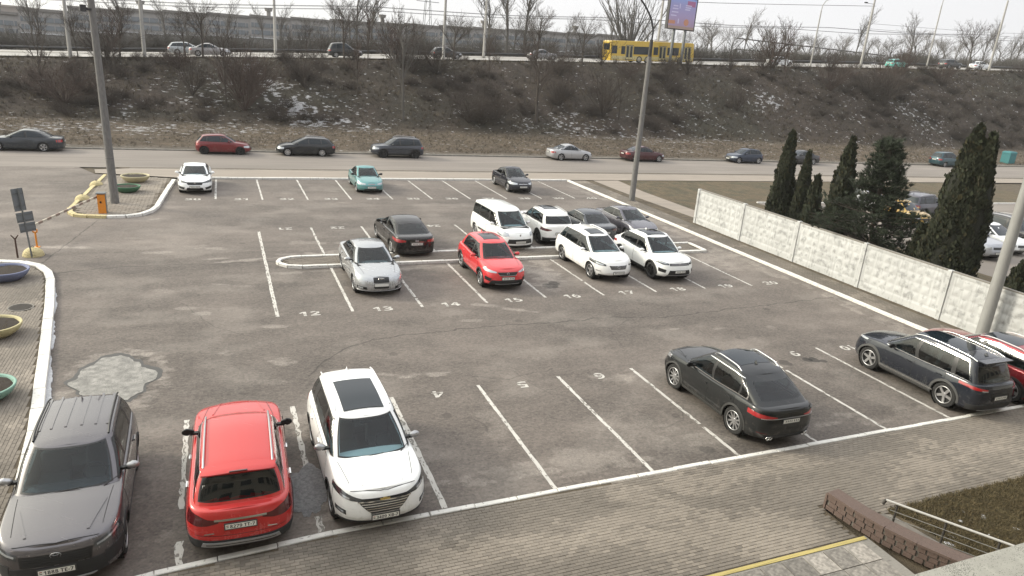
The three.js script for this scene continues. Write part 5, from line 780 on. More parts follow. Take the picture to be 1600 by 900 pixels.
      quadF(A, 'headlight', [[1.0, 0.92], [0.86, 0.87], [0.62, 0.80], [0.60, 0.73], [0.86, 0.735], [1.0, 0.80]], 0.007, CM.lensDark);
      quadF(A, 'lamp_strip', [[0.92, 0.84], [0.7, 0.79], [0.7, 0.75], [0.92, 0.77]], 0.012, CM.lens);
      spanF(A, 'grille', 0.46, 0.60, 0.75, 0.006, CM.trim, { kb: 0.38 }); spanF(A, 'grille_frame', 0.48, 0.75, 0.765, 0.016, CM.chrome);
      for (const y of [0.635, 0.675, 0.715]) spanF(A, 'grille_bar', 0.40, y, y + 0.01, 0.012, CM.silver);
      badge(A, true, 0.69, [ringG(0.065, 0.045)]); plate(A, true, 0.45); spanF(A, 'front_bumper', 0.86, 0.27, 0.35, 0.006, CM.clad);
      quadF(A, 'fog_lens', [[0.92, 0.53], [0.78, 0.515], [0.78, 0.47], [0.92, 0.485]], 0.006, CM.silver); plainRear(A);
    } }),
  whiteSedan: () => sedan({ L: 4.6, W: 1.8, H: 1.43, b: 0.93, R: 0.325, paint: paint(0.80, 0.81, 0.81, 0, 0.36), wheel: 'five', noseK: 0.9,
    gh: { rx0: -1.0, x0: -1.85, x1: 1.28, rx1: 0.3, win: [[-1.3, -0.95, -0.3, -0.27], [-0.19, -0.17, null, null]] },
    face: A => {
      quadF(A, 'headlight', [[1, 0.80], [0.84, 0.77], [0.52, 0.70], [0.52, 0.65], [0.84, 0.655], [1, 0.70]], 0.006, CM.lensDark);
      spanF(A, 'grille', 0.52, 0.55, 0.66, 0.006, CM.trim, { kb: 0.42 }); spanF(A, 'grille_bar', 0.55, 0.66, 0.69, 0.014, CM.rimDark);
      quadF(A, 'air_intake', [[0.97, 0.48], [0.60, 0.40], [0.68, 0.29], [0.97, 0.33]], 0.006, CM.trim); spanF(A, 'air_intake', 0.46, 0.24, 0.40, 0.006, CM.trim, { kb: 0.55 });
      badge(A, true, 0.645, [box(0.1, 0.08, 0.012)]); plate(A, true, 0.44); plainRear(A);
    } }),
  tealSedan: () => sedan({ L: 4.25, W: 1.68, H: 1.43, b: 0.90, R: 0.29, wb: 2.52, paint: paint(0.10, 0.27, 0.27, 0.35, 0.36), wheel: 'cover', mirMat: CM.trim, pf: 2.4,
    doors: [[-1.02, -0.2, -0.85], [-0.18, 0.78, 0]], gh: { x0: -1.5, rx0: -0.95, x1: 1.05, rx1: 0.2, wt: 0.65, win: [[-1.12, -0.85, -0.28, -0.25], [-0.18, -0.16, null, null]] },
    face: A => { quadF(A, 'headlight', [[1, 0.68], [0.8, 0.68], [0.46, 0.65], [0.46, 0.575], [0.8, 0.565], [1, 0.59]], 0.006, CM.lens); spanF(A, 'grille', 0.3, 0.575, 0.64, 0.006, CM.trim, { kb: 0.24 }); spanF(A, 'grille_bar', 0.28, 0.60, 0.615, 0.012, CM.chrome); spanF(A, 'bumper_groove', 0.98, 0.475, 0.49, 0.004, CM.trim); spanF(A, 'air_intake', 0.56, 0.25, 0.33, 0.005, CM.trim); plate(A, true, 0.42); plainRear(A); } }),
  blackSmall: () => sedan({ L: 4.3, W: 1.73, H: 1.5, b: 0.95, R: 0.31, wb: 2.63, paint: paint(0.013, 0.014, 0.02, 0.3, 0.3), wheel: 'ten', gh: { x0: -1.55, rx0: -0.98, x1: 1.08, rx1: 0.2, win: [[-1.15, -0.9, -0.28, -0.25], [-0.18, -0.16, null, null]] },
    face: A => { quadF(A, 'headlight', [[1, 0.76], [0.8, 0.745], [0.5, 0.715], [0.5, 0.62], [0.8, 0.60], [1, 0.64]], 0.006, CM.lens); spanF(A, 'grille', 0.46, 0.60, 0.70, 0.006, CM.trim); spanF(A, 'grille_bar', 0.4, 0.64, 0.66, 0.014, CM.chrome); badge(A, true, 0.655, [box(0.07, 0.1, 0.012)]); spanF(A, 'air_intake', 0.7, 0.26, 0.38, 0.006, CM.trim); plate(A, true, 0.47); plainRear(A); } }),
};
const plainPlate = CM.plate;
function plainFaceFront(A, noLamp) { const b = A.beltC(A.s.L / 2 - 0.3), c = A.s.clear; if (!noLamp) quadF(A, 'headlight', [[0.99, b - 0.03], [0.8, b - 0.05], [0.55, b - 0.09], [0.55, b - 0.16], [0.8, b - 0.15], [0.99, b - 0.12]], 0.007, CM.lens); spanF(A, 'grille', 0.5, b - 0.32, b - 0.12, 0.006, CM.trim, { kb: 0.4 }); spanF(A, 'grille_bar', 0.42, b - 0.22, b - 0.20, 0.014, CM.silver); spanF(A, 'front_bumper', 0.8, c + 0.03, c + 0.15, 0.008, CM.clad); plate(A, true, c + 0.24); }
function plainRear(A) { const c = A.s.clear, r = A.beltC(-A.s.L / 2 + 0.1); quadB(A, 'taillight', [[0.99, r - 0.06], [0.8, r - 0.07], [0.55, r - 0.10], [0.55, r - 0.2], [0.8, r - 0.22], [0.99, r - 0.2]], 0.007, CM.red); spanB(A, 'rear_bumper', 0.9, c + 0.02, c + 0.13, 0.007, CM.clad); plate(A, false, r - 0.3); }

// ---------------------------------------------------------------- concrete fence
const fencePaint = dataTex(1024, 1024, (i, j, c) => { const u = i / 1024, v = j / 1024, n = fbm(u * 26, v * 26, 5), f = hash2(i, j), st = fbm(u * 60 + 5, v * 8, 4), d = sstep(0.60, 0.70, n + 0.10 * (f - 0.5)), e = sstep(0.60, 0.74, st); const k = (0.86 + 0.26 * (fbm(u * 4 + 9, v * 4, 3) - 0.5)) * lerp(1, 0.74, d) * lerp(1, 0.86, e) + 0.05 * (f - 0.5); c[0] = 255 * Math.pow(clamp(0.56 * k, 0, 1), 1 / 2.2); c[1] = 255 * Math.pow(clamp(0.565 * k, 0, 1), 1 / 2.2); c[2] = 255 * Math.pow(clamp(0.56 * k, 0, 1), 1 / 2.2); });
M.fence = new THREE.MeshStandardMaterial({ map: texRep(fencePaint, 0.23), roughness: 0.9, bumpMap: bumpAt(0.9), bumpScale: 0.006, side: THREE.DoubleSide });
const concTex = dataTex(512, 512, (i, j, c) => { const n = fbm(i / 30, j / 30, 5), f = hash2(i, j), sp = hash2(i >> 1, (j >> 1) + 9) > 0.93 ? 0.72 : 1; const k = (0.9 + 0.5 * (n - 0.5) + 0.16 * (f - 0.5)) * sp; c[0] = 255 * Math.pow(0.25 * k, 1 / 2.2); c[1] = 255 * Math.pow(0.235 * k, 1 / 2.2); c[2] = 255 * Math.pow(0.21 * k, 1 / 2.2); });
M.conc = new THREE.MeshStandardMaterial({ map: texRep(concTex, 0.6), roughness: 0.92, bumpMap: bumpAt(1), bumpScale: 0.006 });
const panelGeo = v => { // relief of shallow pyramids in a frame, plinth below; 3.9 m long (z), 2.03 m high
  const Lz = 3.92, Hh = 2.03, nz = 96, ny = 48, P = [], U = [], I = [];
  const relief = (z, y) => { if (y < 0.34) return y > 0.30 ? 0.012 : 0.03; if (y > 1.93 || z < 0.12 || z > Lz - 0.12) return 0.03; const cu = (z - 0.12) / (Lz - 0.24) * 9, cv = (y - 0.36) / 1.55 * 4, a = Math.abs(cu - Math.floor(cu) - 0.5) * 2, b = Math.abs(cv - Math.floor(cv) - 0.5) * 2; return 0.004 + 0.04 * (1 - Math.max(a, b)) + 0.006 * (fbm(z * 9 + v * 7, y * 9, 3) - 0.5); };
  for (let j = 0; j <= ny; j++) for (let i = 0; i <= nz; i++) { const z = i / nz * Lz, y = j / ny * Hh; P.push(-0.045 - relief(z, y), y, z - Lz / 2); U.push(z + v * 1.3, y + v * 0.7); }
  for (let j = 0; j < ny; j++) for (let i = 0; i < nz; i++) { const a = j * (nz + 1) + i, b = a + 1, c = a + nz + 1, d = c + 1; I.push(a, b, c, b, d, c); }
  const g = new THREE.BufferGeometry(); g.setAttribute('position', new THREE.Float32BufferAttribute(P, 3)); g.setAttribute('uv', new THREE.Float32BufferAttribute(U, 2)); g.setIndex(I); g.computeVertexNormals();
  const bk = box(0.1, Hh, Lz, 0.005, Hh / 2, 0), u = bk.attributes.uv, p = bk.attributes.position; for (let i = 0; i < p.count; i++) u.setXY(i, p.getZ(i), p.getY(i) + p.getX(i)); return mergeGeometries([g.toNonIndexed(), bk.toNonIndexed()]);
};
{
  const f = thing('concrete_fence', 'whitewashed concrete panel fence with square relief beside the lot', 'fence', 26.6, 0, -34.3);
  const geos = [0, 1, 2].map(panelGeo), post = chamferBox(0.2, 2.12, 0.17, 0.02); { const u = post.attributes.uv, p = post.attributes.position; for (let i = 0; i < p.count; i++) u.setXY(i, p.getX(i) + p.getZ(i), p.getY(i)); }
  for (let k = 0; k <= 7; k++) { const z = 4.1 * k; const q = mesh('post', post, M.fence, f); q.position.set(-0.02, 0, z); if (k < 7) { const m = mesh('panel', geos[k % 3], M.fence, f); m.position.set(0, 0.02 + rr(-0.015, 0.015), z + 2.05); m.rotation.z = rr(-0.01, 0.01); const cp = mesh('coping', box(0.15, 0.05, 3.9, 0.0, 2.06, 0), M.conc, m); } }
}
// ---------------------------------------------------------------- lamp posts, gate, signs, flower bowls
M.pole = new THREE.MeshStandardMaterial({ map: texRep(noiseCol(16, 0.155, 0.150, 0.145, 0.3), 1.2, 0.35), roughness: 0.9, bumpMap: bumpAt(2), bumpScale: 0.005 });
M.poleSmooth = new THREE.MeshStandardMaterial({ map: texRep(noiseCol(10, 0.26, 0.26, 0.25, 0.12), 1, 0.3), roughness: 0.6 });
M.metal = std(0.16, 0.17, 0.175, 0.5, 0.6);
M.metalDark = std(0.05, 0.05, 0.052, 0.55, 0.5);
function uvPole(r0, r1, h, seg = 18) { const g = new THREE.CylinderGeometry(r1, r0, h, seg, 6); g.translate(0, h / 2, 0); const u = g.attributes.uv; for (let i = 0; i < u.count; i++) u.setXY(i, u.getX(i) * 1.2, u.getY(i) * h); return g; }
{
  const a = thing('lamp_post', 'tall grey concrete lamp post rising from the gate island', 'lamp post', -5.15, 0.1, -40.68, 0, 'concrete lamp posts'); a.rotation.z = 0.012;
  mesh('pole', uvPole(0.205, 0.14, 10.8), M.pole, a); mesh('bracket', box(0.34, 0.09, 0.1, -0.16, 9.35, 0.12), M.metalDark, a);
  for (const s of [-0.34]) { const l = mesh('floodlight', box(0.26, 0.3, 0.22, s, 9.38, 0.2, 0.2), M.metalDark, a); mesh('lens', box(0.22, 0.02, 0.18, s, 9.22, 0.2, 0.2), M.metal, l); }
  mesh('collar', [new THREE.TorusGeometry(0.185, 0.012, 6, 18).rotateX(Math.PI / 2).translate(0, 2.3, 0)], M.metalDark, a);
  const b = thing('lamp_post', 'concrete lamp post with curved arm between lot and lawn', 'lamp post', 25.9, 0.04, -40.6, 0, 'concrete lamp posts'); b.rotation.z = 0.006;
  mesh('pole', uvPole(0.2, 0.14, 9.4), M.pole, b); mesh('arm_socket', uvPole(0.13, 0.11, 1.05, 12).translate(0, 9.38, 0), M.metalDark, b);
  mesh('arm', tube([[0, 10.3, 0], [0.02, 11.0, 0], [-0.25, 11.7, 0], [-0.8, 12.4, 0], [-1.6, 13.1, 0], [-2.3, 13.55, 0]], 0.06, 8, 24), M.metalDark, b); mesh('lamp_head', box(0.7, 0.12, 0.26, -2.6, 13.65, 0, 0, -0.45), M.metal, b);
  const c = thing('lamp_post', 'smooth pale grey steel lamp post standing before the fence', 'lamp post', 26.05, 0.04, -15.75, 0, null);
  mesh('pole', uvPole(0.215, 0.155, 8.6, 24), M.poleSmooth, c); mesh('base_flange', new THREE.CylinderGeometry(0.3, 0.3, 0.05, 20).translate(0, 0.03, 0), M.poleSmooth, c);
}
const orange = std(0.62, 0.22, 0.02, 0.5);
{
  const g = thing('barrier_gate', 'orange barrier cabinet with a striped arm across the entrance', 'barrier', -5.42, 0.1, -38.45);
  mesh('cabinet', chamferBox(0.34, 0.95, 0.38, 0.03), orange, g); mesh('cabinet_lid', box(0.42, 0.05, 0.44, 0, 0.975, 0), M.metal, g); mesh('cabinet_side', box(0.012, 0.86, 0.34, 0.178, 0.46, 0), M.metal, g); mesh('lock', box(0.07, 0.09, 0.02, -0.03, 0.56, 0.2), CM.trim, g);
  const A = V3(-0.2, 0.8, 0.1), B = V3(-2.02, 0.68, 5.9), dir = B.clone().sub(A), L = dir.length(), n = 18; const red = std(0.22, 0.16, 0.13, 0.6), wht = std(0.50, 0.46, 0.38, 0.6);
  const arm = new THREE.Group(); arm.name = 'arm'; arm.position.copy(A); arm.quaternion.setFromUnitVectors(V3(1, 0, 0), dir.normalize()); g.add(arm);
  for (let i = 0; i < n; i++) mesh('stripe', box(L / n, 0.1, 0.05, L / n * (i + 0.5), 0, 0), i % 2 ? wht : red, arm);
  const s = thing('barrier_rest', 'orange forked post that holds the barrier arm end', 'post', -7.1, 0.0, -32.7);
  mesh('post', rod([0, 0, 0], [0, 0.62, 0], 0.035, 0.035, 8), orange, s); mesh('fork', [box(0.16, 0.04, 0.06, 0, 0.64, 0), box(0.04, 0.12, 0.06, -0.07, 0.7, 0), box(0.04, 0.12, 0.06, 0.07, 0.7, 0)], orange, s); mesh('foot', box(0.2, 0.02, 0.2, 0, 0.012, 0), orange, s);
  const y = thing('forked_post', 'rusty Y-shaped iron post at the pavement corner', 'post', -7.4, 0.08, -30.95); const rust = std(0.075, 0.045, 0.035, 0.9, 0.2);
  mesh('stem', rod([0, 0, 0], [0, 0.75, 0], 0.035, 0.03, 8), rust, y); mesh('prong', rod([0, 0.73, 0], [-0.12, 0.9, 0], 0.026, 0.02, 7), rust, y); mesh('prong', rod([0, 0.73, 0], [0.12, 0.9, 0], 0.026, 0.02, 7), rust, y);
}
const bollardTex = new THREE.MeshStandardMaterial({ map: texRep(creamTex, 1.2), roughness: 0.8, bumpMap: bumpAt(1), bumpScale: 0.01 });
function bollard(x, z, label, r = 0.36) { const b = thing('concrete_hemisphere', label, 'bollard', x, 0, z, 0, 'cream concrete hemispheres'); const pts = []; for (let i = 0; i <= 10; i++) { const a = i / 10 * Math.PI / 2; pts.push(new THREE.Vector2(Math.max(0.001, r * Math.cos(a)), r * 0.78 * Math.sin(a) + 0.05)); } mesh('dome', new THREE.LatheGeometry([new THREE.Vector2(r * 1.04, 0), new THREE.Vector2(r * 1.04, 0.05), ...pts], 20), bollardTex, b); mesh('eye_bolt', new THREE.TorusGeometry(0.035, 0.01, 6, 12).translate(0, r * 0.78 + 0.08, 0), M.metalDark, b); }
bollard(-6.75, -41.75, 'cream concrete hemisphere on the gate island kerb near the barrier'); bollard(-6.62, -45.7, 'cream concrete hemisphere on the kerb near the road end', 0.34); bollard(-7.0, -31.5, 'cream concrete hemisphere at the foot of the grey sign pole', 0.36);
{
  const s = thing('sign_post', 'galvanised pole with grey sign backs by the entrance', 'sign', -6.98, 0, -31.15); s.rotation.z = 0.05;
  mesh('pole', rod([0, 0, 0], [0, 2.75, 0], 0.03, 0.03, 10), M.metal, s);
  const back = std(0.17, 0.185, 0.20, 0.5, 0.35), tri = new THREE.Shape(); [[-0.1, -0.42], [0.26, -0.42], [0.26, 0.28], [0.18, 0.42], [-0.02, 0.42], [-0.1, 0.28]].forEach(([x, y], i) => i ? tri.lineTo(x, y) : tri.moveTo(x, y));
  const panel = (w, h, x, y, ry) => { const p = mesh('sign_panel', box(w, h, 0.012, x, y, -0.045, ry), back, s); for (const sx of [-1, 1]) mesh('rim', box(0.014, h, 0.03, x + Math.cos(ry) * sx * w / 2, y, -0.04 - Math.sin(ry) * sx * w / 2, ry), M.metal, p); for (const k of [-0.28, 0.28]) mesh('clamp', box(w * 0.92, 0.03, 0.03, x, y + k * h, -0.025, ry), M.metal, p); };
  panel(0.4, 0.86, -0.06, 2.3, 0.7); panel(0.56, 0.38, 0.03, 1.62, 0.6); panel(0.54, 0.36, 0.05, 1.22, 0.6);
}
function flowerBowl(x, z, y, r, col, label) {
  const b = thing('flower_bowl', label, 'planter', x, y, z, 0, 'concrete flower bowls'); const k = 0.36 * r / 0.8 + 0.02, m = new THREE.MeshStandardMaterial({ map: texRep(noiseCol(9, col[0], col[1], col[2], 0.16, 256), 1.5), roughness: 0.75, side: THREE.DoubleSide });
  const pr = [[0.001, 0.0], [r * 0.45, 0.0], [r * 0.62, 0.05 * k], [r * 0.86, 0.45 * k], [r * 0.97, 0.8 * k], [r, k], [r * 0.985, k * 1.05], [r * 0.93, k * 1.05], [r * 0.9, k * 0.98], [r * 0.86, k * 0.8]]; mesh('bowl', new THREE.LatheGeometry(pr.map(p => new THREE.Vector2(p[0], p[1])), 36), m, b);
  const so = new THREE.CircleGeometry(r * 0.89, 28); so.rotateX(-Math.PI / 2); const p = so.attributes.position; for (let i = 0; i < p.count; i++) p.setY(i, k * 0.86 + 0.03 * (hash2(i, 3) - 0.5) + (i === 0 ? 0.04 : 0)); so.computeVertexNormals(); mesh('earth', so, std(0.028, 0.021, 0.016, 1), b); const st = []; for (let i = 0; i < 26; i++) { const a = rr(0, 6.28), q = r * 0.8 * Math.sqrt(rnd()); st.push(rod([Math.cos(a) * q, k * 0.84, Math.sin(a) * q], [Math.cos(a) * q + rr(-0.08, 0.08), k * 0.9 + rr(0.02, 0.14), Math.sin(a) * q + rr(-0.08, 0.08)], 0.006, 0.003, 4)); } const sk = mesh('dry_stalks', st, std(0.11, 0.085, 0.05, 1), b); sk.userData.kind = 'stuff';
}
flowerBowl(-4.7, -46.6, 0.1, 0.78, [0.42, 0.38, 0.24], 'cream flower bowl behind the lamp post on the gate island');
flowerBowl(-4.85, -43.6, 0.1, 0.68, [0.045, 0.14, 0.075], 'green flower bowl beside the gate island lamp post');
flowerBowl(-7.18, -28.2, 0.1, 0.74, [0.15, 0.17, 0.27], 'blue flower bowl at the rounded pavement corner');
flowerBowl(-6.3, -22.8, 0.1, 0.72, [0.44, 0.39, 0.22], 'yellow flower bowl near the round manhole cover');
flowerBowl(-5.55, -18.6, 0.1, 0.68, [0.20, 0.34, 0.28], 'mint green flower bowl beside the snowy kerb');
{ const m = thing('manhole_cover', 'round iron manhole cover set in the left pavement', 'manhole', -6.12, 0.1, -25.08); mesh('frame', new THREE.TorusGeometry(0.34, 0.02, 6, 28).rotateX(Math.PI / 2), M.conc, m); const lid = mesh('lid', new THREE.CylinderGeometry(0.32, 0.32, 0.02, 28), std(0.09, 0.08, 0.07, 0.8, 0.3), m); for (let i = 0; i < 7; i++) mesh('rib', box(2 * Math.sqrt(0.09 - ((i - 3) * 0.085) ** 2), 0.012, 0.02, 0, 0.014, (i - 3) * 0.085), std(0.07, 0.065, 0.06, 0.8, 0.3), lid); }
// ---------------------------------------------------------------- entrance steps, granite wall, rail and lawn at the building
M.granite = new THREE.MeshStandardMaterial({ map: texRep(noiseCol(40, 0.115, 0.078, 0.064, 0.5), 1.4), roughness: 0.75, bumpMap: bumpAt(2), bumpScale: 0.004 });
M.slab = new THREE.MeshStandardMaterial({ map: texRep(noiseCol(12, 0.155, 0.14, 0.12, 0.3), 0.7), roughness: 0.9 });
struct('front_lawn', sheet([[13.05, -8.6], [17.9, -8.78], [34, -8.85], [34, -2], [13.4, -2], [13.35, -7.0]], 0.075), M.dryGrass, 'brown grass beside the entrance wall');
{
  const wallLine = [[11.95, -9.25], [12.02, -8.6], [12.15, -8.0], [12.36, -7.45], [12.62, -6.95], [13.0, -6.35], [13.45, -5.7]];
  const w = thing('granite_wall', 'low curved granite wall with a flat brown coping at the steps', 'wall', 0, 0, 0);
  for (let i = 0; i < wallLine.length - 1; i++) { const a = wallLine[i], b = wallLine[i + 1], L = Math.hypot(b[0] - a[0], b[1] - a[1]), an = -Math.atan2(b[1] - a[1], b[0] - a[0]), cx = (a[0] + b[0]) / 2, cz = (a[1] + b[1]) / 2; mesh('coping', box(L + 0.012, 0.055, 0.36, cx, 0.42 - i * 0.001, cz, an), M.granite, w); const core = mesh('core', box(L + 0.03, 0.36, 0.24, cx, 0.21, cz, an), M.slab, w);
    for (let r = 0; r < 3; r++) { const n = 3; for (let k = 0; k < n; k++) { const t = (k + 0.5 + (r % 2 ? 0.25 : 0)) / n; if (t > 1) continue; const bx = lerp(a[0], b[0], t), bz = lerp(a[1], b[1], t), nx = -(b[1] - a[1]) / L, nz = (b[0] - a[0]) / L; for (const s of [1]) mesh('stone', box(L / n - 0.012 + rr(-0.04, 0.0), 0.108 + rr(-0.012, 0.004), 0.03 + rr(0, 0.014), bx - nx * -0.128 * s, 0.085 + r * 0.118, bz - nz * -0.128 * s, an), M.granite, w); } } }
  mesh('end_stone', box(0.3, 0.36, 0.05, 11.94, 0.21, -9.26), M.granite, w);
  struct('gutter_slab', sheet([[12.2, -9.15], [12.75, -8.72], [13.05, -8.6], [13.35, -7.0], [13.6, -6.0], [13.3, -5.7], [12.86, -6.4], [12.5, -7.0], [12.25, -7.6], [12.14, -8.4]], 0.07), M.slab, 'grey concrete slab strip behind the granite wall');
  const st = thing('entrance_steps', 'worn tiled entrance steps with a yellow painted edge', 'steps', 0, 0, 0); const yellow = new THREE.MeshStandardMaterial({ map: texRep(chipTex(0.44, 0.36, 0.13, 0.58), 0.6), roughness: 0.8 });
  mesh('bedding', box(11.6, 0.2, 4.6, 5.95, 0.05, -5.84), M.conc, st); mesh('yellow_edge', box(8.2, 0.012, 0.085, 7.6, 0.157, -8.085), yellow, st);
  const tm = [0.16, 0.19, 0.23, 0.30].map(c => new THREE.MeshStandardMaterial({ map: texRep(noiseCol(12, c, c * 0.92, c * 0.82, 0.6, 128), 0.8), roughness: 0.88 }));
  for (let i = 0; i < 13; i++) for (let j = 0; j < 4; j++) { const x = 5.0 + i * 0.52 + (j % 2) * 0.0, z = -7.74 + j * 0.52; if (x > 12.0 + (z + 8) * 0.32) continue; mesh('tile', box(0.5, 0.03, 0.5, x, 0.152 + rr(-0.002, 0.002), z, rr(-0.01, 0.01)), tm[i > 9 ? Math.floor(rr(1, 4)) : Math.floor(rr(0, 2.4))], st); }
  const r = thing('hand_rail', 'sloping steel hand rail with thin bars beside the lawn', 'railing', 0, 0, 0); const wp = std(0.42, 0.41, 0.39, 0.5), dk = std(0.06, 0.055, 0.05, 0.6, 0.3);
  const foot = [[12.56, -8.19], [13.035, -7.445], [13.52, -6.68]]; const d0 = [foot[0][0] - 0.12, foot[0][1] - 0.19];
  mesh('top_rail', [rod([d0[0], 0.71, d0[1]], [13.9, 0.73, -6.08], 0.024, 0.024, 10)], wp, r); mesh('rail_end', rod([d0[0], 0.71, d0[1]], [d0[0] - 0.02, 0.6, d0[1] - 0.03], 0.03, 0.03, 8), dk, r);
  for (const [x, z] of foot) mesh('post', rod([x, 0.06, z], [x + 0.02, 0.70, z - 0.02], 0.024, 0.024, 8), dk, r);
  for (const h of [0.2, 0.36, 0.52]) mesh('bar', rod([12.5, h, -8.28], [13.9, h + 0.02, -6.08], 0.008, 0.008, 6), std(0.2, 0.195, 0.18, 0.5), r);
  for (let i = 0; i < 22; i++) { const x = rr(13.1, 16), z = rr(-8.3, -5.8); const l = lump(rr(0.03, 0.1), rr(0.02, 0.04), rr(0.02, 0.06), i * 3.1); l.rotateY(rr(0, 6)); l.translate(x, 0.075, z); const m = mesh(numbered('snow_scrap'), l, M.snow, scene); tag(m, 'scrap of white snow lying on the brown front lawn', 'snow', 'snow scraps on the front lawn'); }
  const cn = thing('office_building', 'office building with a speckled concrete canopy slab over its entrance', 'building', 9, 4.7, -1.2);
  { const wm = std(0.40, 0.37, 0.32, 0.9), gm = phys(0.03, 0.035, 0.04, { roughness: 0.08 }); mesh('wall', box(70, 16, 0.6, 0, 3.3, 2.4), wm, cn); for (let fl = 0; fl < 4; fl++) for (let k = 0; k < 20; k++) { const wx = -32 + k * 3.4; const w = mesh('window', box(2.0, 1.9, 0.06, wx, -2.6 + fl * 3.7, 2.08), gm, cn); mesh('sill', box(2.2, 0.06, 0.2, wx, -3.6 + fl * 3.7, 2.0), wm, w); } } const cs = dataTex(512, 512, (i, j, c) => { const n = fbm(i / 40, j / 40, 5), f = hash2(i, j), sp = hash2(i >> 1, (j >> 1) + 31) > lerp(0.97, 0.80, sstep(0.4, 0.6, fbm(i / 90 + 3, j / 90, 3))) ? 0.3 : 1, k = (0.9 + 0.4 * (n - 0.5) + 0.16 * (f - 0.5)) * sp; c[0] = 255 * Math.pow(0.36 * k, 1 / 2.2); c[1] = 255 * Math.pow(0.355 * k, 1 / 2.2); c[2] = 255 * Math.pow(0.32 * k, 1 / 2.2); });
  const cg = box(12, 0.3, 3.8, 0, 0.15, 0), u = cg.attributes.uv, p = cg.attributes.position; for (let i = 0; i < p.count; i++) u.setXY(i, p.getX(i), p.getZ(i) + p.getY(i)); mesh('canopy_slab', cg, new THREE.MeshStandardMaterial({ map: texRep(cs, 0.7), roughness: 0.95, bumpMap: bumpAt(1), bumpScale: 0.006 }), cn); mesh('drip_edge', box(12.04, 0.05, 0.04, 0, 0.02, -1.922), M.metal, cn);
}
{ // short grass on the front lawn and the verge soil
  const bl = []; for (let i = 0; i < 7; i++) { const a = rr(0, 6.28), h = rr(0.03, 0.09), l = rr(0.02, 0.06), t = new THREE.BufferGeometry(); const bx = rr(-0.04, 0.04), bz = rr(-0.04, 0.04); t.setAttribute('position', new THREE.Float32BufferAttribute([bx - 0.006, 0, bz, bx + 0.006, 0, bz + 0.004, bx + Math.cos(a) * l, h, bz + Math.sin(a) * l], 3)); t.computeVertexNormals(); bl.push(t); }
  const g = mergeGeometries(bl), N = 9000, im = new THREE.InstancedMesh(g, whiteMat, N), d = new THREE.Object3D(); im.name = 'lawn_grass'; let k = 0, q = 0;
  while (k < N && q++ < 60000) { const x = rr(13.1, 21), z = rr(-8.75, -5.2); if (x < 13.35 + Math.max(0, -z - 8.0) * -0.4 || !inView(x, 0.1, z, 0.03)) continue; d.position.set(x, 0.073, z); d.rotation.set(0, rr(0, 6.28), 0); const s = rr(0.6, 1.5); d.scale.set(s, s, s); d.updateMatrix(); im.setMatrixAt(k, d.matrix); const w = rnd(), c = rr(0.7, 1.3); im.setColorAt(k, lin(lerp(0.075, 0.15, w) * c, lerp(0.064, 0.115, w) * c, lerp(0.032, 0.062, w) * c)); k++; }
  im.count = k; tag(im, 'short brown grass of the front lawn', 'grass', null, 'stuff'); scene.add(im);
}

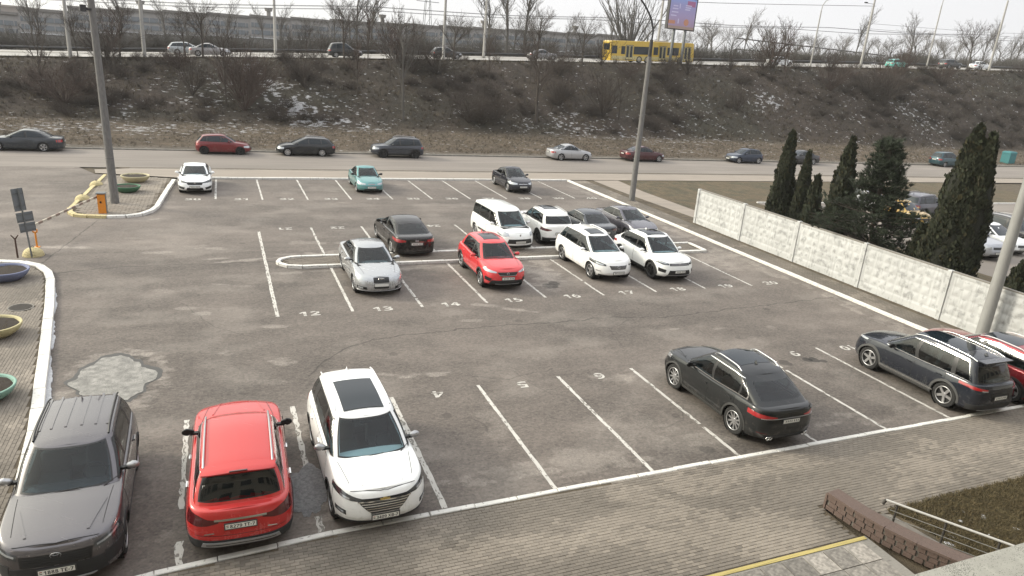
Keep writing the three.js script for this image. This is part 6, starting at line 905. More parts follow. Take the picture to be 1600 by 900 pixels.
// ---------------------------------------------------------------- bare trees and shrubs
M.bark = std(0.058, 0.048, 0.040, 0.95); M.barkGrey = std(0.085, 0.078, 0.07, 0.95); M.hazeTwig = std(0.13, 0.12, 0.11, 0.95); M.twig = std(0.056, 0.044, 0.037, 1); M.twigRed = std(0.066, 0.046, 0.038, 1);  // palest tone has distance haze put into its colour, for the belt trees
function bareTree(o) { // returns { trunk, crown } geometries, 1 unit = 1 m, standing at the origin
  const T = [], C = []; const seg = (a, b, r0, r1, arr, n) => { const A = V3(...a), d = V3(b[0] - a[0], b[1] - a[1], b[2] - a[2]), L = d.length(); d.normalize(); const u = Math.abs(d.y) > 0.9 ? V3(1, 0, 0) : V3(0, 1, 0); const e1 = u.cross(d).normalize(), e2 = d.clone().cross(e1); const P = []; for (let k = 0; k < n; k++) { const q = k / n * 6.2832, c = Math.cos(q), s = Math.sin(q); P.push([c, s]); } const pos = []; const pt = (k, r, base) => [base[0] + (e1.x * P[k % n][0] + e2.x * P[k % n][1]) * r, base[1] + (e1.y * P[k % n][0] + e2.y * P[k % n][1]) * r, base[2] + (e1.z * P[k % n][0] + e2.z * P[k % n][1]) * r]; for (let k = 0; k < n; k++) { const p = pt(k, r0, a), q = pt(k + 1, r0, a), s = pt(k, r1, b), t = pt(k + 1, r1, b); arr.push(...p, ...q, ...s, ...q, ...t, ...s); } };
  const grow = (p, dir, len, r, lvl) => {
    const n = lvl === 0 ? 5 : lvl < 3 ? 3 : 2; let cur = p, d = dir.clone(), rad = r; const pts = [];
    for (let i = 0; i < n; i++) { d.add(V3(rr(-1, 1), rr(-0.35, 0.7) * (o.up ?? 0.5), rr(-1, 1)).multiplyScalar(lvl === 0 ? 0.05 : 0.17)).normalize(); const nx = [cur[0] + d.x * len / n, cur[1] + d.y * len / n, cur[2] + d.z * len / n], r2 = rad * (lvl === 0 ? 0.9 : 0.76); seg(cur, nx, rad, r2, lvl < 1 ? T : C, lvl < 1 ? 7 : lvl < 3 ? 4 : 3); cur = nx; rad = r2; pts.push([nx, d.clone(), rad]); }
    if (lvl >= o.levels) return;
    const kids = o.kids[lvl]; for (let k = 0; k < kids; k++) { const f = lvl === 0 ? (o.first ?? 0.4) + (1 - (o.first ?? 0.4)) * (k + rnd()) / kids : (k + 0.4 + 0.6 * rnd()) / kids; const ix = Math.min(pts.length - 1, Math.floor(f * pts.length)), [q, dd, rq] = pts[ix]; const ax = V3(rr(-1, 1), rr(-0.3, 0.3), rr(-1, 1)).normalize(), an = rr(o.ang[0], o.ang[1]); const nd = dd.clone().applyAxisAngle(ax.cross(dd).normalize(), an); nd.y += o.lift ?? 0.15; nd.normalize(); grow(q, nd, len * rr(o.shr[0], o.shr[1]) * (lvl === 0 ? (1.15 - 0.5 * f) : 1), Math.max(o.rmin ?? 0.012, rq * rr(0.5, 0.72)), lvl + 1); }
  };
  if (o.stems) for (let i = 0; i < o.stems; i++) { const a = rr(0, 6.28), sp = rr(o.spread[0], o.spread[1]); grow([Math.cos(a) * 0.12 * o.h * 0.1, 0, Math.sin(a) * 0.12 * o.h * 0.1], V3(Math.cos(a) * sp, 1, Math.sin(a) * sp).normalize(), o.h * rr(0.55, 0.8), o.r, o.start ?? 1); } else grow([0, -0.2, 0], V3(0, 1, 0), o.h, o.r, 0);
  const mk = a => { if (!a.length) return null; const g = new THREE.BufferGeometry(); g.setAttribute('position', new THREE.Float32BufferAttribute(a, 3)); g.computeVertexNormals(); return g; };
  return { trunk: mk(T), crown: mk(C) };
}
const TP = {
  spread: bareTree({ h: 6.2, r: 0.2, levels: 4, kids: [8, 5, 5, 4], ang: [0.35, 0.85], shr: [0.5, 0.72], first: 0.35, rmin: 0.014 }),
  tall: bareTree({ h: 8.5, r: 0.17, levels: 4, kids: [11, 5, 4, 4], ang: [0.3, 0.7], shr: [0.36, 0.58], first: 0.3, lift: 0.3, rmin: 0.014 }),
  small: bareTree({ h: 4.0, r: 0.09, levels: 4, kids: [8, 5, 4, 3], ang: [0.35, 0.8], shr: [0.45, 0.66], first: 0.45, rmin: 0.011 }),
  fan: bareTree({ h: 11, r: 0.17, levels: 4, stems: 15, spread: [0.1, 0.75], start: 1, kids: [0, 5, 4, 4], ang: [0.16, 0.5], shr: [0.34, 0.52], lift: 0.2, rmin: 0.016 }),
  shrub: bareTree({ h: 2.6, r: 0.028, levels: 4, stems: 20, spread: [0.1, 0.9], start: 2, kids: [0, 0, 6, 5], ang: [0.2, 0.6], shr: [0.35, 0.6], lift: 0.15, rmin: 0.009 }),
  thicket: bareTree({ h: 2.2, r: 0.024, levels: 4, stems: 30, spread: [0.3, 1.5], start: 2, kids: [0, 0, 6, 5], ang: [0.3, 0.9], shr: [0.35, 0.6], lift: 0.0, rmin: 0.008 }),
  sapling: bareTree({ h: 3.4, r: 0.04, levels: 3, kids: [12, 5, 4], ang: [0.3, 0.7], shr: [0.3, 0.5], first: 0.2, lift: 0.25, rmin: 0.009 }),
  shrub2: bareTree({ h: 3.2, r: 0.034, levels: 4, stems: 15, spread: [0.15, 0.8], start: 2, kids: [0, 0, 8, 6], ang: [0.25, 0.7], shr: [0.35, 0.6], lift: 0.1, rmin: 0.010 }),
};
function plantTree(kind, name, label, cat, x, z, s, o = {}) { const p = TP[kind], g = thing(name, label, cat, x, o.y ?? terrainY(x, z), z, o.ry ?? rr(0, 6.28), o.group); g.scale.set(s * (o.w ?? 1), s, s * (o.w ?? 1)); if (p.trunk) mesh('trunk', p.trunk, o.bark ?? M.bark, g); mesh(p.trunk ? 'crown' : 'stems', p.crown, o.twig ?? M.twig, g); return g; }
// trees singled out on the bank and the crest
plantTree('tall', 'bare_tree', 'slender pale-stemmed tree at the foot of the bank', 'tree', 18.5, -76, 0.86, { bark: M.barkGrey, twig: M.barkGrey, ry: 1.2 });
plantTree('spread', 'bare_tree', 'dark crooked tree at the foot of the bank', 'tree', 34.2, -76, 0.95, { ry: 0.4 });
plantTree('fan', 'bare_tree', 'great fan-shaped bare tree rising behind the yellow bus', 'tree', 69, -116, 1.25, { bark: M.barkGrey, twig: M.barkGrey, ry: 2 });
plantTree('spread', 'bare_tree', 'rounded bare tree on the crest beside the dark car', 'tree', 124, -91, 0.82, { bark: M.barkGrey, ry: 2.2 });
[[-13.5, 0.62], [-9.5, 0.5], [-1.2, 0.55], [10.2, 0.55], [14.6, 0.6], [-3, 0.42], [28.5, 0.5], [40, 0.6], [34, 0.5], [47, 0.55]].forEach(([x, s]) => { const k = rnd() < 0.5 ? 0 : 1; plantTree(['spread', 'small'][k], 'crest_tree', ['stout spreading bare tree along the highway edge', 'slight young bare tree along the highway edge'][k], 'tree', x, -90.4 - rr(0, 0.4), s * 1.15, { group: ['stout trees along the highway edge', 'young trees along the highway edge'][k] }); });
// shrubs on the bank
[[-15, -79, 1.5], [-13, -77.5, 1.4], [-11.5, -80, 1.3], [-9.4, -84, 1.2], [-10.8, -87, 1.3], [-3.6, -86, 0.9], [-2.2, -80, 1.0], [0.9, -78, 1.5], [2.2, -79.5, 1.5], [2.6, -77, 1.6], [3.4, -81, 1.2], [9, -82, 1.1], [11, -84, 1.0], [14.5, -81, 1.2], [16.8, -87, 1.3], [20.5, -88, 1.5], [22, -86, 1.4], [18.8, -84, 1.2], [26, -76, 1.3], [27.5, -75.6, 1.4], [29.5, -77, 1.1], [25, -86, 1.2], [31, -84, 1.2], [36.5, -84, 1.2], [39, -80, 1.1], [41.5, -86, 1.3], [44, -78, 1.2], [46, -77.5, 1.3], [48.5, -80, 1.1], [52, -86, 1.0], [57, -84, 1.0], [62, -87, 0.9], [66, -80, 0.9], [76.5, -88.6, 1.3], [78.5, -89, 1.5], [80.5, -88.4, 1.2], [77, -84, 1.0], [86, -84, 1.2], [93.5, -83, 1.5], [95, -81.5, 1.5], [96.5, -83.5, 1.3], [105, -88, 1.1], [112, -86, 1.0], [122, -87, 1.0], [70, -88, 0.9], [8, -88.8, 0.7], [49, -88.8, 0.9], [90, -88.6, 0.8]].forEach(([x, z, s]) => { const k = Math.floor(rnd() * 4); plantTree(['shrub', 'shrub2', 'thicket', 'sapling'][k], k === 3 ? 'bare_sapling' : 'bare_shrub', ['leafless shrub with many upright stems on the embankment', 'leafless open shrub with few thick stems on the embankment', 'low sprawling leafless thicket on the embankment', 'leafless single-stemmed sapling on the embankment'][k], k === 3 ? 'sapling' : 'shrub', x, z, s * rr(1.05, 1.35), { group: ['upright shrubs on the embankment', 'open shrubs on the embankment', 'thickets on the embankment', 'saplings on the embankment'][k], w: rr(0.95, 1.25), twig: rnd() < 0.4 ? M.twigRed : M.twig }); });
// the belt of trees behind the highway
for (let i = 0; i < 76; i++) { const x = -34 + i * 3.35 + rr(-1.4, 1.4), z = -rr(117, 150); if (x > 61 && x < 76 && z > -126) continue; const far = x > 140; const k = rnd() < 0.5 ? 0 : 1; plantTree(['spread', 'tall'][k], 'belt_tree', ['bare spreading tree in the belt behind the highway', 'bare upright tree in the belt behind the highway'][k], 'tree', x * -z / 118, z, rr(0.62, 0.95) * (x < 45 ? 0.85 : 0.92), { group: ['spreading trees behind the highway', 'upright trees behind the highway'][k], twig: rnd() < 0.6 ? M.hazeTwig : M.barkGrey, bark: M.barkGrey, w: rr(1.0, 1.3) }); }
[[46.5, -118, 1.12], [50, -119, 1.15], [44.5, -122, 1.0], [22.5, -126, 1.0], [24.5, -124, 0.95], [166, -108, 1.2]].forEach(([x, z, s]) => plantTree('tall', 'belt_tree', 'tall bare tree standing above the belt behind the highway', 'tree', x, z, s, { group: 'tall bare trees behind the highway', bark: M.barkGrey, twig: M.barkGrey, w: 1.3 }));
// thick undergrowth along the far side of the highway
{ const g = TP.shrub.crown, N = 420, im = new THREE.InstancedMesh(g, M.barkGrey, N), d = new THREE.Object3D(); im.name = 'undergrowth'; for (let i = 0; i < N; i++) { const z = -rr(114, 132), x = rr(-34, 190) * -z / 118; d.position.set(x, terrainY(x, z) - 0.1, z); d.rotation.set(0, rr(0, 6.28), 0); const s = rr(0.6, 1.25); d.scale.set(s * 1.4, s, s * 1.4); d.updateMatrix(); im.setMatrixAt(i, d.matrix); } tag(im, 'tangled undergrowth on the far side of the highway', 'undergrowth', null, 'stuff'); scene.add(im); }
{ const N = 330, im = new THREE.InstancedMesh(TP.thicket.crown, M.twig, N), d = new THREE.Object3D(); im.name = 'slope_brush'; let k = 0, q = 0; while (k < N && q++ < 9000) { const x = rr(-24, 150), z = -rr(74.5, 89.5); if (fbm(x * 0.11 + 3, z * 0.16, 3) < 0.47 + 0.1 * rnd()) continue; d.position.set(x, terrainY(x, z) - 0.05, z); d.rotation.set(0, rr(0, 6.28), 0); const s = rr(0.25, 0.7); d.scale.set(s * 1.2, s, s * 1.2); d.updateMatrix(); im.setMatrixAt(k++, d.matrix); } im.count = k; tag(im, 'tangled brush covering the embankment between the shrubs', 'brush', null, 'stuff'); scene.add(im); }
{ const N = 60, im = new THREE.InstancedMesh(TP.shrub2.crown, M.twig, N), d = new THREE.Object3D(); im.name = 'crest_scrub'; for (let i = 0; i < N; i++) { const x = rr(-22, 140), z = -rr(88.6, 90.6); d.position.set(x, terrainY(x, z) - 0.05, z); d.rotation.set(0, rr(0, 6.28), 0); const s = rr(0.12, 0.32); d.scale.set(s * 1.3, s, s * 1.3); d.updateMatrix(); im.setMatrixAt(i, d.matrix); } tag(im, 'low scrub along the crest of the embankment', 'scrub', null, 'stuff'); scene.add(im); }
// ---------------------------------------------------------------- evergreens behind the fence
M.thuja = new THREE.MeshPhysicalMaterial({ color: lin(0.024, 0.029, 0.014), roughness: 0.9, side: THREE.DoubleSide, vertexColors: true });
M.pine = new THREE.MeshPhysicalMaterial({ color: lin(0.034, 0.045, 0.027), roughness: 0.85, side: THREE.DoubleSide, vertexColors: true });
function thujaGeo(h, r, n, lean, tips) { // upright sprays in a dense spire
  const P = [], C = []; const env = t => r * (0.78 + 0.22 * sstep(0, 0.12, t)) * Math.pow(1 - Math.pow(t, 2.1), 0.72) * (1 - 0.12 * t);
  for (let i = 0; i < n; i++) {
    const t = Math.pow(rnd(), 0.9), a = rr(0, 6.2832), lobes = 1 + 0.12 * Math.sin(a * 3 + t * 9) + 0.22 * (fbm(a * 1.6 + 4, t * 13, 3) - 0.5) * 2, k = rnd() < 0.75 ? rr(0.82, 1.03) : rr(0.35, 0.85), R = env(t) * lobes * k;
    const cx = Math.cos(a) * R + lean * t, cz = Math.sin(a) * R, y = t * h, ta = a + Math.PI / 2 + rr(-0.9, 0.9), s = rr(0.05, 0.13) * (rnd() < 0.08 ? 1.7 : 1), w = s * rr(0.34, 0.52), out = rr(0.15, 0.5);
    const ux = Math.cos(a) * out + rr(-0.2, 0.2), uz = Math.sin(a) * out + rr(-0.2, 0.2), l = Math.hypot(ux, 1, uz), dx = ux / l * s, dy = s / l, dz = uz / l * s, wx = Math.cos(ta) * w, wz = Math.sin(ta) * w;
    P.push(cx - wx * 0.5, y, cz - wz * 0.5, cx + wx * 0.5, y, cz + wz * 0.5, cx + dx + wx, y + dy * 0.7, cz + dz + wz, cx - wx * 0.5, y, cz - wz * 0.5, cx + dx + wx, y + dy * 0.7, cz + dz + wz, cx + dx * 1.3, y + dy * 1.35, cz + dz * 1.3, cx - wx * 0.5, y, cz - wz * 0.5, cx + dx * 1.3, y + dy * 1.35, cz + dz * 1.3, cx + dx - wx, y + dy * 0.7, cz + dz - wz);
    const b = rnd(), br = rnd() < 0.14, c = br ? [1.45 * (0.6 + b), 1.05 * (0.6 + b), 0.85 * (0.6 + b)] : [0.7 + 0.6 * b, 0.7 + 0.6 * b, 0.7 + 0.6 * b]; for (let q = 0; q < 9; q++) C.push(...c);
  }
  const g = new THREE.BufferGeometry(); g.setAttribute('position', new THREE.Float32BufferAttribute(P, 3)); g.setAttribute('color', new THREE.Float32BufferAttribute(C, 3)); g.computeVertexNormals(); return g;
}
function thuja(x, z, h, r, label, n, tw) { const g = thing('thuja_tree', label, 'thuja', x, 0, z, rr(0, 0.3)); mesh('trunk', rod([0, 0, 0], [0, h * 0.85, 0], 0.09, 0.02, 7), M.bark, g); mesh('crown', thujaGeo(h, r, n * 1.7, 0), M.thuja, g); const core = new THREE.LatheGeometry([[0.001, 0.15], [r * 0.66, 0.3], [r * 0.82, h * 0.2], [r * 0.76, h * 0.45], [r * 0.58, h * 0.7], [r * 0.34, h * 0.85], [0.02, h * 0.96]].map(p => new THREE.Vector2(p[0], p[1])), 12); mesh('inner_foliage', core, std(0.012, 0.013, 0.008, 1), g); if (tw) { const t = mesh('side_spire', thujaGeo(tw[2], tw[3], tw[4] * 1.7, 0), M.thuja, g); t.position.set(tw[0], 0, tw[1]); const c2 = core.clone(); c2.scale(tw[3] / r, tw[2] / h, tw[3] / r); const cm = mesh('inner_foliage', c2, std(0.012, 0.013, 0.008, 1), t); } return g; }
thuja(28.5, -29.75, 6.1, 0.68, 'twin-spired dark thuja behind the second fence panel', 8500, [0.25, 1.05, 5.1, 0.5, 4500]);
thuja(28.5, -27.4, 4.15, 0.55, 'short pointed thuja behind the fence', 5000);
thuja(28.6, -25.85, 6.25, 0.72, 'tall slim thuja next to the pine', 8500);
thuja(28.6, -19.75, 7.5, 1.05, 'broad massive thuja with two spires near the steel lamp post', 16000, [0.1, 0.55, 7.25, 0.8, 9000]);
thuja(28.5, -20.95, 3.1, 0.62, 'low rounded thuja squeezed beside the massive one', 5000);
thuja(29.2, -16.9, 2.5, 0.62, 'low dark thuja behind the steel lamp post', 4500);
{
  const g = thing('pine_tree', 'bushy dark pine overhanging the concrete fence', 'pine', 28.4, 0, -23.5); mesh('trunk', tube([[0, 0, 0], [0.1, 1.6, 0.05], [-0.05, 3.4, 0], [0.05, 5.2, 0], [0, 6.2, 0]], 0.085, 8, 20), M.bark, g);
  const P = [], C = [], br = []; const tuft = (x, y, z, dx, dy, dz, s) => { const b = 0.55 + 0.8 * rnd(); for (let k = 0; k < 18; k++) { const ax = dx + rr(-0.9, 0.9), ay = dy + rr(-0.5, 0.9), az = dz + rr(-0.9, 0.9), l = Math.hypot(ax, ay, az) || 1, L = s * rr(0.7, 1.15), wx = rr(-1, 1) * 0.017, wy = rr(-1, 1) * 0.017, wz = rr(-1, 1) * 0.017; P.push(x - wx, y - wy, z - wz, x + wx, y + wy, z + wz, x + ax / l * L, y + ay / l * L, z + az / l * L); const c = b * rr(0.8, 1.2); for (let q = 0; q < 3; q++) C.push(c, c, c); } };
  for (let w = 0; w < 26; w++) { const t = w / 25, y = 0.8 + 5.4 * t, R = (t < 0.42 ? 2.85 : lerp(1.65, 0.45, (t - 0.42) / 0.58)) * rr(0.75, 1.08), n = t > 0.85 ? 5 : t < 0.42 ? 11 : 8; for (let k = 0; k < n; k++) { const a = rr(0, 6.28), el = lerp(0.02, 0.75, t), L = R * rr(0.7, 1.1); const e = [Math.cos(a) * L, y + L * el * 0.55, Math.sin(a) * L]; if (e[0] < -1.2) e[1] = Math.max(e[1], 2.35 + rr(0, 0.3)); if (e[0] < -1.2 && y < 1.5) continue; br.push(rod([0, y, 0], e, 0.028, 0.012, 5)); for (let q = 0; q < 20; q++) { const f = rr(0.32, 1.05), sd = (1 - f) * 0.25 + 0.16; tuft(e[0] * f + rr(-sd, sd), Math.max(e[0] * f < -1.45 ? 2.2 : 0.3, lerp(y, e[1], f) + rr(-0.12, 0.2)), e[2] * f + rr(-sd, sd), Math.cos(a) * 0.5, 0.7, Math.sin(a) * 0.5, rr(0.15, 0.26)); } } }
  for (let i = 0; i < 12; i++) tuft(rr(-0.1, 0.1), 6.1 + rr(0, 0.3), rr(-0.1, 0.1), 0, 1, 0, 0.25);
  mesh('branches', br, M.bark, g); const ge = new THREE.BufferGeometry(); ge.setAttribute('position', new THREE.Float32BufferAttribute(P, 3)); ge.setAttribute('color', new THREE.Float32BufferAttribute(C, 3)); ge.computeVertexNormals(); mesh('crown', ge, M.pine, g);
}

// ---------------------------------------------------------------- beyond the highway: factory, poles, wires, billboard, bridge
{
  const f = thing('factory_building', 'long grey factory hall with ribbon windows behind the highway', 'factory', 0, 0, -172);
  const wallM = new THREE.MeshStandardMaterial({ map: texRep(noiseCol(14, 0.31, 0.30, 0.29, 0.22), 0.05), roughness: 0.95 }), dark = std(0.17, 0.165, 0.16, 0.9), glassM = phys(0.17, 0.19, 0.21, { roughness: 0.25 }), snowM = std(0.6, 0.61, 0.63, 0.9), roofM = std(0.2, 0.19, 0.18, 0.9);  // hall colours lightened so that distance haze is painted into them
  // the hall steps up with the land towards the right
  const bays = 18, w = 8.5, x0 = -52;
  for (let i = 0; i < bays; i++) {
    const x = x0 + i * w + w / 2, g = crestC(x) - 3.0, top = 11.0 + (x + 37) * 0.034 + (x < -20 ? (x + 20) * 0.09 : 0);
    const b = mesh('bay', box(w - 0.02, top - g, 24, x, (top + g) / 2, -12), wallM, f);
    mesh('parapet', box(w + 0.02, 0.5, 0.5, x, top + 0.1, 0.1), roofM, b); mesh('snow_ledge', box(w - 0.4, 0.14, 0.5, x, top - 4.3, 0.3), snowM, b);
    for (const [y0, h] of [[top - 1.7, 0.9], [top - 3.2, 0.9]]) { const m = mesh('window_band', box(w - 0.7, h, 0.12, x, y0, 0.08), glassM, b); for (let k = 0; k < 5; k++) mesh('mullion', box(0.12, h, 0.16, x - w / 2 + 0.9 + k * 1.7, y0, 0.12), wallM, m); }
    mesh('plinth', box(w, 2.2, 0.3, x, g + 3.6, 0.18), dark, b);
    if (i % 3 === 1) { const v = mesh('roof_vent', new THREE.CylinderGeometry(0.45, 0.45, 1.3, 10).translate(x, top + 0.9, -4), roofM, f); mesh('cowl', new THREE.CylinderGeometry(0.95, 0.75, 0.7, 10).translate(x, top + 1.75, -4), roofM, v); }
  }
}
function farBlock(x, z, w, h, label) { const g = thing('apartment_block', label, 'building', x, terrainY(x, -200) - 1, z), m = std(0.30, 0.27, 0.25, 0.95); mesh('wall', box(w, h, 12, 0, h / 2, 0), m, g); for (let r = 0; r < Math.floor(h / 3); r++) for (let k = 0; k < Math.floor(w / 3.4); k++) mesh('window', box(1.4, 1.4, 0.1, -w / 2 + 2 + k * 3.4, 2 + r * 3, 6.05), std(0.1, 0.11, 0.12, 0.4), g); mesh('roof', box(w + 0.4, 0.4, 12.4, 0, h + 0.2, 0), m, g); }
farBlock(-50, -205, 20, 9, 'pinkish low block behind the trees at the factory end');
// highway masts: [x, z, height, lamp arm]
const mastM = new THREE.MeshStandardMaterial({ map: texRep(noiseCol(12, 0.34, 0.33, 0.31, 0.2, 256), 1, 0.3), roughness: 0.85 });
const masts = [[-14.2, -90.6, 10, 0, 'pale highway mast above the left bank'], [-7.1, -90.6, 10, 0, 'pale highway mast left of the two silver cars'], [7.5, -101.7, 10.5, 0, 'pale mast on the median left of the dark van'], [27.5, -92, 10.5, 2, 'thick pale mast with a side lamp by the dark hatchback'], [36.5, -101.7, 10.5, 0, 'thin mast standing among the median trees'], [64.2, -99, 13, 0, 'mast rising behind the billboard'], [87.6, -90.6, 8.6, 1, 'curved-arm lamp mast next to the white sedan'], [98.2, -90.6, 11, 2, 'wire-carrying mast right of the white sedan'], [113.6, -90.8, 10.5, 1, 'curved-arm lamp mast next to the green and white car'], [129.5, -90.8, 12, 0, 'tall lamp mast beside the last white car']];
const tops = [];
for (const [x, z, h, arm, label] of masts) {
  const g = thing('highway_mast', label, 'mast', x, terrainY(x, z) - 0.1, z, 0, 'masts along the highway'), steel = arm === 1;
  mesh('pole', uvPole(steel ? 0.13 : 0.21, steel ? 0.09 : 0.13, h, 12), mastM, g); tops.push([x, terrainY(x, z) + h, z]);
  if (arm === 1) { mesh('arm', tube([[0, h - 0.05, 0], [0.1, h + 0.8, 0], [0.6, h + 1.5, 0], [1.6, h + 1.95, 0]], 0.06, 6, 14), mastM, g); mesh('lamp_head', box(0.8, 0.14, 0.28, 1.9, h + 2.0, 0, 0, 0.15), M.metalDark, g); }
  if (arm === 2) { mesh('cross_arm', rod([0, h - 1.0, 0], [-2.4, h - 1.05, 0.6], 0.035, 0.03, 6), M.metalDark, g); mesh('lamp_head', box(0.5, 0.18, 0.25, -2.4, h - 1.0, 0.6), M.metalDark, g); }
}
{ // trolleybus and span wires
  const wire = std(0.09, 0.09, 0.095, 0.7), sag = (a, b, s, label) => { const m = mesh(numbered('overhead_wire'), tube([a, [(a[0] + b[0]) / 2, (a[1] + b[1]) / 2 - s, (a[2] + b[2]) / 2], b], 0.022, 4, 16), wire, scene); tag(m, label, 'wire', 'overhead wires above the highway'); };
  const L = 'thin dark overhead wire strung between the highway masts';
  for (const [z, dy] of [[-94, 6.2], [-95, 6.3], [-106, 6.2], [-107, 6.3]]) for (let x = -20; x < 170; x += 38) sag([x, crestC(x) + dy, z], [x + 38, crestC(x + 38) + dy, z], 0.35, L);
  for (const dz of [0, 0.5]) sag([36.5, crestC(36.5) + 10, -101.7 + dz], [98.2, crestC(98) + 9.6, -90.6 + dz], 0.8, L);
  sag([27.5, crestC(27) + 9.8, -92], [64, crestC(64) + 10.5, -99], 0.6, L); sag([98.2, crestC(98) + 7, -90.6], [160, crestC(160) + 7.5, -92], 0.6, L); sag([98.2, crestC(98) + 6.2, -90.6], [160, crestC(160) + 6.5, -92], 0.6, L);
}
{ // billboard on two posts
  const g = thing('billboard', 'purple and blue billboard on two steel posts above the bus', 'billboard', 61.0, terrainY(61, -90) - 1.35, -90.2, 0.12);
  const ad = canvasTex(512, 448, (c, w, h) => { const gr = c.createLinearGradient(0, 0, 0, h); gr.addColorStop(0, '#8fa8de'); gr.addColorStop(0.2, '#9c9ccc'); gr.addColorStop(0.6, '#a899c0'); gr.addColorStop(1, '#a88ea4'); c.fillStyle = gr; c.fillRect(0, 0, w, h); c.fillStyle = '#a76a92'; c.fillRect(330, 30, 160, 80); c.fillStyle = '#c9c3e0'; for (const [x, y, ww] of [[60, 110, 90], [50, 150, 110], [40, 200, 130], [30, 250, 110], [300, 90, 120], [300, 120, 110], [295, 150, 100], [180, 80, 18], [180, 300, 20]]) c.fillRect(x, y, ww, ww < 30 ? 70 : 16); c.fillStyle = '#c08a70'; c.fillRect(0, 330, 130, 50); c.beginPath(); c.arc(350, 345, 50, 0, 7); c.fill(); c.fillStyle = '#a58f86'; c.fillRect(0, h - 40, w, 40); });
  for (const x of [-0.2, 1.9]) mesh('post', box(0.3, 7.1, 0.3, x + 0.1, 3.55, 0), M.metal, g);
  mesh('frame', box(5.1, 4.3, 0.55, 0.85, 8.35, 0), M.metalDark, g); const p = mesh('poster', new THREE.PlaneGeometry(4.8, 4.05), new THREE.MeshStandardMaterial({ map: ad, roughness: 0.6 }), g); p.position.set(0.8, 8.35, 0.29);
}
{ // steel truss footbridge far right, and lattice pylon
  const g = thing('truss_bridge', 'thin steel truss bridge in the haze', 'bridge', 0, 0, 0), m = std(0.11, 0.105, 0.105, 0.8, 0.3), bx = x => crestC(x) + 2.5, z = -130;
  const G = (n, a, b, r = 0.09) => mesh(n, rod(a, b, r, r, 5), m, g); for (let x = 104; x < 148; x += 4) { G('chord', [x, 15.9 - (x - 104) * 0.012, z], [x + 4, 15.9 - (x - 100) * 0.012, z], 0.13); G('chord', [x, 13.7 + (x - 104) * 0.0, z], [x + 4, 13.7, z], 0.13); G('diagonal', [x, 13.7, z], [x + 2, 15.85 - (x - 104) * 0.012, z]); G('diagonal', [x + 2, 15.85 - (x - 104) * 0.012, z], [x + 4, 13.7, z]); } for (const x of [104, 126, 148]) G('pier', [x, 8, z], [x, 13.7, z], 0.4);
  const py = thing('power_pylon', 'slim lattice pylon far behind the highway', 'pylon', 52, terrainY(52, -190), -190); for (const [a, b] of [[-1, -1], [1, -1], [1, 1], [-1, 1]]) mesh('leg', rod([a * 1.3, 0, b * 1.3], [a * 0.2, 19, b * 0.2], 0.09, 0.07, 5), M.metal, py); for (let k = 0; k < 6; k++) mesh('brace', rod([-1.3 + k * 0.18, k * 3, 1.3 - k * 0.18], [1.1 - k * 0.18, k * 3 + 3, 1.1 - k * 0.18], 0.05, 0.05, 4), M.metal, py); for (const y of [12.5, 15.5]) mesh('cross_arm', rod([-3, y, 0], [3, y, 0], 0.08, 0.08, 5), M.metal, py);
}
{ // crash barrier along the far edge of the highway
  const b = thing('crash_barrier', 'dark crash barrier along the far edge of the highway', 'barrier', 0, 0, 0); for (let x = -36; x < 210; x += 8) { mesh('rail', rod([x, crestC(x) + 0.55, -112.4], [x + 8, crestC(x + 8) + 0.55, -112.4], 0.17, 0.17, 5), M.metalDark, b); mesh('post', box(0.12, 0.8, 0.12, x, crestC(x) + 0.2, -112.5), M.metalDark, b); }
}
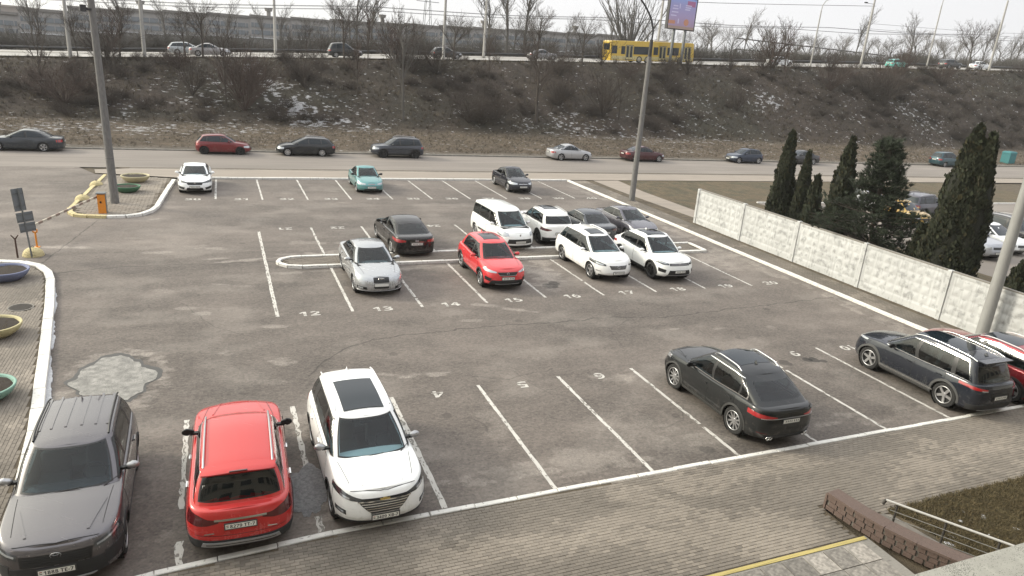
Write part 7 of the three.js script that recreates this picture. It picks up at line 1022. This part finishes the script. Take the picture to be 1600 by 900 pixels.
{ // yellow articulated-length bus
  const g = thing('city_bus', 'yellow three-axle city bus driving along the highway', 'bus', 59.0, crestC(59) + 0.16, -92.9, Math.atan(0.047)); g.rotation.set(0, 0, Math.atan(0.045)); g.scale.setScalar(0.96);
  const y = paint(0.60, 0.40, 0.035, 0, 0.4), cream = paint(0.52, 0.44, 0.20, 0, 0.45), L = 14.6; const sh = new THREE.Shape(); sh.moveTo(-L / 2, 0.34); sh.lineTo(L / 2 - 0.1, 0.34); sh.lineTo(L / 2, 0.9); sh.lineTo(L / 2 - 0.18, 2.85); sh.quadraticCurveTo(L / 2 - 0.22, 3.0, L / 2 - 0.5, 3.0); sh.lineTo(-L / 2 + 0.25, 3.0); sh.quadraticCurveTo(-L / 2, 3.0, -L / 2, 2.8); sh.closePath(); const bg = new THREE.ExtrudeGeometry(sh, { depth: 2.36, bevelEnabled: true, bevelSize: 0.07, bevelThickness: 0.07, bevelSegments: 3 }); bg.translate(0, 0, -1.18); mesh('body', bg, y, g);
  for (const s of [-1, 1]) { mesh('skirt', box(L - 0.3, 0.52, 0.02, 0, 0.68, s * 1.262), cream, g); const z = s * 1.265; for (const [a, b] of [[-5.6, -4.95], [-3.45, -0.35], [0.0, 0.8], [2.45, 4.5]]) mesh('window', box(b - a, 1.12, 0.02, (a + b) / 2, 1.75, z), CM.glass, g); for (const dx of [-4.2, 1.6, 6.1]) { const d = mesh('door', box(1.25, 2.1, 0.024, dx, 1.45, z), CM.trim, g); for (const k of [-0.31, 0.31]) { mesh('leaf', box(0.56, 1.95, 0.03, dx + k, 1.45, z), cream, d); mesh('pane', box(0.4, 1.6, 0.036, dx + k, 1.55, z), CM.glass, d); } } mesh('window', box(0.9, 1.1, 0.02, -6.75, 1.8, z), CM.glass, g); }
  mesh('windscreen', box(0.02, 1.5, 2.1, L / 2 + 0.0, 1.9, 0, 0, 0.09), CM.glass, g); mesh('rear_window', box(0.02, 0.9, 1.9, -L / 2 - 0.075, 2.2, 0), CM.glass, g); mesh('roof_unit', box(2.6, 0.22, 1.6, 1.5, 3.15, 0), paint(0.5, 0.47, 0.4, 0), g);
  const wg = wheelGeos(0.48, 'ten', true); for (const ax of [4.85, -2.4, -0.95 - 3.0 + 1.65 + 1.3]) for (const s of [-1, 1]) { const w = mesh('wheel', wg.ty, CM.tyre, g); w.position.set(ax, 0.48, s * 1.15); if (s < 0) w.rotation.y = Math.PI; mesh('rim', wg.rim, CM.rim, w); }
}
{ // recycling container by the road
  const g = thing('recycling_bin', 'teal recycling container at the roadside behind the big thuja', 'bin', 97.5, 0.1, -62.4, 0.1), t = std(0.025, 0.15, 0.16, 0.6); mesh('box', chamferBox(1.5, 1.3, 1.1, 0.06), t, g); const lid = chamferBox(1.56, 0.28, 1.16, 0.16); lid.translate(0, 1.305, 0); mesh('lid', lid, t, g); for (const s of [-0.6, 0.6]) mesh('wheel', new THREE.CylinderGeometry(0.1, 0.1, 0.08, 10).rotateX(Math.PI / 2).translate(s, 0.02, 0.5), CM.tyre, g); }

// ---------------------------------------------------------------- the cars
const N90 = -Math.PI / 2, P90 = Math.PI / 2;                      // nose to the building / nose away
function park(label, spec, x, z, ry, o = {}) { const g = thing(o.name ?? 'parked_car', label, o.cat ?? 'car', x, o.y ?? 0.004, z, ry, o.group); if (o.lod) spec.lod = 1; makeCar(g, spec); if (o.tilt) g.rotation.z = o.tilt; return g; }
park('dark grey off-roader with ribbed roof parked by the left pavement', SPECS.greySuv(), -2.8, -13.3, N90 + 0.02);
park('red off-roader with silver roof rails seen from behind', SPECS.redSuv(), 0.05, -13.35, P90 - 0.02);
park('white crossover with dark glass roof in the front row', SPECS.whiteSuv(), 2.52, -13.4, N90 + 0.015);
park('dusty black coupe crossover with ten-spoke wheels in the front row', SPECS.coupeSuv(paint(0.011, 0.012, 0.013, 0.35, 0.36), true), 12.8, -13.82, P90);
park('blue-black off-roader with chrome sill strip beside the maroon car', SPECS.darkSuv(), 20.18, -13.5, P90);
park('maroon crossover with roof rails in front of the fence', SPECS.maroonSuv(), 22.75, -13.25, P90);
park('silver sedan with tall chrome grille on stall thirteen', SPECS.silverSedan(), 5.28, -26.75, N90 + 0.0);
park('black sedan with red tail lamps behind the silver sedan', SPECS.blackSedan(), 7.75, -31.4, P90 + 0.03);
park('bright red crossover with small sunroof on stall fifteen', SPECS.redCrossover(), 10.28, -26.3, N90 - 0.02);
park('white passenger van behind the bright red crossover', SPECS.whiteVan(), 12.85, -31.6, N90 + 0.06);
park('white crossover with black rear glass seen from behind', SPECS.whiteHatchSuv(), 15.5, -32.4, P90 - 0.03);
park('white soft-shaped off-roader with dark headlamps on stall seventeen', SPECS.softSuv(), 15.4, -26.75, N90);
park('white coupe crossover with black wheels on stall eighteen', SPECS.coupeSuv(paint(0.80, 0.81, 0.80, 0, 0.36), false), 18.2, -26.25, N90);
park('slate grey sedan turned away from the building behind the white cars', SPECS.greySedan(paint(0.06, 0.065, 0.075, 0.5, 0.32)), 17.95, -32.5, P90);
park('grey-violet sedan facing the building at the end of the back row', SPECS.greySedan(paint(0.10, 0.095, 0.115, 0.5, 0.32)), 20.6, -32.6, N90 + 0.03);
park('white sedan with angular black bumper vents beside the gate island', SPECS.whiteSedan(), -1.4, -45.45, N90);
park('teal sedan on the far row', SPECS.tealSedan(), 8.65, -45.3, N90);
park('small black sedan on the far row', SPECS.blackSmall(), 18.9, -45.3, N90);
const road = 'cars parked along the embankment road';
const far = (label, spec, x, z, dir, o = {}) => { spec.lod = 1; spec.face ??= plainFace(); return park(label, spec, x, z, dir > 0 ? 0 : Math.PI, o); };
far('dark slate sedan parked on the embankment road near the entrance', sedan({ paint: paint(0.028, 0.034, 0.042, 0.4), wheel: 'five', L: 4.8, H: 1.47 }), -12.6, -59.0, -1, { group: road });
far('dusty red hatchback on the embankment road', hatch({ paint: paint(0.16, 0.018, 0.022, 0.2), L: 4.0, rimMat: CM.rimDark, wheel: 'small' }), 0.3, -59.1, 1, { group: road });
far('black estate car on the embankment road', hatch({ paint: paint(0.012, 0.014, 0.017, 0.3), L: 4.6, H: 1.45, wb: 2.65, wheel: 'cover', rails: [-1.6, 0.0] }), 6.45, -59.0, -1, { group: road });
far('slate blue off-roader on the embankment road', suv({ paint: paint(0.04, 0.045, 0.058, 0.4), L: 4.45, rimMat: CM.rimDark }), 13.85, -58.9, -1, { group: road });
far('silver sedan parked on the embankment road', sedan({ paint: paint(0.40, 0.40, 0.41, 0.5), L: 4.45, wb: 2.55 }), 30.3, -59.2, 1, { group: road });
far('maroon sedan on the embankment road behind the curved-arm lamp post', sedan({ paint: paint(0.055, 0.010, 0.014, 0.3), L: 4.6, wb: 2.65 }), 38.4, -59.3, 1, { group: road });
far('navy hatchback on the embankment road', hatch({ paint: paint(0.014, 0.024, 0.048, 0.4), L: 4.1 }), 50.9, -59.4, -1, { group: road });
far('charcoal sedan half hidden by the twin thuja', sedan({ paint: paint(0.03, 0.03, 0.033, 0.4), L: 4.7 }), 58.6, -59.5, -1, { group: road });
far('dark green people carrier on the embankment road', hatch({ paint: paint(0.022, 0.060, 0.075, 0.4), L: 4.5, H: 1.76, b: 1.05, wb: 2.7 }), 81.7, -59.4, 1, { group: road });
// traffic on the highway
const hwy = 'cars driving on the highway', drive = (label, spec, x, z, dir) => { const g = far(label, spec, x, z, dir, { name: 'highway_car', group: hwy, y: crestC(x) + 0.165 }); g.rotation.z = dir > 0 ? Math.atan(0.05) : -Math.atan(0.05); return g; };
drive('silver estate car passing behind another silver car', hatch({ paint: paint(0.30, 0.32, 0.33, 0.4), L: 4.5 }), -3.0, -100, 1);
drive('silver-grey sedan in the near highway lane', sedan({ paint: paint(0.26, 0.25, 0.25, 0.4), L: 4.6 }), -0.4, -93.6, 1);
drive('black delivery hatch in the near highway lane', hatch({ paint: paint(0.02, 0.022, 0.024, 0.3), L: 4.3, H: 1.75, b: 1.0 }), 15.2, -93.6, 1);
drive('dark hatchback half hidden by crest scrub', hatch({ paint: paint(0.03, 0.03, 0.032, 0.3), L: 4.1 }), 28.4, -93.6, 1);
drive('grey car following close behind the yellow bus', sedan({ paint: paint(0.20, 0.20, 0.21, 0.4), L: 4.5 }), 43.6, -96.6, 1);
drive('white sedan on the highway between two masts', sedan({ paint: paint(0.72, 0.73, 0.74, 0), L: 4.6 }), 84.0, -93.6, 1);
drive('green and white car on the highway beside a curved-arm mast', hatch({ paint: paint(0.10, 0.42, 0.36, 0), L: 4.2 }), 109.8, -93.6, 1);
drive('dark car behind the rounded crest tree', suv({ paint: paint(0.035, 0.037, 0.04, 0.3) }), 123.5, -94, 1);
drive('last white car on the highway by the tall lamp mast', sedan({ paint: paint(0.72, 0.73, 0.74, 0), L: 4.6 }), 131.0, -93.8, 1);
// the neighbouring yard behind the fence
const yard = 'cars in the yard behind the fence';
const yc = (label, spec, x, z, ry) => { spec.lod = 1; spec.face ??= plainFace(); return park(label, spec, x, z, ry, { group: yard, y: 0.02 }); };
yc('silver hatchback showing between two thujas', hatch({ paint: paint(0.42, 0.44, 0.44, 0.3) }), 38.6, -38.2, 0.5);
yc('pale grey hatchback showing above the short thuja', hatch({ paint: paint(0.40, 0.41, 0.44, 0.2), H: 1.6 }), 44.4, -37.6, N90);
yc('grey-violet off-roader behind the pine', suv({ paint: paint(0.07, 0.068, 0.085, 0.4) }), 47.2, -35.2, 0.15);
yc('yellow taxi hatch hidden in the pine', hatch({ paint: paint(0.42, 0.26, 0.04, 0), L: 3.9 }), 43.2, -33.6, N90);
yc('pale silver off-roader facing the fence behind the massive thuja', suv({ paint: paint(0.36, 0.37, 0.40, 0.4), H: 1.72 }), 39.8, -26.6, N90 - 0.1);
yc('white estate behind the steel lamp post', hatch({ paint: paint(0.70, 0.71, 0.72, 0), L: 4.5 }), 42.9, -27.2, N90 - 0.1);
yc('charcoal off-roader under the low thuja by the steel lamp post', suv({ paint: paint(0.03, 0.03, 0.035, 0.4) }), 45.8, -27.6, N90 - 0.1);

// winter haze over the highway and beyond
scene.fog = new THREE.FogExp2(new THREE.Color().setRGB(0.80, 0.80, 0.79), 0.00028);

renderer.render(scene, camera);
